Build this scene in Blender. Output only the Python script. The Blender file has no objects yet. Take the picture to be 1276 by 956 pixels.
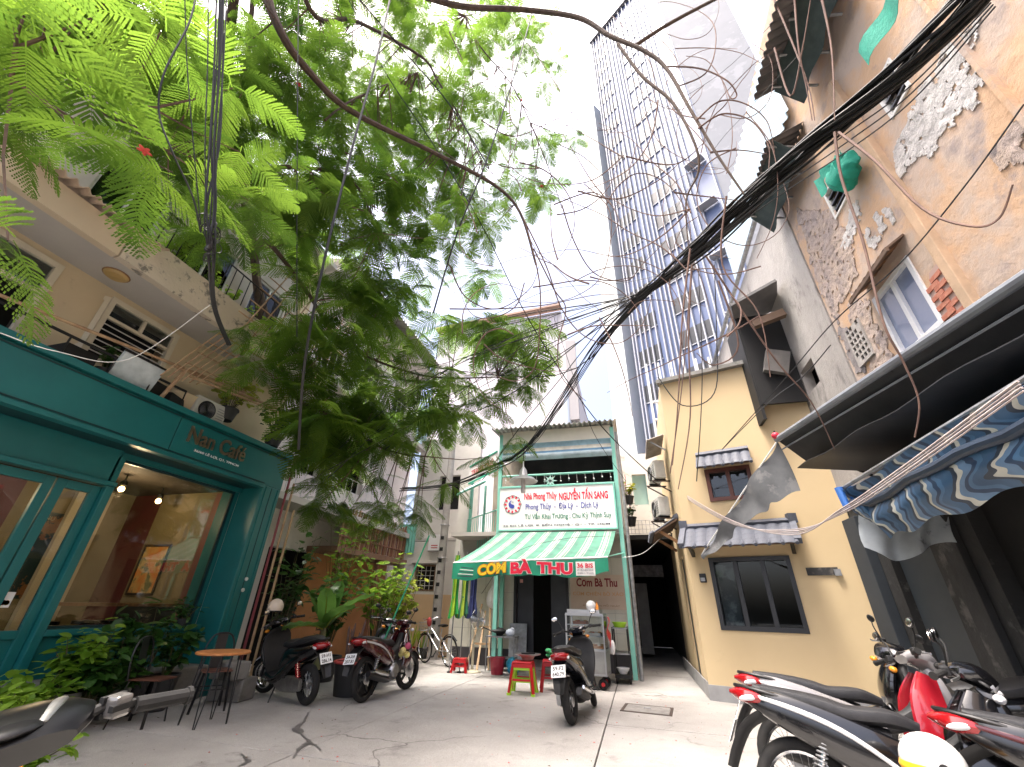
import bpy, math, random
import numpy as np
from mathutils import Vector, Matrix
random.seed(7); rng = np.random.default_rng(7)
R = math.radians
scn = bpy.context.scene
COL = scn.collection
# ---------------------------------------------------------------- camera
PIT, ROL, YAW, FPX, CH = R(28.4), R(1.5), R(15.7), 515.0, 1.3
def _axes():
    c, s = math.cos(PIT), math.sin(PIT)
    rot = Matrix.Rotation(YAW, 3, 'Z')
    r, fw, up = Vector((1, 0, 0)), Vector((0, c, s)), Vector((0, -s, c))
    cr, sr = math.cos(ROL), math.sin(ROL)
    return rot @ (cr*r + sr*up), rot @ (sr*r - cr*up), rot @ fw
AR, AD, AF = _axes()
cam_d = bpy.data.cameras.new('camera'); cam = bpy.data.objects.new('camera', cam_d); COL.objects.link(cam)
m3 = Matrix((AR, -AD, -AF)).transposed()
cam.matrix_world = Matrix.Translation((0, 0, CH)) @ m3.to_4x4()
cam_d.sensor_width = 36; cam_d.lens = FPX/1276*36; cam_d.clip_start = .05; cam_d.clip_end = 600
scn.camera = cam
# ---------------------------------------------------------------- sky, sun, exposure
SUN_EL, SUN_AZ = R(74), R(228)          # azimuth measured clockwise from +Y
w = bpy.data.worlds.new('World'); scn.world = w; w.use_nodes = True
nt = w.node_tree; bg = nt.nodes['Background']
sk = nt.nodes.new('ShaderNodeTexSky'); sk.sky_type = 'NISHITA'; sk.sun_disc = False
sk.sun_elevation = SUN_EL; sk.sun_rotation = SUN_AZ
sk.air_density = .6; sk.dust_density = 8.0; sk.ozone_density = .6; sk.altitude = 0
nt.links.new(sk.outputs[0], bg.inputs[0]); bg.inputs[1].default_value = .15
sd = bpy.data.lights.new('sun', 'SUN'); sun = bpy.data.objects.new('sun', sd); COL.objects.link(sun)
sd.energy = 1.25; sd.angle = R(14); sd.color = (1, .97, .93)
sv = Vector((math.sin(SUN_AZ)*math.cos(SUN_EL), math.cos(SUN_AZ)*math.cos(SUN_EL), math.sin(SUN_EL)))
sun.rotation_euler = sv.to_track_quat('Z', 'Y').to_euler(); sun.location = (0, 0, 30)
vs = scn.view_settings; vs.view_transform = 'Standard'; vs.look = 'None'; vs.gamma = 1; vs.exposure = 2.25
vs.use_curve_mapping = False
cy = scn.cycles; cy.use_denoising = True; cy.max_bounces = 6; cy.transparent_max_bounces = 12
cy.diffuse_bounces = 3; cy.glossy_bounces = 3; cy.transmission_bounces = 4
# a point seen at a pixel of the 1276x956 photograph, at a real plan distance / on a real plane
def ray(px, py): return AF + AR*((px-638)/FPX) + AD*((py-478)/FPX)
CO = Vector((0, 0, CH))
def at(px, py, d):
    r = ray(px, py); return CO + r*(d/math.hypot(r.x, r.y))
def onX(px, py, x): r = ray(px, py); return CO + r*(x/r.x)
def onY(px, py, y): r = ray(px, py); return CO + r*(y/r.y)
# ---------------------------------------------------------------- materials
MATS = {}
def M(name, col, col2=None, rough=.6, scale=3., metal=0., bump=0., bscale=40., spec=.5, lo=.35, hi=.65, coat=0., emit=0., bdist=.02, third=None, tlo=.6, thi=.66, tscale=2., stretch=(1,1,1)):
    if name in MATS: return MATS[name]
    m = bpy.data.materials.new(name); m.use_nodes = True; n = m.node_tree; L = n.links
    b = n.nodes['Principled BSDF']
    c4 = lambda c: (c[0], c[1], c[2], 1)
    b.inputs['Roughness'].default_value = rough; b.inputs['Metallic'].default_value = metal
    b.inputs['Specular IOR Level'].default_value = spec; b.inputs['Coat Weight'].default_value = coat
    b.inputs['Base Color'].default_value = c4(col)
    tc = n.nodes.new('ShaderNodeTexCoord'); mp = n.nodes.new('ShaderNodeMapping'); mp.inputs['Scale'].default_value = stretch
    L.new(tc.outputs['Object'], mp.inputs[0])
    def noise(s, d=6, r=.6):
        t = n.nodes.new('ShaderNodeTexNoise'); t.inputs['Scale'].default_value = s; t.inputs['Detail'].default_value = d
        t.inputs['Roughness'].default_value = r; L.new(mp.outputs[0], t.inputs['Vector']); return t
    if col2:
        t = noise(scale); mr = n.nodes.new('ShaderNodeMapRange'); mr.inputs[1].default_value = lo; mr.inputs[2].default_value = hi
        L.new(t.outputs['Fac'], mr.inputs[0])
        mx = n.nodes.new('ShaderNodeMix'); mx.data_type = 'RGBA'
        mx.inputs['A'].default_value = c4(col); mx.inputs['B'].default_value = c4(col2)
        L.new(mr.outputs[0], mx.inputs['Factor']); out = mx.outputs['Result']
        if third:
            t3 = noise(tscale, 8, .68); m3_ = n.nodes.new('ShaderNodeMapRange'); m3_.inputs[1].default_value = tlo; m3_.inputs[2].default_value = thi
            L.new(t3.outputs['Fac'], m3_.inputs[0])
            mx2 = n.nodes.new('ShaderNodeMix'); mx2.data_type = 'RGBA'; L.new(out, mx2.inputs['A']); mx2.inputs['B'].default_value = c4(third)
            L.new(m3_.outputs[0], mx2.inputs['Factor']); out = mx2.outputs['Result']
        L.new(out, b.inputs['Base Color'])
    if bump:
        t = noise(bscale, 8, .65); bp = n.nodes.new('ShaderNodeBump'); bp.inputs['Strength'].default_value = bump; bp.inputs['Distance'].default_value = bdist
        L.new(t.outputs['Fac'], bp.inputs['Height']); L.new(bp.outputs[0], b.inputs['Normal'])
    if emit:
        b.inputs['Emission Color'].default_value = c4(col); b.inputs['Emission Strength'].default_value = emit
    MATS[name] = m; return m
def glass(name, tint=(.9,.95,.95), f=1.5, rough=.02):
    if name in MATS: return MATS[name]
    m = bpy.data.materials.new(name); m.use_nodes = True; n = m.node_tree; L = n.links
    n.nodes.remove(n.nodes['Principled BSDF']); o = n.nodes['Material Output']
    t = n.nodes.new('ShaderNodeBsdfTransparent'); t.inputs[0].default_value = (*tint, 1)
    g = n.nodes.new('ShaderNodeBsdfGlossy'); g.inputs['Roughness'].default_value = rough
    fr = n.nodes.new('ShaderNodeFresnel'); fr.inputs[0].default_value = f
    mx = n.nodes.new('ShaderNodeMixShader'); L.new(fr.outputs[0], mx.inputs[0]); L.new(t.outputs[0], mx.inputs[1]); L.new(g.outputs[0], mx.inputs[2])
    L.new(mx.outputs[0], o.inputs[0]); MATS[name] = m; return m
def leafmat(name, c1, c2, trans=.45, rough=.5):
    if name in MATS: return MATS[name]
    m = bpy.data.materials.new(name); m.use_nodes = True; n = m.node_tree; L = n.links
    b = n.nodes['Principled BSDF']; b.inputs['Roughness'].default_value = rough; o = n.nodes['Material Output']
    oi = n.nodes.new('ShaderNodeObjectInfo'); ge = n.nodes.new('ShaderNodeNewGeometry')
    no = n.nodes.new('ShaderNodeTexNoise'); no.inputs['Scale'].default_value = 1.6; L.new(ge.outputs['Position'], no.inputs['Vector'])
    ad = n.nodes.new('ShaderNodeMath'); ad.operation = 'MULTIPLY_ADD'; L.new(oi.outputs['Random'], ad.inputs[0]); ad.inputs[1].default_value = .4; 
    mr = n.nodes.new('ShaderNodeMapRange'); mr.inputs[1].default_value = .3; mr.inputs[2].default_value = .7; mr.inputs[4].default_value = .55
    L.new(no.outputs['Fac'], mr.inputs[0]); L.new(mr.outputs[0], ad.inputs[2])
    mx = n.nodes.new('ShaderNodeMix'); mx.data_type = 'RGBA'; mx.inputs['A'].default_value = (*c1, 1); mx.inputs['B'].default_value = (*c2, 1)
    L.new(ad.outputs[0], mx.inputs['Factor']); L.new(mx.outputs['Result'], b.inputs['Base Color'])
    tr = n.nodes.new('ShaderNodeBsdfTranslucent')
    hs = n.nodes.new('ShaderNodeHueSaturation'); hs.inputs['Hue'].default_value = .492; hs.inputs['Saturation'].default_value = .98; hs.inputs['Value'].default_value = 2.1
    L.new(mx.outputs['Result'], hs.inputs['Color']); L.new(hs.outputs[0], tr.inputs[0])
    ms = n.nodes.new('ShaderNodeMixShader'); ms.inputs[0].default_value = trans
    L.new(b.outputs[0], ms.inputs[1]); L.new(tr.outputs[0], ms.inputs[2]); L.new(ms.outputs[0], o.inputs[0])
    MATS[name] = m; return m
def stripes(name, cols, axis, period, rough=.7, wob=0., trans=0.):
    """fabric stripes: cols = [(pos, colour)...] along a wave on one object axis"""
    m = bpy.data.materials.new(name); m.use_nodes = True; n = m.node_tree; L = n.links; b = n.nodes['Principled BSDF']
    b.inputs['Roughness'].default_value = rough
    tc = n.nodes.new('ShaderNodeTexCoord'); sx = n.nodes.new('ShaderNodeSeparateXYZ'); L.new(tc.outputs['UV'], sx.inputs[0])
    src = sx.outputs[axis]
    if wob:
        t = n.nodes.new('ShaderNodeTexNoise'); t.inputs['Scale'].default_value = 3.5; t.inputs['Detail'].default_value = 2; L.new(tc.outputs['UV'], t.inputs['Vector'])
        a = n.nodes.new('ShaderNodeMath'); a.operation = 'MULTIPLY_ADD'; L.new(t.outputs['Fac'], a.inputs[0]); a.inputs[1].default_value = wob; L.new(src, a.inputs[2]); src = a.outputs[0]
    d = n.nodes.new('ShaderNodeMath'); d.operation = 'DIVIDE'; L.new(src, d.inputs[0]); d.inputs[1].default_value = period
    fr = n.nodes.new('ShaderNodeMath'); fr.operation = 'FRACT'; L.new(d.outputs[0], fr.inputs[0])
    cr = n.nodes.new('ShaderNodeValToRGB'); cr.color_ramp.interpolation = 'CONSTANT'
    e = cr.color_ramp.elements
    while len(e) < len(cols): e.new(.5)
    for i, (p, c) in enumerate(cols): e[i].position = p; e[i].color = (*c, 1)
    L.new(fr.outputs[0], cr.inputs[0])
    t = n.nodes.new('ShaderNodeTexNoise'); t.inputs['Scale'].default_value = 5; t.inputs['Detail'].default_value = 8; L.new(tc.outputs['Object'], t.inputs['Vector'])
    mr = n.nodes.new('ShaderNodeMapRange'); mr.inputs[1].default_value = .3; mr.inputs[2].default_value = .75; mr.inputs[3].default_value = 1; mr.inputs[4].default_value = .6
    L.new(t.outputs['Fac'], mr.inputs[0])
    mx = n.nodes.new('ShaderNodeMix'); mx.data_type = 'RGBA'; mx.blend_type = 'MULTIPLY'; mx.inputs['Factor'].default_value = 1
    L.new(cr.outputs[0], mx.inputs['A']); L.new(mr.outputs[0], mx.inputs['B']); L.new(mx.outputs['Result'], b.inputs['Base Color'])
    if trans:
        o = n.nodes['Material Output']; tr = n.nodes.new('ShaderNodeBsdfTranslucent'); L.new(mx.outputs['Result'], tr.inputs[0])
        ms = n.nodes.new('ShaderNodeMixShader'); ms.inputs[0].default_value = trans; L.new(b.outputs[0], ms.inputs[1]); L.new(tr.outputs[0], ms.inputs[2]); L.new(ms.outputs[0], o.inputs[0])
    MATS[name] = m; return m
# ---------------------------------------------------------------- mesh helpers
def V3(*a): return Vector(a)
class MB:
    def __init__(s): s.v = []; s.f = []; s.uv = None
    def add(s, vs_, fs): 
        o = len(s.v); s.v += [tuple(p) for p in vs_]; s.f += [tuple(i+o for i in f) for f in fs]; return s
    def box(s, c, d, rz=0, Mx=None):
        hx, hy, hz = d[0]/2, d[1]/2, d[2]/2
        P = [Vector((sx*hx, sy*hy, sz*hz)) for sx, sy, sz in ((-1,-1,-1),(1,-1,-1),(1,1,-1),(-1,1,-1),(-1,-1,1),(1,-1,1),(1,1,1),(-1,1,1))]
        if Mx is None: Mx = Matrix.Translation(c) @ Matrix.Rotation(rz, 4, 'Z')
        else: Mx = Matrix.Translation(c) @ Mx.to_4x4()
        return s.add([Mx @ p for p in P], [(0,3,2,1),(4,5,6,7),(0,1,5,4),(1,2,6,5),(2,3,7,6),(3,0,4,7)])
    def span(s, a, b):
        return s.box([(a[i]+b[i])/2 for i in range(3)], [abs(a[i]-b[i]) for i in range(3)])
    def bar(s, a, b, wd, ht, up=(0,0,1)):
        a, b = Vector(a), Vector(b); d = b-a; x = d.normalized(); u = Vector(up)
        y = u.cross(x); y = y.normalized() if y.length > 1e-6 else Vector((0,1,0)); z = x.cross(y)
        return s.box((a+b)/2, (d.length, wd, ht), Mx=Matrix((x, y, z)).transposed())
    def tube(s, pts, r, n=7, cap=True):
        pts = [Vector(p) for p in pts]; k = len(pts); rs = r if isinstance(r, (list, tuple)) else [r]*k
        o = len(s.v); prev = None
        for i, p in enumerate(pts):
            t = (pts[min(i+1, k-1)]-pts[max(i-1, 0)])
            t = t.normalized() if t.length > 1e-9 else Vector((0,0,1))
            if prev is None: 
                a = Vector((0,0,1)) if abs(t.z) < .9 else Vector((1,0,0)); u = t.cross(a).normalized()
            else:
                u = prev-t*prev.dot(t); u = u.normalized() if u.length > 1e-6 else t.orthogonal().normalized()
            prev = u; q = t.cross(u)
            for j in range(n):
                an = 2*math.pi*j/n; s.v.append(tuple(p+(u*math.cos(an)+q*math.sin(an))*rs[i]))
        for i in range(k-1):
            for j in range(n):
                a = o+i*n+j; b = o+i*n+(j+1) % n; s.f.append((a, b, b+n, a+n))
        if cap: s.f.append(tuple(o+j for j in reversed(range(n)))); s.f.append(tuple(o+(k-1)*n+j for j in range(n)))
        return s
    def lathe(s, prof, n=20, Mx=None):
        o = len(s.v); Mx = Mx or Matrix.Identity(4); k = len(prof)
        for r, z in prof:
            for j in range(n):
                a = 2*math.pi*j/n; s.v.append(tuple(Mx @ Vector((r*math.cos(a), r*math.sin(a), z))))
        for i in range(k-1):
            for j in range(n):
                a = o+i*n+j; b = o+i*n+(j+1) % n; s.f.append((a, b, b+n, a+n))
        if prof[0] == prof[-1]: return s
        if prof[0][0] > 1e-5: s.f.append(tuple(o+j for j in reversed(range(n))))
        if prof[-1][0] > 1e-5: s.f.append(tuple(o+(k-1)*n+j for j in range(n)))
        return s
    def torus(s, R_, r, n=28, m=9, Mx=None, sq=1.):
        o = len(s.v); Mx = Mx or Matrix.Identity(4)
        for i in range(n):
            a = 2*math.pi*i/n
            for j in range(m):
                b = 2*math.pi*j/m; rr = R_+r*math.cos(b); s.v.append(tuple(Mx @ Vector((rr*math.cos(a), rr*math.sin(a), r*sq*math.sin(b)))))
        for i in range(n):
            for j in range(m):
                s.f.append((o+i*m+j, o+((i+1) % n)*m+j, o+((i+1) % n)*m+(j+1) % m, o+i*m+(j+1) % m))
        return s
    def ell(s, c, r, n=16, m=10, Mx=None, zmin=-1., zmax=1.):
        prof = []
        for i in range(m+1):
            z = zmin+(zmax-zmin)*(.5-.5*math.cos(math.pi*i/m)); prof.append((math.sqrt(max(0, 1-z*z)), z))
        T = Matrix.Translation(c) @ (Mx.to_4x4() if Mx else Matrix.Identity(4)) @ Matrix.Diagonal((r[0], r[1], r[2], 1))
        return s.lathe(prof, n, T)
    def prism(s, poly, fn, a, b):
        """poly 2D; fn(u,v,t) -> point"""
        n = len(poly); P = [fn(u, v, a) for u, v in poly]+[fn(u, v, b) for u, v in poly]
        return s.add(P, [tuple(range(n-1, -1, -1)), tuple(range(n, 2*n))]+[(i, (i+1) % n, n+(i+1) % n, n+i) for i in range(n)])
    def sweep(s, path, wd, th, n=14, ex=2.6, y=0., arc=None):
        """superellipse swept along an XZ path: wd = half widths (Y), th = half thickness along the path normal"""
        k = len(path); wd = wd if isinstance(wd, (list, tuple)) else [wd]*k; th = th if isinstance(th, (list, tuple)) else [th]*k
        ys = y if isinstance(y, (list, tuple)) else [y]*k
        # resample with catmull-rom
        D = []
        for i in range(k): D.append((path[i][0], path[i][1], wd[i], th[i], ys[i]))
        D = np.array(D, float); out = []
        for i in range(k-1):
            p0, p1, p2, p3 = D[max(i-1, 0)], D[i], D[i+1], D[min(i+2, k-1)]
            for t in (0, .25, .5, .75): out.append(.5*((2*p1)+(-p0+p2)*t+(2*p0-5*p1+4*p2-p3)*t*t+(-p0+3*p1-3*p2+p3)*t**3))
        out.append(D[-1]); o = len(s.v); K = len(out)
        for i, q in enumerate(out):
            a, b = out[max(i-1, 0)], out[min(i+1, K-1)]; tx, tz = b[0]-a[0], b[1]-a[1]; l = math.hypot(tx, tz) or 1; nx, nz = -tz/l, tx/l
            for j in range(n):
                an = 2*math.pi*j/n; c_, s_ = math.cos(an), math.sin(an)
                cw = math.copysign(abs(c_)**(2/ex), c_)*max(q[2], .001); ct = math.copysign(abs(s_)**(2/ex), s_)*max(q[3], .001)
                if arc: ct -= arc*(cw/max(q[2], .001))**2
                s.v.append((q[0]+nx*ct, q[4]+cw, q[1]+nz*ct))
        for i in range(K-1):
            for j in range(n):
                a = o+i*n+j; b = o+i*n+(j+1) % n; s.f.append((a, a+n, b+n, b))
        s.f.append(tuple(o+j for j in range(n))); s.f.append(tuple(o+(K-1)*n+j for j in reversed(range(n))))
        return s
    def grid(s, fn, nu, nv, th=0.):
        """fn(u,v) in 0..1 -> point; th > 0 gives thickness; sets UVs in metres-free 0..1"""
        P = [[Vector(fn(i/nu, j/nv)) for j in range(nv+1)] for i in range(nu+1)]
        o = len(s.v); s.uv = s.uv or {}
        def put(off):
            b = len(s.v)
            for i in range(nu+1):
                for j in range(nv+1):
                    p = P[i][j]
                    if off:
                        du = P[min(i+1, nu)][j]-P[max(i-1, 0)][j]; dv = P[i][min(j+1, nv)]-P[i][max(j-1, 0)]
                        p = p+du.cross(dv).normalized()*off
                    s.uv[len(s.v)] = (i/nu, j/nv); s.v.append(tuple(p))
            return b
        a = put(0)
        idx = lambda b, i, j: b+i*(nv+1)+j
        for i in range(nu):
            for j in range(nv): s.f.append((idx(a,i,j), idx(a,i+1,j), idx(a,i+1,j+1), idx(a,i,j+1)))
        if th:
            b = put(-th)
            for i in range(nu):
                for j in range(nv): s.f.append((idx(b,i,j), idx(b,i,j+1), idx(b,i+1,j+1), idx(b,i+1,j)))
            for i in range(nu):
                s.f.append((idx(a,i,0), idx(b,i,0), idx(b,i+1,0), idx(a,i+1,0))); s.f.append((idx(a,i,nv), idx(a,i+1,nv), idx(b,i+1,nv), idx(b,i,nv)))
            for j in range(nv):
                s.f.append((idx(a,0,j), idx(a,0,j+1), idx(b,0,j+1), idx(b,0,j))); s.f.append((idx(a,nu,j), idx(b,nu,j), idx(b,nu,j+1), idx(a,nu,j+1)))
        return s
    def wall(s, O, U, wd, ht, holes, t, N):
        """upright wall with real openings. O lower corner, U unit direction, N outward; holes (u0,u1,v0,v1)"""
        O, U, N = Vector(O), Vector(U), Vector(N); Z = Vector((0,0,1))
        us = sorted({0, wd, *[h[0] for h in holes], *[h[1] for h in holes]}); zs = sorted({0, ht, *[h[2] for h in holes], *[h[3] for h in holes]})
        inh = lambda u, v: any(h[0] < u < h[1] and h[2] < v < h[3] for h in holes)
        P = lambda u, v, d: O+U*u+Z*v-N*d
        q = lambda *p: s.add(p, [(0,1,2,3)])
        for i in range(len(us)-1):
            for j in range(len(zs)-1):
                if inh((us[i]+us[i+1])/2, (zs[j]+zs[j+1])/2): continue
                q(P(us[i],zs[j],0), P(us[i+1],zs[j],0), P(us[i+1],zs[j+1],0), P(us[i],zs[j+1],0))
                q(P(us[i],zs[j],t), P(us[i],zs[j+1],t), P(us[i+1],zs[j+1],t), P(us[i+1],zs[j],t))
        for a, b, c, d in list(holes)+[(0, wd, 0, ht)]:
            q(P(a,c,0), P(a,d,0), P(a,d,t), P(a,c,t)); q(P(b,c,0), P(b,c,t), P(b,d,t), P(b,d,0))
            q(P(a,d,0), P(b,d,0), P(b,d,t), P(a,d,t)); q(P(a,c,0), P(a,c,t), P(b,c,t), P(b,c,0))
        return s
    def mesh(s, name, mat, smooth=False, ang=35):
        me = bpy.data.meshes.new(name); me.from_pydata(s.v, [], s.f)
        if s.uv:
            uvl = me.uv_layers.new(); lv = np.empty(len(me.loops), np.int32); me.loops.foreach_get('vertex_index', lv)
            uvl.data.foreach_set('uv', np.array([s.uv.get(int(i), (0, 0)) for i in lv], np.float32).ravel())
        if mat: me.materials.append(mat)
        if smooth:
            me.polygons.foreach_set('use_smooth', [True]*len(me.polygons))
            try: me.set_sharp_from_angle(angle=R(ang))
            except Exception: pass
        return me
    def build(s, name, mat, parent=None, smooth=False, bevel=0., ang=35, Mx=None):
        if Mx is not None: s.v = [tuple(Mx @ Vector(p)) for p in s.v]
        o = bpy.data.objects.new(name, s.mesh(name, mat, smooth, ang)); COL.objects.link(o)
        if parent: o.parent = parent
        if bevel:
            md = o.modifiers.new('bevel', 'BEVEL'); md.width = bevel; md.segments = 2; md.limit_method = 'ANGLE'; md.angle_limit = R(40)
        return o
def tag(o, label, cat=None, group=None, kind=None):
    if label: o['label'] = label
    if cat: o['category'] = cat
    if group: o['group'] = group
    if kind: o['kind'] = kind
    return o
def thing(name, label, cat, loc=(0,0,0), rz=0, group=None):
    o = bpy.data.objects.new(name, None); COL.objects.link(o); o.empty_display_size = .1
    o.location = loc; o.rotation_euler = (0, 0, rz); return tag(o, label, cat, group)
def struct(o): o['kind'] = 'structure'; return o
def inst(me, name, parent, loc=(0,0,0), rot=(0,0,0), scale=(1,1,1)):
    o = bpy.data.objects.new(name, me); COL.objects.link(o); o.parent = parent
    o.location = loc; o.rotation_euler = rot; o.scale = scale; return o
def text(st, name, mat, parent, O, U, Vv, width=None, height=None, ext=.003, bold=.0, centre=False):
    cu = bpy.data.curves.new(name, 'FONT'); cu.body = st; cu.size = 1; cu.offset = bold; cu.resolution_u = 3
    t = bpy.data.objects.new(name, cu); COL.objects.link(t)
    me = bpy.data.meshes.new_from_object(t); bpy.data.objects.remove(t); bpy.data.curves.remove(cu)
    co = np.empty(len(me.vertices)*3); me.vertices.foreach_get('co', co); co = co.reshape(-1, 3)
    if not len(co): return None
    mn, mx = co.min(0), co.max(0); sx = width/(mx[0]-mn[0]) if width else None; sy = height/(mx[1]-mn[1]) if height else None
    sx = sx or sy; sy = sy or sx
    me2 = MB(); vs_ = []
    O, U, Vv = Vector(O), Vector(U).normalized(), Vector(Vv).normalized(); N = U.cross(Vv)
    for p in co:
        u = (p[0]-mn[0])*sx-((mx[0]-mn[0])*sx/2 if centre else 0); v = (p[1]-mn[1])*sy
        vs_.append(O+U*u+Vv*v)
    fs = [tuple(pl.vertices) for pl in me.polygons]; n = len(vs_)
    from collections import Counter
    ec = Counter()
    for f in fs:
        for a, b in zip(f, f[1:]+f[:1]): ec[(a, b)] += 1
    me2.add(vs_+[p+N*ext for p in vs_], [tuple(i+n for i in f) for f in fs]+[(a, b, b+n, a+n) for (a, b) in ec if (b, a) not in ec])
    bpy.data.meshes.remove(me); me2.v = [tuple(p) for p in me2.v]
    o = me2.build(name, mat, parent); return o
def bez(pts, n=8):
    """catmull-rom through points"""
    D = [Vector(p) for p in pts]; out = []; k = len(D)
    for i in range(k-1):
        p0, p1, p2, p3 = D[max(i-1, 0)], D[i], D[i+1], D[min(i+2, k-1)]
        for j in range(n):
            t = j/n; out.append(.5*((2*p1)+(-p0+p2)*t+(2*p0-5*p1+4*p2-p3)*t*t+(-p0+3*p1-3*p2+p3)*t**3))
    out.append(D[-1]); return out
# palette
white = M('white_paint', (.72,.72,.70), (.58,.57,.54), .55, 2.5)
black = M('black_paint', (.006,.006,.007), None, .35)
blackm = M('matt_black', (.005,.005,.0055), (.009,.009,.009), .7)
rubber = M('rubber', (.008,.008,.008), (.014,.013,.012), .85, 20, bump=.2)
chrome = M('chrome', (.72,.72,.72), None, .18, metal=1)
alu = M('cast_aluminium', (.42,.42,.42), (.3,.3,.3), .4, 12, metal=1)
steel = M('stainless_steel', (.55,.56,.57), (.42,.42,.43), .3, 3, metal=1)
galv = M('galvanised', (.35,.36,.37), (.22,.22,.22), .5, 8, metal=.6)
cable_m = M('cable_rubber', (.004,.004,.0045), (.008,.008,.008), .5, 9)
teal = M('teal_paint', (.008,.125,.128), (.012,.15,.15), .38, 1.6, bump=.03, bscale=60)
tealdk = M('teal_dark_trim', (.004,.035,.04), None, .45)
mint = M('mint_paint', (.19,.55,.45), (.26,.58,.48), .5, 6, third=(.3,.25,.2), tlo=.68, thi=.72, tscale=6)
red_pl = M('red_plastic', (.55,.012,.018), (.45,.012,.016), .35, 4)
green_pl = M('lime_plastic', (.35,.62,.03), None, .4)
glass_d = glass('window_glass', (.75,.82,.85), 1.5)
glass_c = glass('clear_glass', (.93,.96,.96), 1.45)
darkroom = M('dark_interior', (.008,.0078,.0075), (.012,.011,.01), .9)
wood = M('wood', (.32,.17,.07), (.22,.11,.045), .55, 6, stretch=(1,6,1))
palewood = M('pale_wood', (.5,.34,.19), (.38,.25,.13), .6, 8)
bamboo_m = M('bamboo', (.48,.33,.19), (.34,.2,.11), .55, 7)
bambood = M('bamboo_red', (.2,.075,.045), (.3,.14,.08), .6, 7)
paper = M('white_print', (.8,.8,.8), None, .6)
terra = M('terracotta', (.32,.12,.06), (.24,.09,.05), .8, 6)
soil = M('soil', (.05,.035,.025), (.03,.02,.015), .95)
# ================================================================ ground
concrete = M('yard_concrete', (.40,.383,.36), (.30,.286,.268), .82, .9, bump=.5, bscale=22, lo=.36, hi=.66, third=(.17,.16,.15), tlo=.58, thi=.76, tscale=1.7)
def cracks(m):
    n = m.node_tree; L = n.links; b = n.nodes['Principled BSDF']; src = b.inputs['Base Color'].links[0].from_socket
    ge = n.nodes.new('ShaderNodeNewGeometry'); no = n.nodes.new('ShaderNodeTexNoise'); no.inputs['Scale'].default_value = 1.3; no.inputs['Detail'].default_value = 5; L.new(ge.outputs['Position'], no.inputs['Vector'])
    va = n.nodes.new('ShaderNodeVectorMath'); va.operation = 'MULTIPLY_ADD'; L.new(no.outputs['Color'], va.inputs[0]); va.inputs[1].default_value = (.9,.9,.9); L.new(ge.outputs['Position'], va.inputs[2])
    vo = n.nodes.new('ShaderNodeTexVoronoi'); vo.feature = 'DISTANCE_TO_EDGE'; vo.inputs['Scale'].default_value = .42; L.new(va.outputs[0], vo.inputs['Vector'])
    n2 = n.nodes.new('ShaderNodeTexNoise'); n2.inputs['Scale'].default_value = .5; L.new(ge.outputs['Position'], n2.inputs['Vector'])
    mr = n.nodes.new('ShaderNodeMapRange'); mr.inputs[1].default_value = .0; mr.inputs[2].default_value = .007; mr.inputs[3].default_value = .75; mr.inputs[4].default_value = 0; L.new(vo.outputs['Distance'], mr.inputs[0])
    m2 = n.nodes.new('ShaderNodeMapRange'); m2.inputs[1].default_value = .48; m2.inputs[2].default_value = .58; L.new(n2.outputs['Fac'], m2.inputs[0])
    mu = n.nodes.new('ShaderNodeMath'); mu.operation = 'MULTIPLY'; L.new(mr.outputs[0], mu.inputs[0]); L.new(m2.outputs[0], mu.inputs[1])
    mx = n.nodes.new('ShaderNodeMix'); mx.data_type = 'RGBA'; L.new(src, mx.inputs['A']); mx.inputs['B'].default_value = (.04,.036,.032,1); L.new(mu.outputs[0], mx.inputs['Factor']); 
    # fine grit speckle
    n3 = n.nodes.new('ShaderNodeTexNoise'); n3.inputs['Scale'].default_value = 160; n3.inputs['Detail'].default_value = 3; L.new(ge.outputs['Position'], n3.inputs['Vector'])
    m3 = n.nodes.new('ShaderNodeMapRange'); m3.inputs[1].default_value = .3; m3.inputs[2].default_value = .7; m3.inputs[3].default_value = .72; m3.inputs[4].default_value = 1.2; L.new(n3.outputs['Fac'], m3.inputs[0])
    x2 = n.nodes.new('ShaderNodeMix'); x2.data_type = 'RGBA'; x2.blend_type = 'MULTIPLY'; x2.inputs['Factor'].default_value = 1; L.new(mx.outputs['Result'], x2.inputs['A']); L.new(m3.outputs[0], x2.inputs['B']); L.new(x2.outputs['Result'], b.inputs['Base Color'])
cracks(concrete)
joint_m = M('joint_dirt', (.05,.045,.04), (.03,.028,.025), .95)
g = MB(); g.span((-140,-60,-.6), (140,220,-.02)); ground = struct(g.build('ground', joint_m))
xs = [-9.6,-6.35,-3.36,-.55,1.9,4.4]; ysl = [-3.2,-.6,1.9,4.35,6.85,9.35,11.9,14.4,17.,20.]
for i in range(len(xs)-1):
    for j in range(len(ysl)-1):
        x0, x1 = xs[i]+.007, xs[i+1]-.007; y0, y1 = ysl[j]+.008, ysl[j+1]-.008
        if j > 4 and i == 0: continue
        sk = -.09*(1 if i < 3 else .3); zt = random.uniform(-.002, .002)
        b = MB(); b.prism([(x0,y0+sk*x0*.5),(x1,y0+sk*x1*.5),(x1,y1+sk*x1*.5),(x0,y1+sk*x0*.5)], lambda u, v, t: V3(u, v, t), -.05, zt)
        b.build('slab', concrete, ground, bevel=.006)
lid = thing('manhole_cover', 'square concrete drain cover set in the yard before the alley', 'manhole', (-.02, 8.0, 0), R(-6))
b = MB(); 
for a, c in (((-.36,-.3,.001),(.36,-.26,.009)),((-.36,.26,.001),(.36,.3,.009)),((-.36,-.26,.001),(-.32,.26,.009)),((.32,-.26,.001),(.36,.26,.009))): b.span(a, c)
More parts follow.
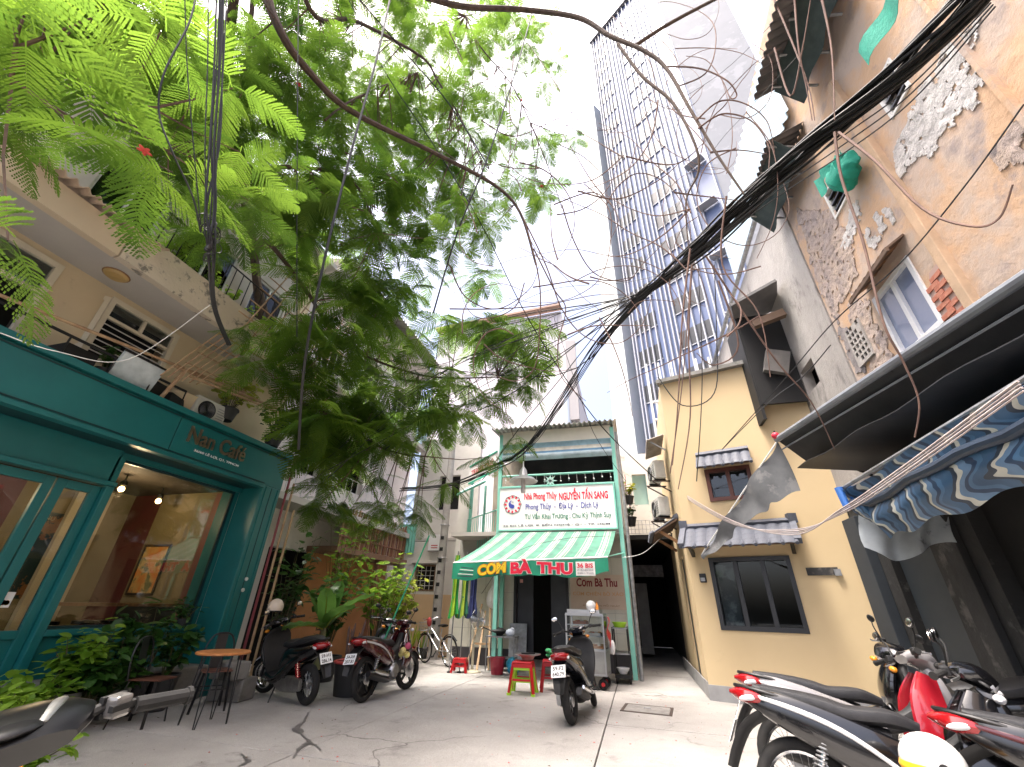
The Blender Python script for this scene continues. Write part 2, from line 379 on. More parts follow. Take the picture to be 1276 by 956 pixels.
b.build('frame', M('rusty_iron', (.09,.06,.045), (.05,.04,.035), .8, 9), lid)
MB().span((-.31,-.25,.002), (.31,.25,.010)).build('lid', M('old_concrete', (.3,.29,.27), (.2,.19,.18), .85, 6, bump=.4), lid)
MB().tube([(-.05,0,.011),(-.04,0,.022),(.04,0,.022),(.05,0,.011)], .006, 6).build('handle', galv, lid)
wet = M('wet_concrete', (.11,.105,.1), (.16,.15,.145), .4, 3, bump=.2)
def blotch(name, c, pts, label, z=.0046, mat=None):
    b = MB(); n = len(pts); b.add([V3(c[0]+p[0], c[1]+p[1], z) for p in pts], [tuple(range(n))]); o = b.build(name, mat or wet); return tag(o, label, None, None, 'stuff')
def blob(n, rx, ry, jag, rot=0):
    P = []
    for i in range(n):
        a = 2*math.pi*i/n; r = 1+random.uniform(-jag, jag); x, y = rx*r*math.cos(a), ry*r*math.sin(a)
        P.append((x*math.cos(rot)-y*math.sin(rot), x*math.sin(rot)+y*math.cos(rot)))
    return P
def ribbon(px, wds, label, z):
    P = []
    for x, y in px: r = ray(x, y); P.append(CO+r*(-CH/r.z))
    P = bez(P, 6); n = len(P); m = MB(); rd = random.Random(int(z*1e5)); vs_ = []
    for i, p in enumerate(P):
        t = (P[min(i+1, n-1)]-P[max(i-1, 0)]).normalized(); s_ = V3(-t.y, t.x, 0); w_ = wds[min(len(wds)-1, int(i/n*len(wds)))]
        vs_ += [V3(p.x, p.y, z)+s_*w_*rd.uniform(.2, 1.2), V3(p.x, p.y, z)-s_*w_*rd.uniform(.2, 1.2)]
    m.add(vs_, [(2*i, 2*i+1, 2*i+3, 2*i+2) for i in range(n-1)]); tag(m.build('wet_streak', wet), label, None, None, 'stuff')
ribbon([(384,888),(378,900),(370,908),(378,918),(384,926),(372,934),(366,946)], [.015,.03,.05,.02,.045,.03,.015], 'dark wet streak running over the yard concrete', .0046)
ribbon([(382,925),(392,929),(400,936)], [.03,.02,.012], 'short dark wet streak branching off on the concrete', .0052)
ribbon([(300,940),(308,950),(296,956)], [.015,.03,.015], 'small dark wet streak near the café table', .0046)
# fallen petals: far too many small ones to count
pm = M('petal_red', (.55,.03,.03), (.7,.1,.08), .6); b = MB()
for i in range(110):
    x, y = random.uniform(-4.5, 1.2), random.uniform(3.0, 9); a = random.uniform(0, 6.3); s_ = random.uniform(.008, .018)
    b.add([V3(x+math.cos(a+k*1.57)*s_*(1, .6, 1, .6)[k], y+math.sin(a+k*1.57)*s_*(1, .6, 1, .6)[k], .006+.006*(k % 2)) for k in range(4)], [(0,1,2,3)])
tag(b.build('fallen_petals', pm), 'red flower petals scattered over the yard concrete', None, None, 'stuff')
# small dry leaves and grit
b = MB()
for i in range(260):
    x, y = random.uniform(-6.2, 3.3), random.uniform(2.6, 10); a = random.uniform(0, 6.3); s_ = random.uniform(.006, .02)
    b.add([V3(x+math.cos(a+k*1.57)*s_*(1, .35, 1, .35)[k], y+math.sin(a+k*1.57)*s_*(1, .35, 1, .35)[k], .005+.005*(k % 2)) for k in range(4)], [(0,1,2,3)])
tag(b.build('leaf_litter', M('dry_leaf', (.14,.09,.04), (.08,.05,.02), .9)), 'tiny dry leaves scattered on the yard', None, None, 'stuff')

# ================================================================ teal café
cafe = thing('cafe_building', 'teal shopfront with big window, glazed doors and gold lettering on the fascia', 'building')
conc_old = M('plinth_concrete', (.27,.26,.24), (.16,.155,.14), .88, 2.2, bump=.5, bscale=25, third=(.07,.075,.06), tlo=.56, thi=.72, tscale=3)
b = MB(); b.span((-7.3,-2.4,0), (-6.42,6.16,.42)); b.build('plinth', conc_old, cafe, bevel=.02)
b = MB(); b.span((-7.05,-2.4,3.2), (-6.5,4.33,3.80)); b.build('fascia_panel', teal, cafe, bevel=.006)
b = MB(); b.span((-7.05,4.345,3.2), (-6.5,6.64,3.80)); b.build('fascia_panel', teal, cafe, bevel=.006)
b = MB(); b.span((-7.05,-2.4,3.81), (-6.44,6.68,3.9)); b.build('fascia_cap', teal, cafe, bevel=.008)
b = MB(); b.span((-6.6,-2.4,3.14), (-6.46,6.2,3.2)); b.build('fascia_trim', teal, cafe, bevel=.006)
b = MB(); b.span((-6.496,-2.4,3.762), (-6.487,6.64,3.778)); b.span((-6.496,-2.4,3.225), (-6.487,6.2,3.238)); b.build('shadow_groove', tealdk, cafe)
post = MB().span((-7.0,6.2,0), (-6.5,6.64,3.2)).build('corner_post', teal, cafe, bevel=.01)
for y in (6.27, 6.56): MB().span((-6.5,y,.2), (-6.485,y+.02,3.18)).build('post_bead', teal, post)
MB().span((-6.5,6.41,.2), (-6.492,6.418,3.18)).build('post_groove', tealdk, post)
for z in (1.45, 1.62): MB().lathe([(.03,0),(.03,.02),(.0,.022)], 10, Matrix.Translation((-6.484,6.36+z*.04,z)) @ Matrix.Rotation(R(90),4,'Y')).build('screw_cover', white, post)
# header wall above doors, wall beside window
MB().span((-7.05,-2.4,2.70), (-6.9,4.05,3.14)).build('header_panel', teal, cafe, bevel=.004)
MB().span((-7.0,-2.4,2.64), (-6.84,4.12,2.70)).build('header_trim', teal, cafe, bevel=.006)
MB().span((-7.3,6.12,.42), (-7.0,6.2,3.14)).build('window_jamb', teal, cafe)
MB().span((-7.12,4.05,3.06), (-6.95,6.2,3.14)).build('window_head', teal, cafe)
p = MB().span((-7.1,4.13,.42), (-6.92,6.2,.86)).build('stall_riser', teal, cafe, bevel=.006)
MB().span((-7.1,4.12,.86), (-6.86,6.2,.93)).build('window_sill', teal, p, bevel=.008)
MB().span((-7.1,4.02,.42), (-6.86,4.12,2.64)).build('door_post', teal, cafe, bevel=.008)
MB().span((-7.1,4.02,2.7), (-6.9,4.12,3.06)).build('door_post', teal, cafe)
win = MB().span((-7.05,4.125,.93), (-7.0,4.165,3.06)).span((-7.05,6.08,.93), (-7.0,6.119,3.06)).span((-7.05,4.165,.93), (-7.0,6.08,.965)).span((-7.05,4.165,3.02), (-7.0,6.08,3.06)).build('window_frame', tealdk, cafe)
MB().span((-7.03,4.16,.96), (-7.022,6.09,3.03)).build('pane', glass('cafe_glass', (.88,.9,.89), 1.45), win)
def door(y0, y1, lab=None):
    z0, z1 = .44, 2.62; s_ = .105
    d = MB().span((-7.0,y0,z0), (-6.94,y0+s_,z1)).span((-7.0,y1-s_,z0), (-6.94,y1,z1)).span((-7.0,y0+s_,z1-s_), (-6.94,y1-s_,z1)).span((-7.0,y0+s_,z0), (-6.94,y1-s_,z0+.09)).span((-7.0,y0+s_,.84), (-6.94,y1-s_,.93)).build('door', teal, cafe, bevel=.006)
    MB().span((-6.985,y0+s_,.93), (-6.978,y1-s_,z1-s_)).build('pane', MATS['cafe_glass'], d)
    MB().span((-6.99,y0+s_,z0+.09), (-6.965,y1-s_,.84)).build('kick_panel', teal, d)
    return d
for y0, y1 in ((.95,1.98),(2.0,3.5),(3.52,4.015)): door(y0, y1)
d = door(-.1, .93)
# inside the café
maroon = M('maroon_wall', (.09,.012,.012), (.07,.01,.01), .6); cream_i = M('ochre_wall', (.2,.165,.08), (.16,.13,.06), .7, 2)
b = MB(); b.span((-9.6,-2.4,.3), (-7.12,6.2,.43)); b.build('interior_floor', M('dark_tiles', (.05,.04,.035), (.035,.03,.025), .3), cafe)
MB().span((-9.6,-2.4,3.1), (-7.12,6.2,3.2)).build('interior_ceiling', M('dim_ceiling', (.05,.04,.03), None, .8), cafe)
MB().span((-9.7,-2.4,.43), (-9.6,4.5,3.1)).build('interior_wall', maroon, cafe)
MB().span((-9.7,4.5,.43), (-9.6,6.2,3.1)).build('interior_wall', cream_i, cafe)
MB().span((-9.6,6.2,.43), (-8.85,6.3,3.1)).build('interior_wall', maroon, cafe); MB().span((-8.85,6.2,1.2), (-7.31,6.3,3.1)).build('interior_wall', cream_i, cafe); MB().span((-8.85,6.19,.43), (-7.31,6.3,1.2)).build('counter_shade_panel', M('counter_shade_dark', (.012,.016,.018), None, .5), cafe)  # dark panel added below the counter, shade put into its colour
MB().span((-7.12,-2.4,3.141), (-6.6,6.2,3.199)).build('soffit', tealdk, cafe)
MB().span((-9.59,5.2,.45), (-9.5,5.75,3.05)).build('interior_column', M('pale_plaster', (.5,.45,.32), None, .7), cafe)
MB().span((-7.45,6.14,.95), (-7.32,6.199,3.06)).build('interior_column', M('brown_panel', (.2,.06,.03), (.15,.05,.03), .5, 5), cafe)
MB().span((-7.42,4.2,1.18), (-7.15,6.1,1.22)).build('window_counter', wood, cafe)
for y in (4.5, 5.0, 5.2, 5.4): MB().tube([(-7.6,y,.44),(-7.62,y,.95)], .02, 6).lathe([(0,.95),(.16,.95),(.16,.99),(0,1.0)], 14, Matrix.Translation((-7.62,y,0))).build('bar_stool', black, cafe)
o = thing('painting', 'framed autumn landscape painting inside the café window', 'painting', (-9.47, 5.47, 1.75))
art = M('autumn_paint', (.6,.2,.04), (.5,.4,.14), .5, 5, third=(.14,.16,.07), tlo=.52, thi=.6, tscale=4)
o.scale = (.85,.85,.85); MB().span((0,-.33,-.45), (.012,.33,.45)).build('canvas', art, o)
MB().span((0,-.37,-.49), (.03,-.33,.49)).span((0,.33,-.49), (.03,.37,.49)).span((0,-.33,.45), (.03,.33,.49)).span((0,-.33,-.49), (.03,.33,-.45)).build('frame', M('dark_frame', (.03,.02,.012), None, .4), o)
# painting hangs nearer the window too so that it reads through the glass
o.location = (-8.45, 6.19, 1.75); o.rotation_euler = (0, 0, R(-90))
glow = M('lit_bulb', (1.,.62,.25), None, .5, emit=6)
for i, (x, y, z) in enumerate(((-8.0,4.9,2.86),(-8.3,5.75,2.86),(-8.2,2.5,2.6),(-8.25,2.7,2.62),(-8.3,2.95,2.62),(-8.0,2.3,2.6))):
    o = thing('ceiling_lamp', ['warm spot lamp above the café counter', 'warm spot lamp near the café painting', 'lit bulb in the café doorway, front of the row', 'lit bulb in the café doorway, second of the row', 'lit bulb in the café doorway, rear of the row', 'lit bulb hanging nearest the café door'][i], 'lamp', (x, y, z), 0, 'café ceiling lamps')
    MB().ell((0,0,0), (.045,.045,.045), 10, 7).build('bulb', glow, o, True); MB().lathe([(.02,.04),(.05,.06),(.05,.12),(.012,.14),(.012,.24)], 10).build('holder', blackm, o)
    if i in (0, 2):
        ld = bpy.data.lights.new('lamp_light', 'POINT'); ld.energy = 8; ld.color = (1,.7,.4); ld.shadow_soft_size = .06; lo = bpy.data.objects.new('lamp_light', ld); COL.objects.link(lo); lo.parent = o; lo.location = (0, 0, -.1)
o = thing('poster', 'food poster with orange dishes behind the narrow café door', 'poster', (-7.25, 3.76, 1.25))
MB().span((0,-.16,0), (.01,.17,1.0)).build('sheet', M('poster_green', (.03,.06,.045), (.45,.18,.05), .5, 4.2, lo=.5, hi=.53, third=(.5,.02,.02), tlo=.62, thi=.64, tscale=3.1), o)
text('MENU', 'lettering', M('gold_text', (.7,.5,.2), None, .5), o, (.012,-.1,.9), (0,1,0), (0,0,1), height=.05)
o = thing('card_sticker', 'white card payment sticker on the café door glass', 'sticker', (-6.976, 3.66, 1.16))
MB().span((0,-.055,0), (.002,.055,.16)).build('sheet', paper, o); 
MB().lathe([(.0,.0025),(.026,.0025)], 14, Matrix.Translation((.001,-.014,.05)) @ Matrix.Rotation(R(90),4,'Y')).build('red_disc', M('sticker_red', (.6,.02,.02), None, .5), o)
MB().lathe([(.0,.0035),(.026,.0035)], 14, Matrix.Translation((.001,.016,.05)) @ Matrix.Rotation(R(90),4,'Y')).build('orange_disc', M('sticker_orange', (.8,.35,.02), None, .5), o)
# lettering
brass = M('rose_gold', (.62,.42,.3), (.5,.33,.24), .28, 8, metal=.9)
text('Nan Café', 'lettering', brass, cafe, (-6.487,4.52,3.44), (0,1,0), (0,0,1), width=1.08, height=.26, ext=.025, bold=.012)
text('36/60 LÊ LỢI, Q1, TPHCM', 'lettering', paper, cafe, (-6.487,4.7,3.33), (0,1,0), (0,0,1), width=.85, height=.055, ext=.006, bold=.01)

# ================================================================ apartment block above the café
flat = thing('apartment_block', 'cream apartment block with peeling balcony above the teal café', 'building')
cream = M('cream_wall', (.64,.53,.35), (.6,.49,.32), .8, 1.6, bump=.1, third=(.45,.36,.25), tlo=.62, thi=.72, tscale=2)
parm = M('peeling_parapet', (.66,.58,.46), (.6,.52,.41), .85, 2.2, bump=.6, bscale=14, third=(.22,.2,.17), tlo=.54, thi=.62, tscale=5.)
soff = M('grey_soffit', (.5,.47,.43), (.45,.42,.39), .85, 1.5)
b = MB(); b.wall((-7.2,-2.6,3.9), (0,1,0), 9.4, 1.52, [(3.6,5.08,0,1.38),(5.75,6.78,.42,1.36)], .18, (1,0,0)); b.build('wall', cream, flat)
MB().span((-10.2,-2.6,0), (-9.8,6.8,9.2)).build('rear_wall', cream, flat)
MB().span((-9.8,6.55,3.9), (-7.4,6.79,9.2)).build('end_wall', cream, flat)
MB().span((-9.8,-2.6,3.86), (-7.06,6.6,3.9)).build('roof_terrace', conc_old, flat)
MB().span((-7.4,-2.6,5.4), (-6.42,6.8,5.56)).build('balcony_slab', soff, flat)
MB().span((-6.42,-2.6,5.36), (-6.3,2.55,5.76)).build('parapet', M('cream_parapet', (.64,.53,.38), (.6,.49,.35), .85, 2, bump=.2, third=(.5,.43,.35), tlo=.6, thi=.7, tscale=2.5), flat)
MB().span((-6.42,2.57,5.36), (-6.295,6.8,5.92)).build('parapet', parm, flat)
b = MB(); b.wall((-7.5,-2.6,5.56), (0,1,0), 9.4, 3.6, [(4.9,5.9,1.0,2.3),(6.3,7.4,.9,2.2),(7.9,8.8,.9,2.2),(2.9,3.9,.3,2.2)], .18, (1,0,0)); b.build('wall', M('upper_wall', (.55,.5,.44), (.47,.42,.37), .85, 1.4, third=(.3,.28,.25), tlo=.62, thi=.7), flat)
MB().span((-10.2,-2.6,9.17), (-6.9,6.8,9.3)).build('roof_slab', soff, flat)
for y0, y1, z0, z1 in ((2.3,3.3,6.56,7.86),(3.7,4.8,6.46,7.76),(5.3,6.2,6.46,7.76),(.3,1.3,5.86,7.76)):
    f = MB().span((-7.6,y0,z0), (-7.55,y0+.05,z1)).span((-7.6,y1-.05,z0), (-7.55,y1,z1)).span((-7.6,y0+.05,z1-.05), (-7.55,y1-.05,z1)).span((-7.6,y0+.05,z0), (-7.55,y1-.05,z0+.05)).span((-7.6,(y0+y1)/2-.02,z0+.05), (-7.55,(y0+y1)/2+.02,z1-.05)).build('window_frame', white, flat)
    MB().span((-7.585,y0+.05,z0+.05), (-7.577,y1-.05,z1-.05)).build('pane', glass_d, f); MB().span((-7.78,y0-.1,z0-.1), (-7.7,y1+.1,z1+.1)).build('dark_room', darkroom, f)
# open window with shutter, above the café
cw = M('cream_frame', (.66,.6,.46), (.6,.54,.42), .5, 5)
wf = MB().span((-7.26,3.13,4.3), (-7.17,3.2,5.3)).span((-7.26,4.12,4.3), (-7.17,4.2,5.3)).span((-7.26,3.2,5.22), (-7.17,4.12,5.3)).span((-7.26,3.2,4.3), (-7.17,4.12,4.36)).span((-7.24,3.2,4.95), (-7.19,4.12,5.0)).span((-7.24,3.64,5.0), (-7.19,3.69,5.22)).build('window_frame', cw, flat, bevel=.004)
for k in range(6): MB().tube([(-7.22,3.2,4.42+k*.09),(-7.22,4.12,4.42+k*.09)], .009, 6).build('window_bar', white, wf)
MB().span((-7.235,3.2,5.0), (-7.225,4.12,5.22)).build('pane', glass_d, wf); MB().span((-7.9,3.0,4.2), (-7.8,4.3,5.4)).build('dark_room', darkroom, wf)
sh = MB(); Ms = Matrix.Translation((-7.17,3.13,4.33)) @ Matrix.Rotation(R(-42),4,'Z')
for a, c in (((0,-.48,0),(.035,-.42,.92)),((0,-.06,0),(.035,0,.92)),((0,-.42,.85),(.035,-.06,.92)),((0,-.42,0),(.035,-.06,.07))): sh.span(a, c)
s1 = sh.build('shutter', cw, flat, Mx=Ms); MB().span((.012,-.42,.07), (.02,-.06,.85)).build('pane', M('frosted_glass', (.45,.5,.38), (.4,.45,.34), .25, 3), s1, Mx=Ms)
df = MB().span((-7.25,1.0,3.9), (-7.16,1.07,5.3)).span((-7.25,2.42,3.9), (-7.16,2.5,5.3)).span((-7.25,1.07,5.22), (-7.16,2.42,5.3)).span((-7.24,1.07,4.78), (-7.18,2.42,4.84)).build('door_frame', cw, flat, bevel=.004)
MB().span((-7.225,1.07,4.84), (-7.215,2.42,5.22)).build('pane', glass_d, df); MB().span((-8.0,.8,3.9), (-7.9,2.7,5.4)).build('dark_room', darkroom, df)
lamp = thing('ceiling_light', 'round tan ceiling light under the cream balcony', 'lamp', (-6.78, 2.85, 5.4))
MB().lathe([(.0,-.06),(.12,-.05),(.15,-.02),(.15,0)], 20).build('diffuser', M('tan_glass', (.5,.34,.14), (.42,.28,.1), .4), lamp, True); MB().torus(.15, .012, 20, 6, Matrix.Translation((0,0,-.012))).build('rim', wood, lamp)
# corrugated sheet over the parapet
def corr(mb, P0, U, wd, D, ln, amp, per, th=.012):
    P0, U, D = Vector(P0), Vector(U).normalized(), Vector(D).normalized(); N = U.cross(D).normalized(); n = max(4, int(wd/per*6))
    mb.grid(lambda u, v: P0+U*(u*wd)+D*(v*ln)+N*(amp*math.sin(u*wd/per*2*math.pi)), n, 2, th); return mb
tin = M('corrugated_cream', (.6,.47,.36), (.45,.34,.25), .7, 3, third=(.2,.15,.11), tlo=.6, thi=.68)
corr(MB(), (-6.12,1.2,5.79), (0,1,0), 1.75, (-1,0,.35), .75, .03, .13).build('corrugated_roof', tin, flat, True)
# top-floor railing
def railing(parent, A, B, z0, z1, n, mat, r=.012, rails=(0, 1)):
    A, B = Vector(A), Vector(B)
    for k in rails: 
        z = z0+(z1-z0)*k; MB().tube([A+V3(0,0,z), B+V3(0,0,z)], r*1.6, 6).build('rail', mat, parent)
    for i in range(n+1):
        p = A.lerp(B, i/n); MB().tube([p+V3(0,0,z0), p+V3(0,0,z1)], r, 5).build('baluster', mat, parent)
railing(flat, (-6.36,2.7,0), (-6.36,6.7,0), 5.92, 6.55, 26, blackm, .009)
# terrace rail on the café roof
tr_ = thing('terrace_railing', 'low black iron railing along the café roof edge', 'railing')
railing(tr_, (-6.6,-2.0,0), (-6.6,4.3,0), 3.9, 4.2, 12, blackm, .012)
# bamboo poles over the terrace
def pole(name, a, b, r, label, group=None, mat=None):
    a, b = Vector(a), Vector(b); m = MB(); n = 9; pts = [a.lerp(b, i/n) for i in range(n+1)]; P = []; rs = []
    for i in range(n):
        for t, k in ((0,1.12),(.06,1),(.94,1)): P.append(pts[i].lerp(pts[i+1], t)); rs.append(r*k)
    P.append(pts[-1]); rs.append(r)
    return tag(m.tube(P, rs, 7).build(name, mat or bamboo_m, None, True), label, 'pole', group)
pole('bamboo_pole', (-6.55,.8,4.1), (-6.5,5.2,4.62), .022, 'long thin bamboo pole lying over the black terrace railing')
pole('bamboo_pole', (-6.45,3.9,4.42), (-6.55,7.4,4.82), .026, 'thick bamboo pole slung beneath the potted terrace shrub')
pole('bamboo_pole', (-6.4,4.1,4.36), (-6.4,7.6,4.72), .02, 'bamboo pole lowest of the bundle above the lettering')
pole('bamboo_pole', (-6.62,4.0,3.92), (-6.5,4.1,4.5), .03, 'short brown prop pole holding the bamboo at the terrace edge')
tre = thing('bamboo_trellis', 'bamboo lattice standing on the café terrace under the peeling balcony', 'trellis')
for i in range(6): a = onX(200+i*9, 468+i*2.2, -6.4); MB().tube([a, a+V3(-.02,.55+.02*i,1.15)], .012, 6).build('slat', bamboo_m, tre)
for i in range(4): MB().tube([(-6.43,4.0+.1*i,4.55+.25*i), (-6.43,5.1+.12*i,4.62+.25*i)], .011, 6).build('crossbar', bamboo_m, tre)
tre = thing('bamboo_trellis', 'tall bamboo lattice above the peeling parapet beside the upper railing', 'trellis')
for i in range(9): MB().tube([(-6.24,4.5+.24*i,5.5), (-6.1,4.95+.24*i,7.3)], .014, 6).build('slat', bamboo_m, tre)
for i in range(5): MB().tube([(-6.21,4.3+.1*i,5.75+.35*i), (-6.17+.02*i,6.9+.1*i,5.75+.35*i)], .012, 6).build('crossbar', bamboo_m, tre)
# things on the café roof
def ac_unit(loc, rz, label, sc=1):
    t = thing('air_conditioner', label, 'air conditioner', loc, rz, 'outdoor air conditioner units')
    acw = M('ac_white', (.62,.61,.57), (.5,.49,.45), .5, 4)
    MB().span((-.4*sc,-.15*sc,.03), (.4*sc,.15*sc,.55*sc)).build('case', acw, t, bevel=.015)
    MB().torus(.2*sc, .012, 24, 6, Matrix.Translation((-.1*sc,-.155*sc,.28*sc)) @ Matrix.Rotation(R(90),4,'X')).build('fan_ring', blackm, t)
    b = MB()
    for k in range(7): b.torus((.03+.026*k)*sc, .003, 18, 4, Matrix.Translation((-.1*sc,-.157*sc,.28*sc)) @ Matrix.Rotation(R(90),4,'X'))
    b.build('fan_grille', galv, t); MB().lathe([(0,0),(.19*sc,0)], 20, Matrix.Translation((-.1*sc,-.152*sc,.28*sc)) @ Matrix.Rotation(R(90),4,'X')).build('fan_well', blackm, t)
    for k in range(6): MB().span((.16*sc,-.158*sc,.12*sc+k*.06*sc), (.36*sc,-.15*sc,.135*sc+k*.06*sc)).build('louvre', galv, t)
    for x in (-.28, .28): MB().span((x*sc-.02,-.15*sc,0), (x*sc+.02,.15*sc,.03)).build('foot', blackm, t)
    return t
ac_unit((-6.78,4.85,3.9), R(90), 'white air conditioner lying on the café roof above the lettering', .72)
t = thing('wash_basin', 'cream stone basin on the café roof behind the fascia', 'basin', (-6.95, 4.6, 3.9))
MB().lathe([(.0,.1),(.2,.1),(.26,.3),(.28,.34),(.25,.34),(.2,.16),(0,.14)], 18, Matrix.Diagonal((1,1.5,1,1))).build('bowl', cream, t, True); MB().span((-.12,-.2,0), (.12,.2,.1)).build('foot', cream, t)
t = thing('leaning_board', 'pale foam board leaning on the café terrace railing', 'board', (-6.66, 3.55, 3.92)); MB().span((-.03,-.28,0), (.02,.28,.42)).build('sheet', M('foam_white', (.6,.66,.68), (.42,.48,.5), .7, 5), t, Mx=Matrix.Rotation(R(20),4,'Y')); MB().bar((.02,-.3,.43), (.02,.3,.43), .03, .03).build('top_strip', black, t, Mx=Matrix.Rotation(R(20),4,'Y'))
for i, (y, sz) in enumerate(((2.95,.26),(3.9,.3),(4.25,.22))):
    t = thing('storage_crate', ['black plastic crate by the open window shutter', 'dark crate behind the leaning foam board', 'small dark crate beside the prop pole'][i], 'crate', (-6.9, y, 3.9), R(10*i), 'crates on the café terrace')
    for a, c in (((-.2,-.18,0),(.2,.18,.02)),((-.2,-.18,.02),(-.18,.18,sz)),((.18,-.18,.02),(.2,.18,sz)),((-.18,-.18,.02),(.18,-.16,sz)),((-.18,.16,.02),(.18,.18,sz))): MB().span(a, c).build('side', blackm, t)

# ================================================================ pink block behind the tree
pk = thing('pink_building', 'pale pink block with balconies half hidden behind the tree', 'building')
pinkw = M('pink_wall', (.7,.66,.62), (.64,.59,.56), .85, 1.5, third=(.5,.47,.45), tlo=.6, thi=.7)
b = MB(); b.wall((-7.9,7.0,0), (0,1,0), 7., 10.2, [(1,2.2,4.2,5.6),(3,4.2,4.2,5.6),(1,2.2,7.2,8.6),(3,4.2,7.2,8.6),(5,6.2,7.2,8.6),(1.2,5.6,.1,2.4)], .2, (1,0,0)); b.build('wall', pinkw, pk)
MB().span((-8.6,7.0,0), (-8.5,14,10.2)).build('dark_room', darkroom, pk)
for z in (3.2, 6.3, 9.4):
    MB().span((-8.1,7.0,z), (-7.0,13.4,z+.14)).build('balcony_slab', soff, pk)
    if z < 9:
        railing(pk, (-7.05,7.05,0), (-7.05,12.5,0), z+.14, z+1.0, 22, white, .01)
    else: corr(MB(), (-6.6,7.0,9.7), (0,1,0), 6.2, (-1,0,.3), 1.5, .03, .15).build('corrugated_roof', M('tin_grey', (.45,.44,.42), (.3,.28,.26), .6, 3), pk, True)
# bamboo-screened terrace at the end of the yard
sc_ = thing('bamboo_screen', 'reddish bamboo fence on a terrace beyond the shrubs', 'fence')
for i in range(46): 
    y = 9.6+i*.075; x = -7.15+random.uniform(-.02,.02); MB().tube([(x,y,2.55+random.uniform(-.05,.05)), (x+.02,y,3.45+random.uniform(-.1,.12))], .028, 5).build('cane', bambood if i % 3 else bamboo_m, sc_)
for z in (2.8, 3.25): MB().tube([(-7.1,9.5,z),(-7.1,13.1,z)], .02, 5).build('crossbar', bambood, sc_)
ter = thing('terrace', 'brown terrace deck carrying the reddish bamboo fence', 'terrace')
MB().span((-7.9,9.4,2.4), (-7.0,13.2,2.54)).build('deck', M('brown_deck', (.28,.16,.1), (.2,.11,.07), .7, 4), ter)
MB().span((-7.86,9.4,0), (-7.8,13.2,2.4)).build('orange_wall', M('orange_wall', (.55,.25,.1), (.45,.2,.08), .8, 2), ter)
for y in (9.6, 11.4, 13.0): MB().span((-7.15,y,0), (-7.03,y+.1,2.4)).build('post', bambood, ter)

# ================================================================ white house at the end of the yard
wh = thing('white_house', 'small white house with a shuttered barred window left of the shop', 'building')
whm = M('whitewash', (.66,.63,.58), (.58,.55,.5), .85, 1.4, bump=.1, third=(.4,.36,.3), tlo=.63, thi=.72)
b = MB(); b.wall((-7.45,13.0,0), (1,0,0), 2.3, 3.1, [(.78,1.5,1.68,2.4)], .18, (0,-1,0)); b.build('wall', whm, wh)
MB().span((-7.46,12.985,0), (-5.16,12.998,1.58)).build('dado', M('pale_orange_wall', (.66,.46,.27), (.6,.42,.25), .8, 2), wh)
MB().span((-7.45,13.19,0), (-5.15,17,.0+3.1)).build('side_wall', whm, wh)
f = MB().span((-6.67,13.0,1.66), (-6.62,13.1,2.42)).span((-6.0,13.0,1.66), (-5.95,13.1,2.42)).span((-6.62,13.0,2.37), (-6.0,13.1,2.42)).span((-6.62,13.0,1.66), (-6.0,13.1,1.71)).build('window_frame', M('brown_frame', (.25,.15,.09), None, .6), wh)
for k in range(4): MB().tube([(-6.62,13.03,1.82+k*.14),(-6.0,13.03,1.82+k*.14)], .008, 5).build('window_bar', white, f)
for k in range(3): MB().tube([(-6.46+k*.155,13.03,1.71),(-6.46+k*.155,13.03,2.37)], .01, 5).build('window_bar', white, f)
MB().span((-6.62,13.14,1.7), (-6.0,13.16,2.4)).build('dark_room', darkroom, f)
MB().span((-7.1,12.93,1.66), (-6.7,12.975,2.42)).build('shutter', white, wh, bevel=.004)
MB().span((-5.92,12.9,1.66), (-5.86,12.975,2.42)).build('shutter', white, wh, bevel=.004)
MB().span((-6.8,12.9,2.45), (-5.85,12.99,2.49)).build('lintel', whm, wh)
MB().span((-7.5,13.0,3.12), (-5.1,17,3.2)).build('roof_slab', soff, wh)
corr(MB(), (-7.4,12.96,2.75), (1,0,0), .62, (0,0,1), .9, .02, .1).build('mint_sheet', mint, wh, True)
b = MB(); b.wall((-7.3,13.5,3.2), (1,0,0), 2.4, 3.6, [(.9,1.7,1,2.2)], .2, (0,-1,0)); b.build('upper_wall', whm, wh); MB().span((-6.5,13.8,4.1), (-5.5,13.85,5.5)).build('dark_room', darkroom, wh)
sg = thing('wall_sign', 'small white sign with red marks on the white house', 'sign', (-6.02, 12.85, 3.05)); MB().span((-.22,0,-.24), (.22,.03,.24)).build('panel', paper, sg); MB().span((.222,0,-.26), (.25,.05,.26)).span((-.22,0,-.26), (.222,.05,-.242)).build('frame', black, sg)
for k in range(2): MB().span((-.12,-.004,-.1-.07*k), (.1,-.001,-.075-.07*k)).build('red_mark', red_pl, sg)
# concrete utility pole
up = thing('utility_pole', 'grey concrete utility pole between the white house and the shop', 'pole', (-5.55, 12.45, 0))
pm_ = M('pole_concrete', (.4,.38,.35), (.3,.28,.26), .85, 4, bump=.3); MB().lathe([(.14,0),(.09,7.6),(0,7.6)], 12).build('shaft', pm_, up, True)
for k in range(9): MB().span((-.05,-.145+.003*k,.5+.32*k), (.05,-.1,.6+.32*k)).build('foot_hole', blackm, up)
for z in (2.55, 3.5): MB().torus(.135, .012, 14, 5, Matrix.Translation((0,0,z))).build('strap', galv, up)

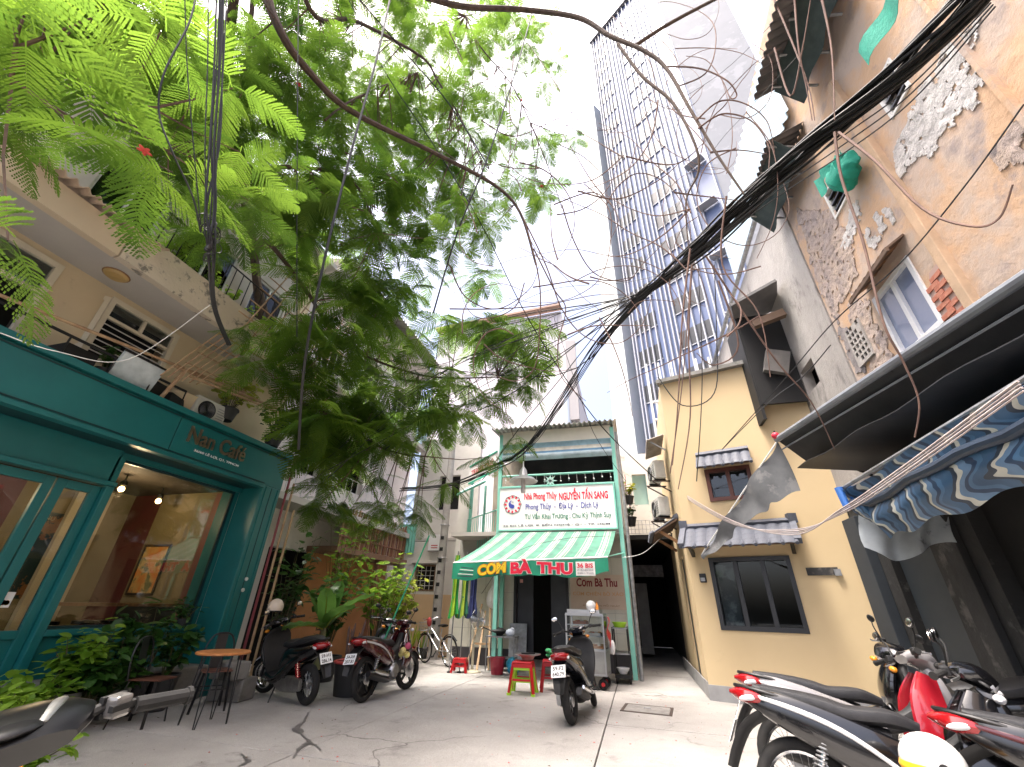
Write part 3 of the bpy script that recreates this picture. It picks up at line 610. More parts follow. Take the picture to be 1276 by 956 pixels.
# ================================================================ rice shop
shop = thing('rice_shop', 'two storey shop with mint posts, white signboard and tiled ground floor', 'building')
tilem = M('cream_tile', (.62,.6,.52), (.56,.54,.46), .35, 3)
tin_w = M('tin_pale', (.58,.58,.57), (.46,.45,.43), .6, 2.5, third=(.3,.25,.2), tlo=.62, thi=.7)
b = MB(); b.wall((-4.75,11.85,0), (1,0,0), 4.62, 2.95, [(1.68,3.05,.02,2.35)], .15, (0,-1,0)); b.build('wall', M('grout', (.4,.39,.35), None, .8), shop)
for i in range(11):
    for j in range(5):
        x0 = -4.75+i*.42; x1 = x0+.412; z0 = .38+j*.42; z1 = z0+.412
        if x1 > -3.09 and x0 < -1.68: 
            if x0 < -3.09 and -3.09-x0 > .06: x1 = -3.09
            elif x1 > -1.68 and x1+1.68 > .06: x0 = -1.68
            else: continue
        MB().span((x0,11.838,z0), (min(x1,-.16),11.849,min(z1,2.9))).build('wall_tile', tilem, shop, bevel=.003)
MB().span((-4.75,11.83,0), (-3.1,11.848,.37)).build('skirting', M('dark_skirting', (.05,.045,.05), None, .5), shop); MB().span((-1.67,11.83,0), (-.15,11.848,.37)).build('skirting', MATS['dark_skirting'], shop)
MB().span((-3.6,13.8,0), (-1.2,13.9,2.9)).build('dark_room', darkroom, shop)
MB().span((-4.7,12.0,2.9), (-.15,14.0,3.02)).build('upper_floor', soff, shop); MB().span((-4.7,11.0,2.95), (-.12,11.85,3.05)).build('balcony_floor', soff, shop)
df = MB().span((-3.12,11.8,0), (-3.05,11.9,2.38)).span((-1.74,11.8,0), (-1.67,11.9,2.38)).span((-3.05,11.8,2.31), (-1.74,11.9,2.38)).build('door_frame', black, shop)
MB().span((-3.04,11.92,.02), (-2.62,11.95,2.3)).build('door', M('dark_door', (.02,.022,.03), (.03,.032,.04), .4), shop); MB().span((-2.15,11.92,.02), (-1.75,11.95,2.3)).build('door', MATS['dark_door'], shop)
MB().span((-2.98,11.905,1.88), (-2.9,11.915,1.96)).build('door_charm', M('charm_pink', (.6,.3,.25), None, .5), shop, Mx=None)
for x in (-3.36, -.2): MB().span((x-.05,10.95,0), (x+.05,11.05,5.75)).build('corner_post', mint, shop, bevel=.006)
MB().span((-3.45,11.6,0), (-3.35,11.7,2.9)).build('corner_post', mint, shop, bevel=.006)
# signboard
sb = MB().span((-3.32,10.9,3.08), (-.3,10.93,4.16)).build('signboard', paper, shop)
fr = MB().span((-3.34,10.885,4.16), (-.26,10.94,4.2)).span((-3.34,10.885,3.04), (-.26,10.94,3.08)).span((-.3,10.885,3.08), (-.26,10.94,4.16)).build('sign_frame', mint, sb)
tr_red = M('sign_red', (.75,.012,.05), None, .5); tr_blu = M('sign_blue', (.05,.07,.38), None, .5); tr_grn = M('sign_green', (.015,.22,.13), None, .5); tr_drk = M('sign_dark', (.05,.05,.08), None, .5)
ZX = ((1,0,0), (0,0,1))
text('Nhà Phong Thủy', 'lettering', tr_red, sb, (-2.64,10.897,3.78), *ZX, width=.88, height=.24, bold=.022)
text('NGUYỄN TẤN SANG', 'lettering', tr_red, sb, (-1.7,10.897,3.79), *ZX, width=1.26, height=.3, bold=.03)
text('Phong Thủy  -  Địa Lý  -  Dịch Lý', 'lettering', tr_blu, sb, (-2.6,10.897,3.53), *ZX, width=1.9, height=.2, bold=.008)
text('Tư Vấn Khai Trương ; Chu Kỳ Thịnh Suy', 'lettering', tr_grn, sb, (-2.62,10.897,3.29), *ZX, width=2.22, height=.2, bold=.008)
text('36 BIS LÊ LỢI, P. BẾN NGHÉ - Q1 - TP. HCM', 'lettering', tr_drk, sb, (-3.2,10.897,3.14), *ZX, width=2.75, height=.075, bold=.004)
b = MB(); P = Matrix.Translation((-2.96,10.895,3.72)) @ Matrix.Rotation(R(90),4,'X')
em = MB().torus(.245, .006, 8, 5, P).build('emblem', tr_drk, sb)
for k in range(12):
    a = k*math.pi/6; MB().box((-2.96+.195*math.cos(a),10.894,3.72+.195*math.sin(a)), (.045,.004,.06), Mx=Matrix.Rotation(-a+math.pi/2,3,'Y')).build('emblem_mark', tr_red, em)
cp = [(0,.11)]+[(.11*math.sin(t*math.pi/10),.11*math.cos(t*math.pi/10)) for t in range(1, 11)]+[(-.055*math.sin(t*math.pi/6),-.055-.055*math.cos(t*math.pi/6)) for t in range(1, 6)]+[(.055*math.sin(t*math.pi/6),.055-.055*math.cos(t*math.pi/6)) for t in range(0, 6)]
MB().prism([(-u, v) for u, v in cp], lambda u, v, t: V3(-2.96+u,t,3.72+v), 10.8955, 10.892).build('emblem_yin', tr_blu, em)
MB().lathe([(0,0),(.02,0)], 10, Matrix.Translation((-2.955,10.8915,3.775)) @ Matrix.Rotation(R(90),4,'X')).build('emblem_dot', paper, em)
# upper floor: dark room, rail, blind, white panel, roof
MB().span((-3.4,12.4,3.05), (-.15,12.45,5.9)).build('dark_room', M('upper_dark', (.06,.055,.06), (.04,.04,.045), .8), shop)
MB().tube([(-3.36,11,4.52),(-.2,11,4.52)], .03, 8).build('rail', mint, shop, True); MB().tube([(-3.36,11,4.22),(-.2,11,4.22)], .018, 6).build('rail', mint, shop, True)
for k in range(14):
    x = -3.2+k*.22; MB().tube([(x,10.98,4.5),(x+.01,10.98,4.5-random.uniform(.1,.26))], .004, 4).build('light_string', white, shop)
    MB().ell((x+.01,10.98,4.3+random.uniform(-.04,.1)), (.022,.022,.022), 8, 6).build('bauble', paper, shop, True)
st = thing('star_ornament', 'pale mint star ornament hanging on the shop balcony rail', 'ornament', (-1.93, 10.94, 4.32))
b = MB()
for k in range(8): a = k*math.pi/4; b.prism([(-.028,0),(0,.19),(.028,0)], lambda u, v, t, a=a: V3(u*math.cos(a)-v*math.sin(a), t, u*math.sin(a)+v*math.cos(a)), -.015, .012+.001*k)
b.build('points', M('star_mint', (.55,.72,.68), None, .4, metal=.3), st); MB().torus(.09, .012, 16, 6, Matrix.Rotation(R(90),4,'X')).build('ring', mint, st)
bl = stripes('blind_stripes', [(0,(.42,.52,.58)),(.34,(.08,.2,.33)),(.5,(.6,.58,.5)),(.74,(.3,.48,.58))], 1, 1., .7)
MB().grid(lambda u, v: V3(-3.3+u*3.06, 10.95-.06*math.sin(v*math.pi*2), 4.93+v*.5), 20, 14, .01).build('rolled_blind', bl, shop, True)
MB().span((-3.32,10.97,5.44), (-.22,11.0,5.82)).build('white_panel', M('panel_cream', (.7,.67,.58), (.62,.6,.52), .6, 2), shop)
corr(MB(), (-3.6,10.7,5.86), (1,0,0), 3.55, (0,1,.08), 2.2, .03, .14).build('corrugated_roof', M('tin_grey', (.45,.44,.42), (.3,.28,.26), .6, 3), shop, True)
corr(MB(), (-.14,10.95,3.1), (0,1,0), 3.0, (0,0,1), 2.75, .02, .12).build('corrugated_side', tin_w, shop, True)
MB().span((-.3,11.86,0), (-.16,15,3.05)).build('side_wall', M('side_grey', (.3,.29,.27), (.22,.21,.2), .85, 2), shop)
dpipe = MB().tube([(-.07,10.92,0),(-.05,10.92,3.6),(-.09,11.0,5.6)], .045, 10).build('drain_pipe', galv, shop, True)
# angled left wing with balcony
A, B = V3(-3.42,11.02,0), V3(-4.75,12.32,0); U = (B-A).normalized(); Nw = V3(-.7,-.7,0)
wing = thing('shop_wing', 'angled side wing of the shop with mint balcony railing', 'building')
railing(wing, A, B, 2.62, 3.62, 15, mint, .012); MB().bar(A+V3(0,0,2.55), B+V3(0,0,2.55), .12, .12).build('slab_edge', whm, wing)
MB().bar(A+V3(.5,.9,4.0), B+V3(.5,.9,4.0), .05, 2.8).build('rear_wall', M('wing_brown', (.2,.18,.15), (.3,.26,.2), .8, 2), wing)  # rear wall in two grey-brown tones mixed by noise
MB().bar(B+V3(.05,.05,0), B+V3(.05,.05,5.2), .08, .08, (1,0,0)).build('corner_post', mint, wing); MB().bar(A.lerp(B,.72)+V3(.2,.2,2.6), A.lerp(B,.72)+V3(.2,.2,4.6), .06, .06, (1,0,0)).build('post', mint, wing)
MB().span((-5.1,12.35,0), (-4.75,12.5,4.9)).build('side_wall', whm, wing)
sg2 = MB().bar(A+V3(0,0,5.0)+Nw*.05, B+V3(0,0,5.0)+Nw*.05, .03, .5).build('signboard', M('sign_pale', (.7,.67,.64), (.62,.6,.57), .6, 2), wing)
MB().bar(A+V3(0,0,4.72)+Nw*.07, B+V3(0,0,4.72)+Nw*.07, .03, .05).build('sign_frame', M('green_trim', (.02,.3,.19), None, .5), sg2); MB().bar(A+V3(0,0,5.27)+Nw*.07, B+V3(0,0,5.27)+Nw*.07, .03, .04).build('sign_frame', MATS['green_trim'], sg2)
text('TRANG QUÝ', 'lettering', M('faded_red', (.6,.12,.13), None, .6), sg2, B+V3(0,0,4.9)+Nw*.069-U*.15, -U, (0,0,1), width=1.5, height=.24, bold=.02)
MB().grid(lambda u, v: A.lerp(B, u)+V3(0,0,4.62-.28*v)+Nw*(.05+.35*v+.05*math.sin(v*3)), 10, 6, .01).build('awning', M('awning_pale', (.6,.66,.68), (.5,.57,.6), .6, 2), wing, True)
MB().tube([A+V3(0,0,4.33)+Nw*.42, B+V3(0,0,4.33)+Nw*.42], .035, 8).build('awning_roller', mint, wing, True)
# striped awning and its banner
aw = thing('striped_awning', 'green and white striped awning over the shop front', 'awning')
aws = stripes('awning_green', [(0,(.1,.3,.21)),(.30,(.42,.44,.4)),(.36,(.12,.32,.23)),(.44,(.45,.46,.42)),(.62,(.12,.3,.22)),(.68,(.43,.44,.4)),(.74,(.1,.28,.2))], 0, .125, .75, trans=.25)
def awf(u, v):
    xl = -3.3+(-3.98+3.3)*v; xr = -.33+(-.5+.33)*v
    return V3(xl+(xr-xl)*u, 10.92-1.32*v, 3.02-.02*u-(.86-.12*u)*v-.05*math.sin(v*math.pi)+.012*math.sin(u*40)*v)
MB().grid(awf, 60, 10, .006).build('canopy', aws, aw, True)
MB().tube([awf(0,1), awf(1,1)], .022, 8).build('front_bar', white, aw, True)
for u in (.02, .98): MB().tube([awf(u,1), V3(-3.36 if u < .5 else -.2, 10.95, 2.5)], .014, 6).build('arm', mint, aw)
ban = thing('shop_banner', 'green banner reading COM BA THU hanging from the striped awning', 'banner')
def bnf(u, v):
    a = awf(u, 1); sag = .035*math.sin(u*math.pi*3.1+.5)+.02*math.sin(u*17)
    return V3(a.x, a.y-.03-.02*math.sin(u*23)*v, a.z-.015-(.30+sag)*v)
MB().grid(bnf, 48, 4, .004).build('cloth', M('banner_green', (.012,.30,.17), (.015,.24,.14), .6, 5), ban, True)
yel = M('banner_yellow', (.85,.55,.02), None, .55); bnw = M('banner_white', (.82,.8,.76), None, .6)
def along(u, v, d=.012): 
    a = bnf(u, v); return a+V3(0,-d-.018,0)
def bt(s_, u0, u1, v0, mat, h, bold, d=.012, outline=True):
    a, c = along(u0, v0, d), along(u1, v0, d); U_ = c-a
    if outline: text(s_, 'lettering_edge', bnw if mat is not yel else M('banner_orange', (.45,.12,.01), None, .6), ban, a+V3(0,.006,0)-V3(.012,0,.012), U_, (0,0,1), width=U_.length+.024, height=h+.024, bold=bold+.05, ext=.002)
    text(s_, 'lettering', mat, ban, a, U_, (0,0,1), width=U_.length, height=h, bold=bold)
bt('CƠM', .175, .365, .86, yel, .235, .05); bt('BÀ', .395, .53, .9, tr_red, .29, .05); bt('THU', .565, .785, .86, tr_red, .23, .05)
a = along(.805, .93); MB().span(a+V3(0,0,0), a+V3(.4,.004,.27)).build('address_box', bnw, ban)
text('36 BIS', 'lettering', tr_red, ban, a+V3(.03,-.003,.15), *ZX, width=.33, height=.09, bold=.03); text('LÊ LỢI, P.BẾN NGHÉ', 'lettering', tr_drk, ban, a+V3(.03,-.003,.09), *ZX, width=.33, height=.04); text('QUẬN 1 - TP.HCM', 'lettering', tr_drk, ban, a+V3(.03,-.003,.03), *ZX, width=.33, height=.04)
a = along(.04, .9)
for k in range(5): MB().bar(a+V3(.02*k,-.002,.03+.045*k), a+V3(.38,-.002,.015+.042*k), .003, .016).build('photo_stripe', bnw if k % 2 else tr_drk, ban)
# menu board on the wall
mb_ = thing('menu_board', 'beige menu board titled in red on the tiled wall right of the door', 'sign', (-1.62, 11.8, 1.30))
MB().span((0,0,0), (1.38,.03,.78)).build('panel', M('menu_beige', (.62,.5,.4), (.55,.42,.33), .5, 2), mb_)
text('Cơm Bà Thu', 'lettering', M('menu_red', (.22,.015,.02), None, .5), mb_, (.16,-.002,.5), *ZX, width=1.02, height=.2, bold=.03)
text('CƠM CHIÊN BÒ XÀO', 'lettering', M('menu_orange', (.6,.33,.17), None, .6), mb_, (.06,-.002,.3), *ZX, width=1.25, height=.1, bold=.01)
text('MÓN NGON MỖI NGÀY', 'lettering', M('menu_brown', (.3,.17,.11), None, .6), mb_, (.3,-.002,.06), *ZX, width=.9, height=.06)
# pendant street lamp on the cable
pl = thing('pendant_lamp', 'silver dome street lamp hanging from the thick cable before the signboard', 'lamp', at(652,600,7.2))
MB().lathe([(.012,.36),(.012,.27),(.06,.2),(.08,.10),(.09,.08),(.2,.05),(.245,0),(.24,-.01),(.19,.03),(.08,.06),(0,.07)], 26).build('shade', M('lamp_alu', (.62,.62,.6), (.5,.5,.48), .4, 5, metal=.5), pl, True, ang=50)
MB().lathe([(0,-.2),(.03,-.2),(.04,-.19),(.04,.05),(0,.05)], 14).build('tube_bulb', M('bulb_grey', (.5,.47,.44), (.4,.38,.36), .3), pl, True)
MB().tube([(0,0,.36),(0,.01,.5),(.02,.0,.62)], .008, 6).build('hanger', blackm, pl)

# ================================================================ house behind the shop
bh = thing('rear_house', 'tall pale house with mono pitch roof behind the shop', 'building')
b = MB(); b.prism([(-9.5,0),(-1.75,0),(-1.75,11.4),(-2.4,15.6),(-9.5,15.2)], lambda u, v, t: V3(u, t, v), 18, 24); b.build('wall', M('pale_pink_wall', (.66,.62,.62), (.6,.56,.57), .85, .8), bh)
corr(MB(), (-7.8,17.93,12.2), (1,0,0), 5.2, (0,0,1), 3.1, .03, .16).build('corrugated_cladding', M('pale_tin', (.64,.6,.63), (.58,.55,.58), .7), bh, True)
MB().bar((-9.6,17.8,15.3), (-2.35,17.8,15.75), .5, .12).build('roof_edge', M('roof_brown', (.4,.26,.2), None, .8), bh); MB().span((-2.2,17.7,9.0), (-1.7,17.97,13.4)).build('corner_pier', M('pier_grey', (.36,.34,.34), None, .8), bh)
MB().tube([(-2.25,17.8,8.6),(-2.25,17.8,10.5)], .16, 10).build('vent_pipe', M('pipe_blue', (.4,.45,.52), None, .5), bh, True)

# ================================================================ alley
al = thing('alley_house', 'pale yellow house bridging the dark alley', 'building')
alw = M('alley_cream', (.66,.64,.58), (.6,.57,.51), .8, 1.3, third=(.35,.32,.28), tlo=.62, thi=.72)
b = MB(); b.wall((-.3,14.2,3.1), (1,0,0), 2.2, 2.9, [(.55,1.0,1.2,2.2)], .2, (0,-1,0)); b.build('wall', alw, al)
MB().span((.2,14.5,4.2), (.8,14.55,5.4)).build('window_shutter', M('pale_mint', (.4,.6,.53), None, .6), al)
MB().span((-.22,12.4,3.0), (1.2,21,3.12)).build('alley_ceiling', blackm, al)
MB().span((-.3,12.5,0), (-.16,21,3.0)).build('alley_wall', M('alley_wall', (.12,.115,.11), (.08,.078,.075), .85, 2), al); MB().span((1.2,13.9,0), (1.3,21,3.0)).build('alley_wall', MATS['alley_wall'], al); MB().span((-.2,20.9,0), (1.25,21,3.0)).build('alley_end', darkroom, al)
MB().span((.0,16.0,.1), (.36,16.05,2.1)).build('alley_door', M('pale_door', (.3,.3,.29), (.22,.22,.21), .6), al); MB().span((-.05,15.2,2.25), (.9,15.24,2.6)).build('alley_sign', M('worn_sign', (.2,.19,.2), (.08,.08,.09), .6, 9), al)
gr_ = thing('grille_fence', 'thin wire grille fence above the alley mouth', 'fence')
for k in range(15): MB().tube([(-.15+k*.1,12.4,3.14),(-.15+k*.1,12.4,3.5)], .006, 4).build('bar', galv, gr_)
for k in range(4): MB().tube([(-.15,12.4,3.15+k*.115),(1.25,12.4,3.15+k*.115)], .006, 4).build('bar', galv, gr_)
# grey-blue tile canopy over the alley-side door of the yellow house
tile_m = M('blue_grey_tile', (.065,.075,.10), (.10,.11,.14), .5, 6, bump=.2)
def tile_mesh(wt, lt):
    m = MB(); n = 6
    m.grid(lambda u, v: V3((u-.5)*wt, v*lt, .022*math.sin(u*math.pi)+.006*(1-v)), n, 2, .012); return m.mesh('roof_tile', tile_m, True)
def tile_canopy(root, O, U, D, wd, ln, nw, nl):
    O, U, D = Vector(O), Vector(U).normalized(), Vector(D).normalized(); N = U.cross(D).normalized()
    if N.z < 0: O = O+U*wd; U = -U; N = -N
    Mx = Matrix((U, D, N)).transposed()
    me = tile_mesh(wd/nw*1.06, ln/nl*1.15)
    for i in range(nw):
        for j in range(nl):
            inst(me, 'roof_tile', root, O+U*((i+.5)*wd/nw)+D*(j*ln/nl)+N*(.03-.006*j+.002*(i % 2)), Mx.to_euler())
    for i in range(nw): root_b = MB().lathe([(.0,-.05),(.03,-.05),(.03,.05),(0,.05)], 8, Matrix.Translation(O+U*(i*wd/nw)+D*(ln+.02)+N*.035) @ Mx.to_4x4() @ Matrix.Rotation(R(90),4,'X')).build('tile_end', tile_m, root, True)
    MB().bar(O-N*.01+D*ln*.5, O+U*wd-N*.01+D*ln*.5, ln*.94, .03, N).build('deck', M('canopy_deck', (.1,.06,.04), None, .8), root)
    MB().bar(O+N*.05, O+U*wd+N*.05, .1, .09, N).build('ridge', tile_m, root)
tc1 = thing('tile_canopy', 'small grey tiled canopy jutting into the alley mouth', 'canopy'); tile_canopy(tc1, (1.02,9.75,3.06), (0,1,0), (-.86,0,-.5), 1.5, .62, 7, 3)
for y in (9.9, 11.1): MB().bar((1.03,y,2.55), (.62,y,2.82), .05, .06).build('bracket', wood, tc1)

# ================================================================ yellow house
yh = thing('yellow_house', 'yellow house with dark tile canopies over its windows', 'building')
yw = M('yellow_wall', (.66,.51,.30), (.63,.485,.28), .8, .9, bump=.06, bscale=80, third=(.5,.38,.22), tlo=.63, thi=.78, tscale=1.2)
YO = V3(1.03,9.2,0); YU = V3(.9588,-.284,0); YNn = V3(-.284,-.9588,0)
def yp(s_, z, d=0.): return YO+YU*s_+V3(0,0,z)+YNn*d
b = MB(); b.wall(YO, YU, 2.68, 6.0, [(.36,1.67,1.03,2.2),(.6,1.42,3.22,3.86)], .2, YNn); b.build('front_wall', yw, yh)
b = MB(); b.wall(yp(0,0,-.002)+V3(.0,0,0), (0.02,1,0), 4.8, 6.0, [(1.1,1.85,.05,2.35)], .18, (-1,0,0)); b.build('side_wall', yw, yh)
MB().prism([(1.2,9.5),(3.55,8.8),(3.55,13.9),(1.2,13.9)], lambda u, v, t: V3(u, v, t), 5.9, 6.0).build('roof_slab', conc_old, yh)
MB().bar(yp(-.04,6.04,.02), yp(2.7,6.04,.02), .22, .09).build('coping', conc_old, yh)
MB().bar(yp(-.015,.11,.012), yp(2.68,.11,.012), .03, .22).build('base_band', M('base_grey', (.36,.36,.36), (.28,.28,.28), .8, 3), yh)
MB().span((1.012,9.22,0), (1.03,13.9,.25)).build('base_band', MATS['base_grey'], yh)
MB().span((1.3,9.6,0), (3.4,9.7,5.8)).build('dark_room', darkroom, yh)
MB().span((1.1,10.3,.05), (1.14,11.04,2.35)).build('side_door', M('door_dark', (.04,.05,.05), None, .4), yh)
def ywin(s0, s1, z0, z1, fm, nm=1, fw=.07, d=.03):
    f = MB()
    for a, c, e, g_ in ((s0,s0+fw,z0,z1),(s1-fw,s1,z0,z1),(s0+fw,s1-fw,z1-fw,z1),(s0+fw,s1-fw,z0,z0+fw)): f.prism([(a,e),(c,e),(c,g_),(a,g_)], lambda u, v, t: yp(u, v, t), -.1, d)
    for k in range(1, nm+1): x = s0+(s1-s0)*k/(nm+1); f.prism([(x-.035,z0+fw),(x+.035,z0+fw),(x+.035,z1-fw),(x-.035,z1-fw)], lambda u, v, t: yp(u, v, t), -.09, d-.02)
    o = f.build('window_frame', fm, yh)
    MB().prism([(s0+fw,z0+fw),(s1-fw,z0+fw),(s1-fw,z1-fw),(s0+fw,z1-fw)], lambda u, v, t: yp(u, v, t), -.07, -.062).build('pane', glass_d, o); return o
ywin(.36, 1.67, 1.03, 2.2, M('black_frame', (.02,.022,.026), None, .4), 2); o = ywin(.6, 1.42, 3.22, 3.86, M('red_frame', (.16,.05,.03), (.1,.035,.025), .5), 1)
MB().prism([(.42,1.1),(.72,1.1),(.72,2.1),(.42,2.1)], lambda u, v, t: yp(u, v, t), -.32, -.3).build('curtain', M('curtain_grey', (.35,.33,.3), (.1,.1,.1), .9, 4, lo=.45, hi=.55), yh)
tc = thing('tile_canopy', 'large dark tiled canopy over the black framed window', 'canopy'); tile_canopy(tc, yp(.05,2.72,.02), YU, YNn*.82+V3(0,0,-.57), 1.78, .68, 9, 4)
for s_ in (.12, 1.76): MB().bar(yp(s_,2.25,.02), yp(s_,2.42,.42), .06, .07).build('bracket', black, tc)
for k, s_ in enumerate((.02, 1.86)): MB().bar(yp(s_,2.76,.02), yp(s_,2.36,.58), .1, .1).build('hip_ridge', tile_m, tc); MB().box(yp(s_,2.8,.06), (.14,.14,.16)).build('ridge_end', tile_m, tc)
tc = thing('tile_canopy', 'small blue grey tiled canopy over the upper red framed window', 'canopy'); tile_canopy(tc, yp(.5,4.13,.02), YU, YNn*.7+V3(0,0,-.7), .98, .42, 6, 3)
bx_ = thing('wall_box', 'small black meter box on the yellow wall corner', 'box'); MB().prism([(.16,1.78),(.27,1.78),(.27,1.93),(.16,1.93)], lambda u, v, t: yp(u, v, t), 0.003, .07).build('case', black, bx_, bevel=.008); MB().prism([(.175,1.8),(.255,1.8),(.255,1.86),(.175,1.86)], lambda u, v, t: yp(u, v, t), .07, .078).build('cover', galv, bx_)
np_ = thing('name_plate', 'dark worn plate fixed to the shaded yellow wall', 'sign'); MB().prism([(1.86,1.88),(2.3,1.88),(2.3,2.0),(1.86,2.0)], lambda u, v, t: yp(u, v, t), 0.002, .02).build('panel', M('worn_black', (.03,.03,.03), (.1,.09,.08), .7, 9, lo=.5, hi=.6), np_); MB().prism([(2.24,1.87),(2.33,1.87),(2.33,1.97),(2.24,1.97)], lambda u, v, t: yp(u, v, t), .02, .05).build('lamp', galv, np_)
# AC units and brackets on the alley corner
for i, (z, y, nm) in enumerate(((4.05,10.6,'upper air conditioner bracketed in the alley beside the yellow house'),(3.25,10.9,'lower air conditioner bracketed in the alley beside the yellow house'))):
    ac_unit((.78,y,z), R(-78), nm, .85)
    br = thing('wall_bracket', ['upper','lower'][i]+' rusty angle bracket under an alley air conditioner', 'bracket', (.78,y,z), R(12))
    for s_ in (-.25, .25): MB().bar((.27,s_,-.02), (-.2,s_,-.02), .03, .03).bar((.27,s_,-.3), (-.18,s_,-.04), .025, .025).build('angle_iron', M('rusty_iron', (.09,.06,.045), (.05,.04,.035), .8, 9), br)
t = thing('tin_canopy', 'small rusted sheet canopy on the alley side wall of the yellow house', 'canopy'); corr(MB(), (1.0,9.7,4.95), (0,1,0), 1.4, (-1,0,-.3), .42, .02, .1).build('sheet', M('rust_tin', (.3,.27,.24), (.2,.17,.15), .7, 4), t, True); MB().bar((1.0,9.8,4.6), (.66,9.8,4.84), .03, .03).build('strut', galv, t)

# ================================================================ peeling building on the right
pb = thing('peeling_building', 'old orange plastered building with peeling patches and a white window', 'building')
pe = M('peeling_orange', (.53,.35,.22), (.47,.37,.30), .9, 1.4, bump=.6, bscale=5, bdist=.03, lo=.42, hi=.56, third=(.30,.25,.235), tlo=.54, thi=.68, tscale=1.9)
gp = M('grey_plaster', (.4,.375,.35), (.31,.29,.27), .92, .7, bump=.9, bdist=.04, bscale=6, third=(.22,.205,.195), tlo=.56, thi=.62, tscale=1.4, stretch=(1,1,.4))
PX = 3.6
b = MB(); b.wall((PX,6.7,2.9), (0,-1,0), 11.5, 8.6, [(1.08,1.94,1.27,2.27),(1.15,1.6,3.8,4.35),(2.75,3.15,3.7,4.3)], .2, (-1,0,0)); b.build('wall', pe, pb)
b = MB(); b.wall((PX-.02,14.2,2.9), (0,-1,0), 7.48, 6.15, [(5.9,6.5,2.1,2.6)], .2, (-1,0,0)); b.build('grey_wall', gp, pb)
MB().span((PX+.3,-4.8,0), (PX+.4,14,9)).build('dark_room', darkroom, pb); MB().span((PX,14.2,0), (PX+4,14.3,9.0)).build('end_wall', gp, pb)
MB().tube([(PX-.1,14.3,9.1),(PX-.1,6.5,9.22)], .06, 8).build('gutter', galv, pb, True)
corr(MB(), (PX-.12,5.2,11.1), (0,1,0), 4.6, (0,0,-1), 1.95, .03, .2).build('blue_cladding', M('pale_blue_tin', (.42,.55,.62), (.36,.48,.56), .6, 2), pb, True)
MB().bar((PX-.03,4.34,3.4), (PX-.03,4.34,8.2), .12, .1, (1,0,0)).build('pilaster', M('pilaster', (.55,.38,.25), (.42,.3,.2), .9, 3, bump=.3), pb, bevel=.01)
MB().bar((PX-.02,3.1,3.4), (PX-.02,2.9,8.0), .05, .06, (1,0,0)).build('plaster_rib', pe, pb)
def pwin(y0, y1, z0, z1, fm, glazed=True, fw=.07):
    f = MB().span((PX-.02,y0,z0), (PX+.08,y0+fw,z1)).span((PX-.02,y1-fw,z0), (PX+.08,y1,z1)).span((PX-.02,y0+fw,z1-fw), (PX+.08,y1-fw,z1)).span((PX-.02,y0+fw,z0), (PX+.08,y1-fw,z0+fw))
    if glazed: ym = (y0+y1)/2; f.span((PX-.01,ym-.035,z0+fw), (PX+.07,ym+.035,z1-fw))
    o = f.build('window_frame', fm, pb, bevel=.004)
    if glazed: MB().span((PX+.03,y0+fw,z0+fw), (PX+.036,y1-fw,z1-fw)).build('pane', M('painted_sky_glass', (.2,.25,.38), (.26,.3,.42), .06, 2, spec=.9), o)  # blue base colour paints in the sky reflected by the panes
    else:
        for k in range(3): MB().span((PX+.0,y0+fw,z0+.12+k*.14), (PX+.05,y1-fw,z0+.145+k*.14)).build('louvre', black, o)
    return o
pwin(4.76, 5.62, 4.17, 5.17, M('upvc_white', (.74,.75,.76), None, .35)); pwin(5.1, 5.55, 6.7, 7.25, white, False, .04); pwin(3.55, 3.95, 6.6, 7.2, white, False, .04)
cn = thing('window_canopy', 'brown wooden canopy over the white framed window', 'canopy')
for k in range(8): MB().bar((PX-.005,4.7+k*.125,5.4), (PX-.26,4.72+k*.125,5.22), .118, .025).build('plank', wood if k % 2 else M('dark_wood', (.14,.09,.06), (.1,.06,.04), .8), cn)
MB().bar((PX-.25,4.63,5.2), (PX-.25,5.66,5.2), .03, .06).build('front_rail', MATS['dark_wood'], cn)
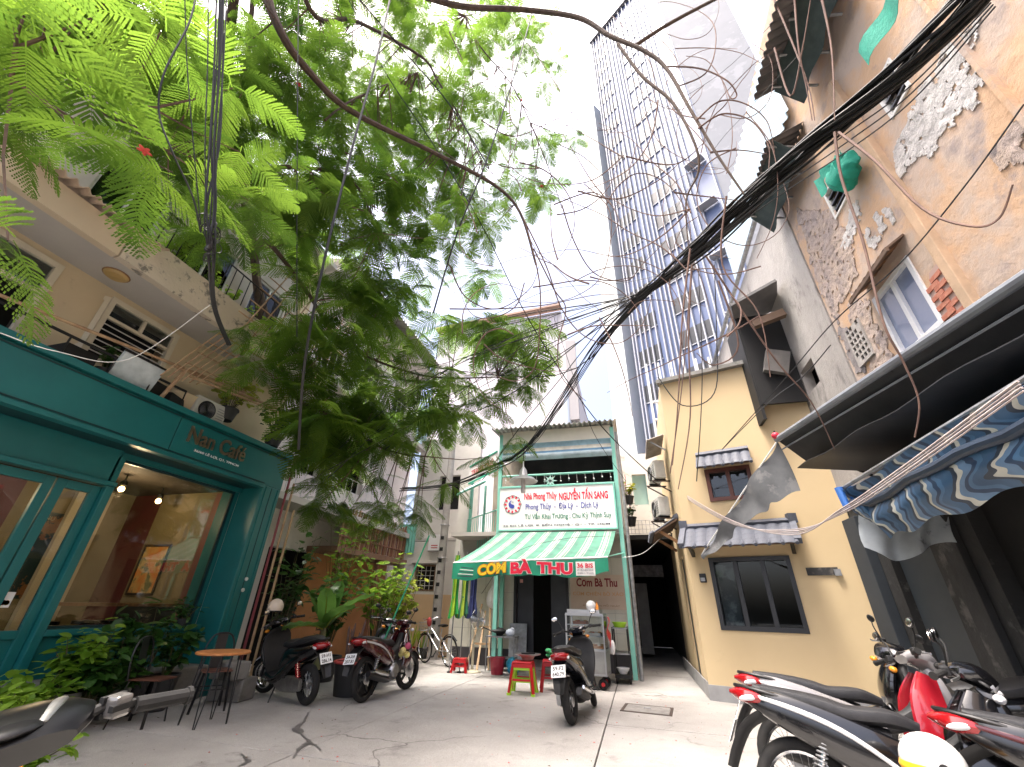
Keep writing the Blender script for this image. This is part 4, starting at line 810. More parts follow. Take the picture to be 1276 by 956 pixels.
# peeled plaster, thin flakes proud of the wall
flake = M('bare_plaster', (.62,.6,.58), (.42,.4,.39), .95, 5, bump=1.0, bscale=8, bdist=.06)
from mathutils import noise as mnoise
def flakes(pts, seed=0, mat=flake, sub=4, jag=.05, name='peeled_patch', cs=.018):
    Q = [onX(px, py, PX) for px, py in pts]; P = [(p.y, p.z) for p in Q]; n = len(P)
    y0, y1 = min(p[0] for p in P), max(p[0] for p in P); z0, z1 = min(p[1] for p in P), max(p[1] for p in P); sz = max(y1-y0, z1-z0)
    def inside(y, z):
        k = False
        for i in range(n):
            (ya, za), (yb, zb) = P[i], P[i-1]
            if (za > z) != (zb > z) and y < (yb-ya)*(z-za)/(zb-za)+ya: k = not k
        return k
    am = min(.12, sz*.22)
    def hit(i, j):
        y, z = y0-.1+i*cs, z0-.1+j*cs; v = Vector((y*5, z*5, seed*3.1)); w_ = Vector((y*17, z*17, seed*1.7))
        return inside(y+am*mnoise.noise(v)+am*.5*mnoise.noise(w_), z+am*mnoise.noise(v+Vector((9,4,2)))+am*.5*mnoise.noise(w_+Vector((3,8,1)))) and mnoise.noise(w_*.8+Vector((1,1,5))) < .42
    ni, nj = int((y1-y0+.2)/cs), int((z1-z0+.2)/cs); H = {(i, j) for i in range(ni) for j in range(nj) if hit(i, j)}
    m = MB(); idx = {}
    def vt(i, j, d):
        if (i, j, d) not in idx:
            y, z = y0-.1+(i-.5)*cs, z0-.1+(j-.5)*cs; jt = Vector((y*40, z*40, seed)); idx[(i, j, d)] = len(m.v)
            m.v.append((PX-d*(.004+.007*(1+mnoise.noise(jt*.3)))-.0015, y+cs*.35*mnoise.noise(jt), z+cs*.35*mnoise.noise(jt+Vector((5,5,5)))))
        return idx[(i, j, d)]
    for i, j in H:
        m.f.append((vt(i,j,1), vt(i,j+1,1), vt(i+1,j+1,1), vt(i+1,j,1)))
        for di, dj, e0, e1 in ((-1,0,(i,j),(i,j+1)),(1,0,(i+1,j+1),(i+1,j)),(0,-1,(i+1,j),(i,j)),(0,1,(i,j+1),(i+1,j+1))):
            if (i+di, j+dj) not in H: m.f.append((vt(*e0,1), vt(*e0,0), vt(*e1,0), vt(*e1,1)))
    return m.build(name, mat, pb)
flakes([(1222,22),(1225,40),(1196,75),(1222,100),(1200,140),(1178,165),(1160,190),(1140,198),(1120,222),(1116,190),(1130,150),(1150,110),(1170,75),(1195,45)], 1, jag=.75, sub=9)
flakes([(1196,120),(1212,112),(1222,128),(1214,140),(1200,136)], 31, jag=.6)
flakes([(1150,176),(1166,170),(1172,186),(1160,196)], 32, jag=.6)
mott = M('mottled_plaster', (.36,.30,.28), (.47,.37,.30), .95, 4, bump=1., bscale=9, bdist=.05, third=(.2,.17,.165), tlo=.55, thi=.66, tscale=5)
flakes([(992,262),(1035,262),(1062,300),(1070,340),(1052,372),(1040,395),(1026,372),(1010,320)], 33, mott, sub=8, jag=.5)
flakes([(1062,360),(1080,378),(1100,420),(1112,448),(1094,470),(1074,440),(1060,400)], 34, mott, sub=8, jag=.5)
flakes([(1252,160),(1272,150),(1276,200),(1250,215),(1236,190)], 35, mott, sub=6, jag=.6)
for i, q in enumerate(([(1095,262),(1108,280),(1100,290),(1086,272)],[(1084,284),(1098,302),(1088,312),(1076,294)],[(1065,255),(1075,262),(1060,300),(1050,318),(1052,290)],[(1105,255),(1118,276),(1112,284),(1100,262)])): flakes(q, 5+i, jag=.4)
flakes([(1040,395),(1075,430),(1085,445),(1070,470),(1052,432)], 12, M('dark_stain_plaster', (.3,.27,.26), (.2,.18,.18), .95, 5, bump=.6), jag=.5)
# exposed brick
br1 = M('exposed_brick', (.42,.14,.085), (.5,.22,.15), .9, 9, bump=.5); me = MB().span((-.012,-.095,-.028), (.006,.095,.028)).mesh('brick', br1)
bk = MB().prism([(4.8,4.2),(4.76,4.5),(4.62,4.74),(4.42,4.76),(4.40,4.35),(4.40,4.1),(4.7,4.08)], lambda u, v, t: V3(t, u, v), PX-.016, PX-.003).build('brick_patch', M('mortar', (.42,.3,.26), None, .95), pb)
for j in range(10):
    for i in range(3):
        y = 4.38+i*.205+(.1 if j % 2 else 0)-.03; z = 4.13+j*.064
        if y < 4.46 or y > 4.74 or (z > 4.6 and y > 4.6): continue
        inst(me, 'brick', bk, (PX-.018+random.uniform(-.006,.004), y, z), (0, 0, random.uniform(-.05,.05)))
# vent blocks beside the dark lean-to
vb = MB().wall((PX-.04,6.45,4.55), (0,-1,0), .42, .62, [(.04+.095*i,.11+.095*i,.05+.1*j,.12+.1*j) for i in range(4) for j in range(6) if (i+j) % 7], .06, (-1,0,0)).build('vent_block', gp, pb)
MB().span((PX-.015,6.05,4.57), (PX-.005,6.44,5.15)).build('vent_dark', darkroom, vb)
# upper lean-to awnings with netting
netm = M('dark_net', (.03,.045,.045), (.05,.07,.065), .9, 6); gnet = M('green_net', (.01,.24,.17), (.015,.32,.22), .8, 7, bump=.5, bscale=25)
for i, (p0, p1, zz) in enumerate((((1008,100),(1130,10),.0),((965,250),(1035,215),0))):
    t = thing('tin_awning', ['large dark corrugated awning at the top of the peeling wall', 'dark corrugated awning above the green net bundle'][i], 'awning')
    a, c = onX(*p0, PX), onX(*p1, PX); y0, y1 = sorted((a.y, c.y)); z = max(a.z, c.z)+(.2 if i == 0 else -.1)
    corr(MB(), (PX,y1,z), (0,-1,0), y1-y0, (-.9,0,-.42), .95 if i == 0 else .7, .025, .12).build('sheet', M('dark_tin', (.09,.09,.09), (.15,.14,.14), .6, 3), t, True)
    for y in np.linspace(y0+.1, y1-.1, 4): MB().bar((PX,y,z-.55), (PX-.6,y,z-.3), .03, .03).build('strut', galv, t)
    MB().grid(lambda u, v: V3(PX-.55+.3*v+.03*math.sin(u*15), y0+(y1-y0)*u, z-.28-.5*v), 16, 4, .004).build('net', netm, t, True)
t = thing('green_net_bundle', 'bundle of green netting hung below the dark awning', 'netting')
nb = MB(); c0 = onX(1050,215,PX-.18)
nb.ell((0,0,0), (.16,.26,.24), 40, 26)
from mathutils import noise as mnoise
nb.v = [tuple(c0+Vector(p)*(1+.38*mnoise.noise(Vector((p[0]*2+7,p[1]*9,p[2]*4)))+.2*mnoise.noise(Vector((p[0]*9,p[1]*24,p[2]*9))))) for p in nb.v]
nb.build('folds', gnet, t, True); MB().grid(lambda u, v: c0+V3(-.08+.06*math.sin(u*9), -.25+.75*u, .12+.4*v*u+.05*math.sin(v*6)), 14, 6, .004).build('loose_sheet', gnet, t, True)
t = thing('green_net_bundle', 'green netting draped on the topmost awning edge', 'netting'); c1 = onX(1110,5,PX-.5); MB().grid(lambda u, v: c1+V3(.04*math.sin(u*12), -.6+1.1*u, -.12+.3*v+.03*math.sin(u*9)), 14, 4, .004).build('loose_sheet', gnet, t, True)
# dark lean-to between the yellow roof and the old wall
dk_b = M('dim_board', (.12,.115,.11), (.17,.16,.15), .8, 4)
ls = thing('rooftop_shed', 'small black sheet metal shed wedged between yellow roof and old wall', 'shed')
MB().span((2.75,8.3,4.9), (3.56,8.36,7.0)).build('front_panel', blackm, ls); MB().bar((2.7,8.35,7.05), (3.58,8.1,7.35), 1.0, .06).build('roof', M('dark_tin', (.09,.09,.09), (.15,.14,.14), .6, 3), ls)
MB().bar((2.9,7.98,6.55), (3.5,7.9,6.7), .14, .16).build('beam', M('dark_wood', (.14,.09,.06), (.1,.06,.04), .8), ls); MB().box((3.2,8.2,5.75), (.42,.12,.5), Mx=Matrix.Rotation(R(18),3,'Y')).build('grey_board', dk_b, ls); MB().span((2.72,8.32,4.6), (2.78,9.2,7.0)).build('side_panel', blackm, ls)
# terrace structure with white railing behind the yellow roof
wt = thing('terrace_railing', 'white railing and posts on the block behind the yellow roof', 'railing')
railing(wt, (1.2,13.6,0), (3.4,13.2,0), 6.3, 7.6, 14, white, .022, (0,.5,1))
for k in range(6): MB().bar((1.2+.42*k,13.7,6.0), (1.2+.42*k,13.7,9.2), .06, .06, (1,0,0)).build('post', white, wt)

# lower shop row under the awnings
lr = thing('old_shopfront', 'dark worn ground floor front under the black awning', 'building')
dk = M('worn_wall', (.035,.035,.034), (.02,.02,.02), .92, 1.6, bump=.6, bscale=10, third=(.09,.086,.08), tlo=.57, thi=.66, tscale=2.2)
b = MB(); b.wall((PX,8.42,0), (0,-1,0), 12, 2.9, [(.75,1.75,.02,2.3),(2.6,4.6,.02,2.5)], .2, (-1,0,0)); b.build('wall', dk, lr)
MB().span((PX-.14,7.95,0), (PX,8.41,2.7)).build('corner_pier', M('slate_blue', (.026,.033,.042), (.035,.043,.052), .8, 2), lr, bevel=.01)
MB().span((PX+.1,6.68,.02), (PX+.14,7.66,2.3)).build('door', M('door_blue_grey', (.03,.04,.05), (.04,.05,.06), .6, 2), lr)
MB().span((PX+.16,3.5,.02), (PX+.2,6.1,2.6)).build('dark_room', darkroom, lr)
for k in range(3): MB().span((PX-.02,5.05-.33*k,1.2), (PX+.02,5.3-.33*k,1.9)).build('shelf_panel', blackm, lr)
for y in (6.05, 2.3): MB().span((PX-.08,y,0), (PX-.002,y+.28,2.9)).build('pilaster', dk, lr, bevel=.01)
t = thing('tarp_bundle', 'pale grey tarpaulin bundle hanging at the end of the blue tarp', 'tarpaulin')
tp = M('grey_tarp', (.42,.46,.48), (.3,.33,.35), .7, 3, third=(.1,.11,.12), tlo=.6, thi=.66, tscale=3)
MB().grid(lambda u, v: V3(2.75+.8*u+.05*math.sin(v*5), 6.2-.15*u+.06*math.sin(u*14+v*3), 2.78-(.75+.12*math.sin(u*5))*v-.1*u), 24, 10, .006).build('sheet', tp, t, True)
for k in range(3): MB().tube([(2.6+.12*k,6.1,2.72),(2.62+.13*k,6.08,2.45-.05*k)], .045, 8).build('blue_knot', M('tarp_blue', (.03,.12,.42), (.05,.18,.5), .5, 6), t)
# black awning
A1, A2 = V3(2.5,7.33,3.83), V3(3.12,2.0,3.42)
ba = thing('black_awning', 'long black canvas awning with grey edge on the right', 'awning')
cv = M('black_canvas', (.012,.013,.016), (.02,.021,.024), .55, 3, bump=.1); ge = M('grey_edge', (.22,.24,.26), (.16,.17,.19), .45, 3)
MB().grid(lambda u, v: A1.lerp(A2,u)*(1-v)+V3(PX, A1.y+(A2.y-A1.y)*u, A1.z+.3-.3*u)*v+V3(0,0,-.05*math.sin(v*3.1)), 16, 6, .01).build('canopy', cv, ba, True)
MB().grid(lambda u, v: A1.lerp(A2,u)+V3(.42*v+.03*math.sin(u*21)*v, 0, -.5*v-.02*math.sin(u*9)*v), 30, 5, .006).build('valance', cv, ba, True)
MB().tube([A1, A2], .05, 10).build('front_bar', ge, ba, True)
MB().bar(A1+V3(.055,0,-.16), A2+V3(.055,0,-.16), .02, .07, (1,0,.6)).build('grey_stripe', ge, ba)
for u in (.02, .5, .97): p = A1.lerp(A2,u); MB().tube([p, V3(PX, p.y, p.z-.7)], .02, 6).build('arm', blackm, ba)
MB().grid(lambda u, v: V3(2.62+.95*u, 7.2-4.9*v, 3.3-.4*v-.1*u+.02*math.sin(v*20)), 4, 20, .01).build('lining', cv, ba, True)
fc = thing('awning_flap', 'loose grey cloth flap strung from the black awning to the yellow corner', 'cloth')
P0, P1, P2, P3 = V3(2.5,7.33,3.8), V3(1.2,8.55,2.2), V3(1.26,8.52,2.1), V3(2.56,7.31,2.98)
MB().grid(lambda u, v: P0.lerp(P1,u)*(1-v)+P3.lerp(P2,u)*v+V3(.05*math.sin(u*16+v*2),.06*math.sin(u*13)*v,+.1*math.sin(u*3.1)*v+.025*math.sin(u*34)*v), 40, 10, .004).build('sheet', M('grey_cloth', (.15,.155,.16), (.09,.095,.1), .7, 3, third=(.2,.2,.2), tlo=.55, thi=.6), fc, True)
MB().tube(bez([P0, P0.lerp(P1,.5)+V3(0,0,.01), P1], 6), .012, 6).build('edge_cord', white, fc)
ln = thing('red_lantern', 'small red round lantern at the far end of the black awning', 'lantern', A1+V3(-.03,-.08,.04)); MB().ell((0,0,0), (.06,.06,.055), 14, 10).build('shade', M('lantern_red', (.62,.02,.05), None, .5), ln, True); MB().lathe([(.015,.05),(.015,.08),(0,.09)], 8).build('cap', blackm, ln)
# blue swirl tarp
bt_ = thing('striped_tarp', 'blue and white wave patterned tarp sagging below the black awning', 'tarpaulin')
sw = stripes('tarp_waves', [(0,(.035,.1,.2)),(.28,(.02,.035,.06)),(.4,(.55,.56,.5)),(.52,(.12,.22,.36)),(.72,(.02,.05,.11)),(.86,(.06,.15,.28))], 0, .085, .45, wob=.22)
def tpf(u, v):
    y = 6.1-4.6*u
    if v < .35: k = v/.35; return V3(3.45-.85*k, y, 2.98-.3*k-.10*math.sin(k*3.1)*(.6+.4*math.sin(u*9)))
    k = (v-.35)/.65; return V3(2.6+.12*k+.05*math.sin(k*7)+.05*math.sin(u*11+k*2), y+.06*math.sin(k*5+u*7), 2.68-(.55+.06*math.sin(u*5+1)+.03*math.sin(u*37))*k*(1-.35*(u < .06)))
MB().grid(tpf, 70, 22, .006).build('sheet', sw, bt_, True)
MB().tube([tpf(i/20,.62)+V3(-.03,0,0) for i in range(21)], .045, 10).build('rolled_hem', sw, bt_, True); MB().tube([(2.66,6.2,2.72),(2.66,1.4,2.72)], .025, 8).build('pole', galv, bt_, True)
hs = thing('cord_bundle', 'twisted pale cords tied along the blue tarp pole to the yellow corner', 'cord')
for k in range(4): MB().tube(bez([onX(836,608,1.06)+V3(0,0,.02*k), at(905,650,7.4)+V3(0,0,.02*k), at(985,660,6.3)+V3(0,0,-.02*k), at(1050,640,5.6)+V3(0,0,.015*k), at(1130,590,4.6)+V3(0,0,.02*k), at(1276,487,3.5)+V3(0,0,.02*k)], 8), .006+.002*(k % 2), 5).build('strand', M('pale_cord', (.42,.37,.35), (.3,.25,.24), .7), hs)

# ================================================================ tower
tw = thing('apartment_tower', 'tall blue tower with white fins rising behind the yellow house', 'building')
T0, T1, T2 = V3(1.95,31.9,0), V3(10.2,25.9,0), V3(15.9,24.4,0); TH = 75.5
tb = M('tower_blue', (.105,.145,.26), (.095,.13,.24), .5, .15); tg = M('tower_grey', (.2,.21,.235), (.175,.187,.21), .75, .4, bump=.4, bscale=1.2, third=(.23,.24,.265), tlo=.55, thi=.6, tscale=.5); tgl = M('tower_glass', (.022,.024,.026), (.05,.052,.055), .35, .6); twt = M('tower_white', (.36,.37,.4), None, .6)
MB().prism([(T0.x,T0.y),(T1.x,T1.y),(T1.x+4,T1.y+14),(T0.x+4,T0.y+14)], lambda u, v, t: V3(u, v, t), 0, TH).build('blue_core', tb, tw)
MB().prism([(T1.x+.02,T1.y),(T2.x,T2.y),(T2.x+5,T2.y+12),(T1.x+4.02,T1.y+14)], lambda u, v, t: V3(u, v, t), 0, TH+6).build('grey_core', tg, tw)
TU = (T1-T0).normalized(); TN = V3(TU.y, -TU.x, 0); TL = (T1-T0).length; ang = math.atan2(TU.y, TU.x)
def fin(u, wd=.1): MB().bar(T0+TU*(u*TL)+TN*.12+V3(0,0,0), T0+TU*(u*TL)+TN*.12+V3(0,0,TH+.3), wd, .24, TN).build('fin', twt, tw)
for u in (.02,.05,.10,.145,.19,.245,.30,.345,.385,.42,.495,.555,.62,.68,.73,.78,.83,.985): fin(u)
wm = MB().span((-.36,-.06,0), (.36,-.01,1.5)).mesh('window', tgl); fm_ = MB().span((-.4,-.1,-.1), (.4,-.02,-.02)).mesh('sill', twt)
for fl in range(21):
    z = 6+fl*3.3
    for u in (.072,.122,.168,.22,.46,.525,.585,.65):
        o = inst(wm, 'window', tw, T0+TU*(u*TL)+V3(0,0,z), (0,0,ang)); 
        if fl < 18: inst(fm_, 'sill', o)
MB().bar(T0+TN*.2+V3(0,0,TH+.2), T1+TN*.2+V3(0,0,TH+.2), .5, .5).build('parapet', twt, tw)
rng2 = random.Random(3)
for k in range(6):
    z = 9+k*5.5; p = T0+TU*TL*.88+TN*.45+V3(0,0,z); MB().bar(p-TU*.8, p+TU*.8, .8, .1).build('balcony_slab', twt, tw)
MB().bar(T0-TU*1.3+V3(0,1.5,0), T0-TU*1.3+V3(0,1.5,62), 2.0, 1.6, TN).build('stair_core', M('tower_pale', (.6,.6,.58), (.5,.55,.53), .6, .5), tw)
# ================================================================ motorbikes
lens_red = M('lens_red', (.26,.006,.009), None, .15, coat=.6); lens_clear = M('lens_clear', (.6,.6,.62), None, .1, coat=.8); lens_amber = M('lens_amber', (.7,.25,.02), None, .2)
seatm = M('seat_vinyl', (.012,.012,.014), (.02,.02,.022), .5, 30, bump=.15, bscale=120); darkpl = M('dark_plastic', (.009,.009,.01), (.014,.014,.014), .6, 20)
plate_m = M('plate_white', (.78,.79,.78), None, .5); plate_t = M('plate_black', (.02,.02,.02), None, .6)
def paint(name, c): return M(name, c, None, .18, coat=.8)
def wheel(parent, x, r, spokes, front, Mx=None, tw=.045, cast=False):
    Mw = Matrix.Translation((x,0,r)) @ Matrix.Rotation(R(90),4,'X')
    if Mx is not None: Mw = Mx @ Mw
    w_ = MB().lathe([(.0,-.05),(.04,-.05),(.05,-.03),(.05,.03),(.04,.05),(0,.05)], 16, Mw).build('wheel', alu, parent, True)
    MB().torus(r-tw, tw, 36, 10, Mw, 1.0).build('tyre', rubber, w_, True, ang=60)
    MB().lathe([(r-.085,-.03),(r-.07,-.033),(r-.06,-.02),(r-.085,-.015),(r-.085,.015),(r-.06,.02),(r-.07,.033),(r-.085,.03),(r-.085,-.03)], 36, Mw).build('rim', black if cast else chrome, w_, True)
    b = MB()
    if cast:
        for k in range(5): a = k*2*math.pi/5; b.bar(Mw @ V3(.03*math.cos(a),.03*math.sin(a),0), Mw @ V3((r-.08)*math.cos(a+.2),(r-.08)*math.sin(a+.2),0), .035, .025, Mw.to_3x3() @ V3(0,0,1))
    else:
        for k in range(28):
            a = k*2*math.pi/28; s_ = .03 if k % 2 else -.03; b.tube([Mw @ V3(.045*math.cos(a+.5*(1 if k % 4 < 2 else -1)),.045*math.sin(a+.5*(1 if k % 4 < 2 else -1)),s_), Mw @ V3((r-.08)*math.cos(a),(r-.08)*math.sin(a),0)], .0022, 4, False)
    b.build('spokes', alu if not cast else black, w_)
    MB().lathe([(.05,.036),(.11 if front else .075,.04),(.11 if front else .075,.044),(.05,.046)], 24, Mw).build('brake_disc', steel, w_)
    return w_
def motorbike(label, style, loc, yaw, lean=6, steer=0, body=None, accent=None, panel=None, plate=('59-F1','123.45'), cast=False, decal=None, group='parked motorbikes', name=None, mirror=True, tailc=None):
    sc = style == 'scooter'
    t = thing(name or ('scooter' if sc else 'motorbike'), label, 'scooter' if sc else 'motorbike', loc, yaw, group); t.rotation_euler = (R(-lean), 0, yaw); t.rotation_mode = 'XYZ'
    r = .255 if sc else .29; xr, xf = -.62, .63
    accent = accent or body; panel = panel or body; tailc = tailc or body
    ax0 = V3(.40,0,.90); St = Matrix.Translation(ax0) @ Matrix.Rotation(R(steer), 4, V3(-.44,0,.9).normalized()) @ Matrix.Translation(-ax0)
    wheel(t, xr, r, True, False, None, .05 if sc else .04, cast); wheel(t, xf, r, True, True, St, .045 if sc else .036, cast)
    # front end
    b = MB()
    for y in (-.075,.075): b.tube([V3(xf,y,r), V3(xf-.12,y,r+.3), V3(.43,y,.82)], [.022,.024,.02], 8)
    fk = b.build('fork', alu if not sc else darkpl, t, True, Mx=St)
    P = [(xf+(r+.03)*math.cos(a), r+(r+.03)*math.sin(a)) for a in [R(d) for d in (25,50,75,100,125,150)]]
    MB().sweep(P[::-1], [.05,.07,.075,.075,.07,.045], .007, 12, 3, arc=.04).build('front_fender', body, t, True, Mx=St)
    if sc:
        MB().sweep([(.31,.34),(.34,.5),(.39,.68),(.40,.84),(.36,.92)], [.15,.2,.22,.2,.12], [.03,.035,.035,.035,.03], 18, 3.2, arc=-.02).build('leg_shield', darkpl, t, True)
        MB().sweep([(.38,.33),(.47,.46),(.52,.62),(.49,.78),(.42,.92)], [.06,.14,.18,.17,.11], [.03,.05,.06,.05,.04], 18, 2.6).build('front_cowl', body, t, True)
        MB().sweep([(.36,.32),(.2,.27),(.0,.28),(-.12,.34)], [.15,.17,.17,.15], [.04,.045,.045,.05], 16, 4).build('floorboard', darkpl, t, True)
        for s_ in (-1,1): MB().sweep([(.3,.32),(.05,.27),(-.2,.38),(-.5,.58),(-.82,.72)], [.012,.02,.03,.03,.01], [.035,.05,.07,.05,.02], 10, 2.6, y=[s_*.15,s_*.17,s_*.17,s_*.15,s_*.07]).build('side_trim', accent, t, True)
        MB().sweep([(.0,.42),(-.12,.55),(-.3,.6),(-.55,.64),(-.8,.72),(-.93,.77)], [.12,.15,.17,.17,.13,.05], [.1,.14,.13,.11,.07,.025], 18, 2.8).build('body_shell', body, t, True)
        MB().sweep([(.04,.71),(-.1,.735),(-.32,.745),(-.5,.79),(-.7,.815),(-.84,.81)], [.09,.13,.15,.145,.12,.07], [.04,.055,.055,.06,.05,.025], 16, 2.8).build('seat', seatm, t, True)
        hz = 1.0
    else:
        for s_ in (-1,1):
            MB().sweep([(.40,.90),(.33,.72),(.30,.52),(.22,.36)], [.02,.03,.032,.02], [.06,.11,.12,.06], 12, 3, y=[s_*.09,s_*.15,s_*.18,s_*.17]).build('leg_shield', panel, t, True)
            MB().sweep([(.02,.55),(-.18,.54),(-.45,.64),(-.7,.73),(-.92,.8)], [.02,.035,.04,.035,.012], [.06,.13,.12,.09,.03], 12, 2.6, y=[s_*.09,s_*.115,s_*.12,s_*.105,s_*.05]).build('side_panel', body, t, True)
            MB().sweep([(-.05,.45),(-.3,.62),(-.55,.72),(-.9,.8)], [.008,.01,.01,.006], [.012,.014,.016,.01], 8, 2.4, y=[s_*.13,s_*.165,s_*.168,s_*.085]).build('side_stripe', accent, t, True)
        MB().sweep([(.44,.62),(.47,.74),(.46,.86),(.42,.94)], [.06,.1,.1,.07], [.05,.055,.05,.04], 14, 2.6).build('front_cowl', body, t, True)
        MB().sweep([(.38,.84),(.28,.66),(.1,.57),(-.15,.56)], [.055,.065,.075,.09], [.05,.06,.06,.08], 12, 2.8).build('frame_cover', darkpl, t, True)
        MB().sweep([(-.1,.62),(-.4,.66),(-.7,.73),(-.88,.78)], [.09,.1,.09,.04], [.06,.08,.06,.02], 12, 2.8).build('tail_core', darkpl, t, True)
        MB().sweep([(.06,.70),(-.08,.735),(-.28,.735),(-.42,.765),(-.62,.8),(-.82,.835)], [.07,.115,.135,.13,.115,.07], [.03,.05,.05,.055,.045,.02], 16, 2.8).build('seat', seatm, t, True)
        hz = 1.0
    # handlebar group
    nk = 1 if mirror else 1.5; nac = MB().sweep([(.30,1.0),(.36,1.02),(.44,1.0),(.49,.94)], [.09*nk,.14*nk,.14*nk,.08*nk], [.03,.05,.06,.05], 16, 2.6).build('handlebar_cover', body, t, True, Mx=St)
    MB().ell((.485,0,.965), (.04,.095,.05), 16, 10).build('headlight', lens_clear, nac, True, Mx=St); MB().ell((.335,0,1.045), (.05,.08,.015), 14, 8).build('dashboard', black, nac, True, Mx=St)
    if not mirror:
        for s_ in (-1,1): MB().sweep([(.31,1.045),(.37,1.066),(.44,1.05)], [.012,.018,.008], .006, 10, 2.4, y=[s_*.06,s_*.12,s_*.17]).build('silver_flash', alu, nac, True, Mx=St)
    for s_ in (-1,1):
        hb = MB().tube([V3(.36,s_*.1,1.0), V3(.34,s_*.2,1.03), V3(.29,s_*.29,1.02)], .013, 8).build('handlebar', blackm, t, True, Mx=St)
        MB().tube([V3(.30,s_*.255,1.022), V3(.265,s_*.37,1.012)], [.019,.018], 10).tube([V3(.265,s_*.37,1.012), V3(.262,s_*.38,1.011)], .022, 10).build('grip', rubber, hb, True, Mx=St)
        MB().tube(bez([V3(.345,s_*.22,1.025), V3(.37,s_*.3,1.01), V3(.335,s_*.38,.995)], 4), .007, 6).build('lever', alu, hb, True, Mx=St)
        sbk = MB().box((.318,s_*.222,1.03), (.05,.05,.05) if mirror else (.05,.042,.05)).build('switch_block', darkpl if mirror else M('switch_silver', (.3,.29,.28), (.2,.195,.19), .3, 14, metal=.7), hb, bevel=.008, Mx=St)
        if not mirror:
            for k, (dx, dz) in enumerate(((-.02,.0),(.018,-.018),(.018,.016))): MB().box((.318+dx,s_*.222,1.03+dz), (.016,.056,.014)).build('switch_button', blackm, sbk, Mx=St)
        if mirror:
            mr = MB().tube(bez([V3(.33,s_*.2,1.04), V3(.35,s_*.25,1.14), V3(.33,s_*.3,1.19)], 4), .006, 6).build('mirror', blackm, t, True, Mx=St)
            MB().ell((.325,s_*.315,1.215), (.014,.055,.036), 14, 8).build('mirror_shell', black, mr, True, Mx=St); MB().ell((.313,s_*.315,1.215), (.005,.048,.03), 14, 6).build('mirror_glass', chrome, mr, True, Mx=St)
        MB().ell((.50,s_*.13,.9), (.03,.04,.025), 10, 7).build('indicator', lens_amber if sc else lens_clear, t, True, Mx=St)
    # rear
    zt = .74 if sc else .775
    MB().sweep([(-.70,zt-.025),(-.82,zt),(-.91,zt+.012),(-.98,zt+.022)], [.10,.128,.11,.03], [.03,.052,.045,.012], 14, 2.6).build('tail_light', lens_red, t, True)
    for s_ in (-1,1): MB().ell((-.84,s_*.112,zt-.005), (.075,.022,.02), 12, 8, Matrix.Rotation(-s_*.25,3,'Z') @ Matrix.Rotation(-.15,3,'Y')).build('indicator', lens_clear, t, True)
    MB().tube(bez([V3(-.62,.12,.78), V3(-.78,.115,.815), V3(-.92,.05,.835), V3(-.92,-.05,.835), V3(-.78,-.115,.815), V3(-.62,-.12,.78)], 6), .012, 8).build('grab_rail', black, t, True)
    MB().sweep([(-.74,.68),(-.88,.6),(-.97,.47),(-1.02,.36)], [.095,.09,.08,.06], [.014,.014,.012,.008], 12, 3.5, arc=.05).build('rear_fender', darkpl, t, True)
    a = V3(-.99,0,.60) if sc else V3(-1.0,0,.57); Nn = V3(-.9,0,.42).normalized(); Up = V3(.42,0,.9).normalized(); Rt = V3(0,-1,0)
    pl_ = MB().box(a, (.19,.14,.004), Mx=Matrix((Rt, Up, Nn)).transposed()).build('licence_plate', plate_m, t)
    text(plate[0], 'lettering', plate_t, pl_, a+Nn*.0025+Up*.008-Rt*.07, Rt, Up, width=.14, height=.045, ext=.001, bold=.02); text(plate[1], 'lettering', plate_t, pl_, a+Nn*.0025-Up*.056-Rt*.075, Rt, Up, width=.15, height=.045, ext=.001, bold=.02)
    # engine, drive, exhaust
    if sc:
        MB().sweep([(.0,.26),(-.2,.25),(-.45,.27),(-.66,.27)], [.03,.05,.05,.03], [.06,.1,.1,.07], 12, 2.8, y=.14).build('belt_case', alu, t, True)
        MB().ell((-.2,-.04,.27), (.14,.12,.11), 16, 10).build('engine', darkpl, t, True)
    else:
        Me = Matrix.Translation((.0,0,.33)) @ Matrix.Rotation(R(90),4,'X')
        e_ = MB().lathe([(0,-.16),(.08,-.16),(.1,-.14),(.12,-.1),(.12,.1),(.1,.14),(.08,.16),(0,.16)], 20, Me).build('engine', alu, t, True)
        MB().sweep([(.08,.36),(.2,.37),(.32,.38)], [.07,.075,.06], [.07,.075,.06], 12, 5).build('cylinder', alu, e_, True)
        for k in range(5): MB().box((.16+k*.03,0,.372), (.008,.17,.17)).build('cooling_fin', alu, e_)
        MB().sweep([(-.1,.32),(-.35,.3),(-.6,.295)], [.018,.018,.018], [.04,.035,.045], 10, 3, y=.11).build('chain_case', darkpl, t, True)
    MB().tube([V3(.1,-.05,.28), V3(.02,-.13,.2), V3(-.2,-.15,.21)], .016, 8).build('exhaust_pipe', chrome, t, True)
    mf = MB().tube([V3(-.2,-.155,.22), V3(-.3,-.16,.245), V3(-.7,-.175,.34), V3(-.78,-.178,.36)], [.03,.05,.058,.04], 14).build('muffler', darkpl if sc else black, t, True); MB().sweep([(-.3,.30),(-.5,.345),(-.68,.39)], .012, [.02,.03,.02], 10, 2.6, y=-.222).build('heat_shield', chrome, mf, True)
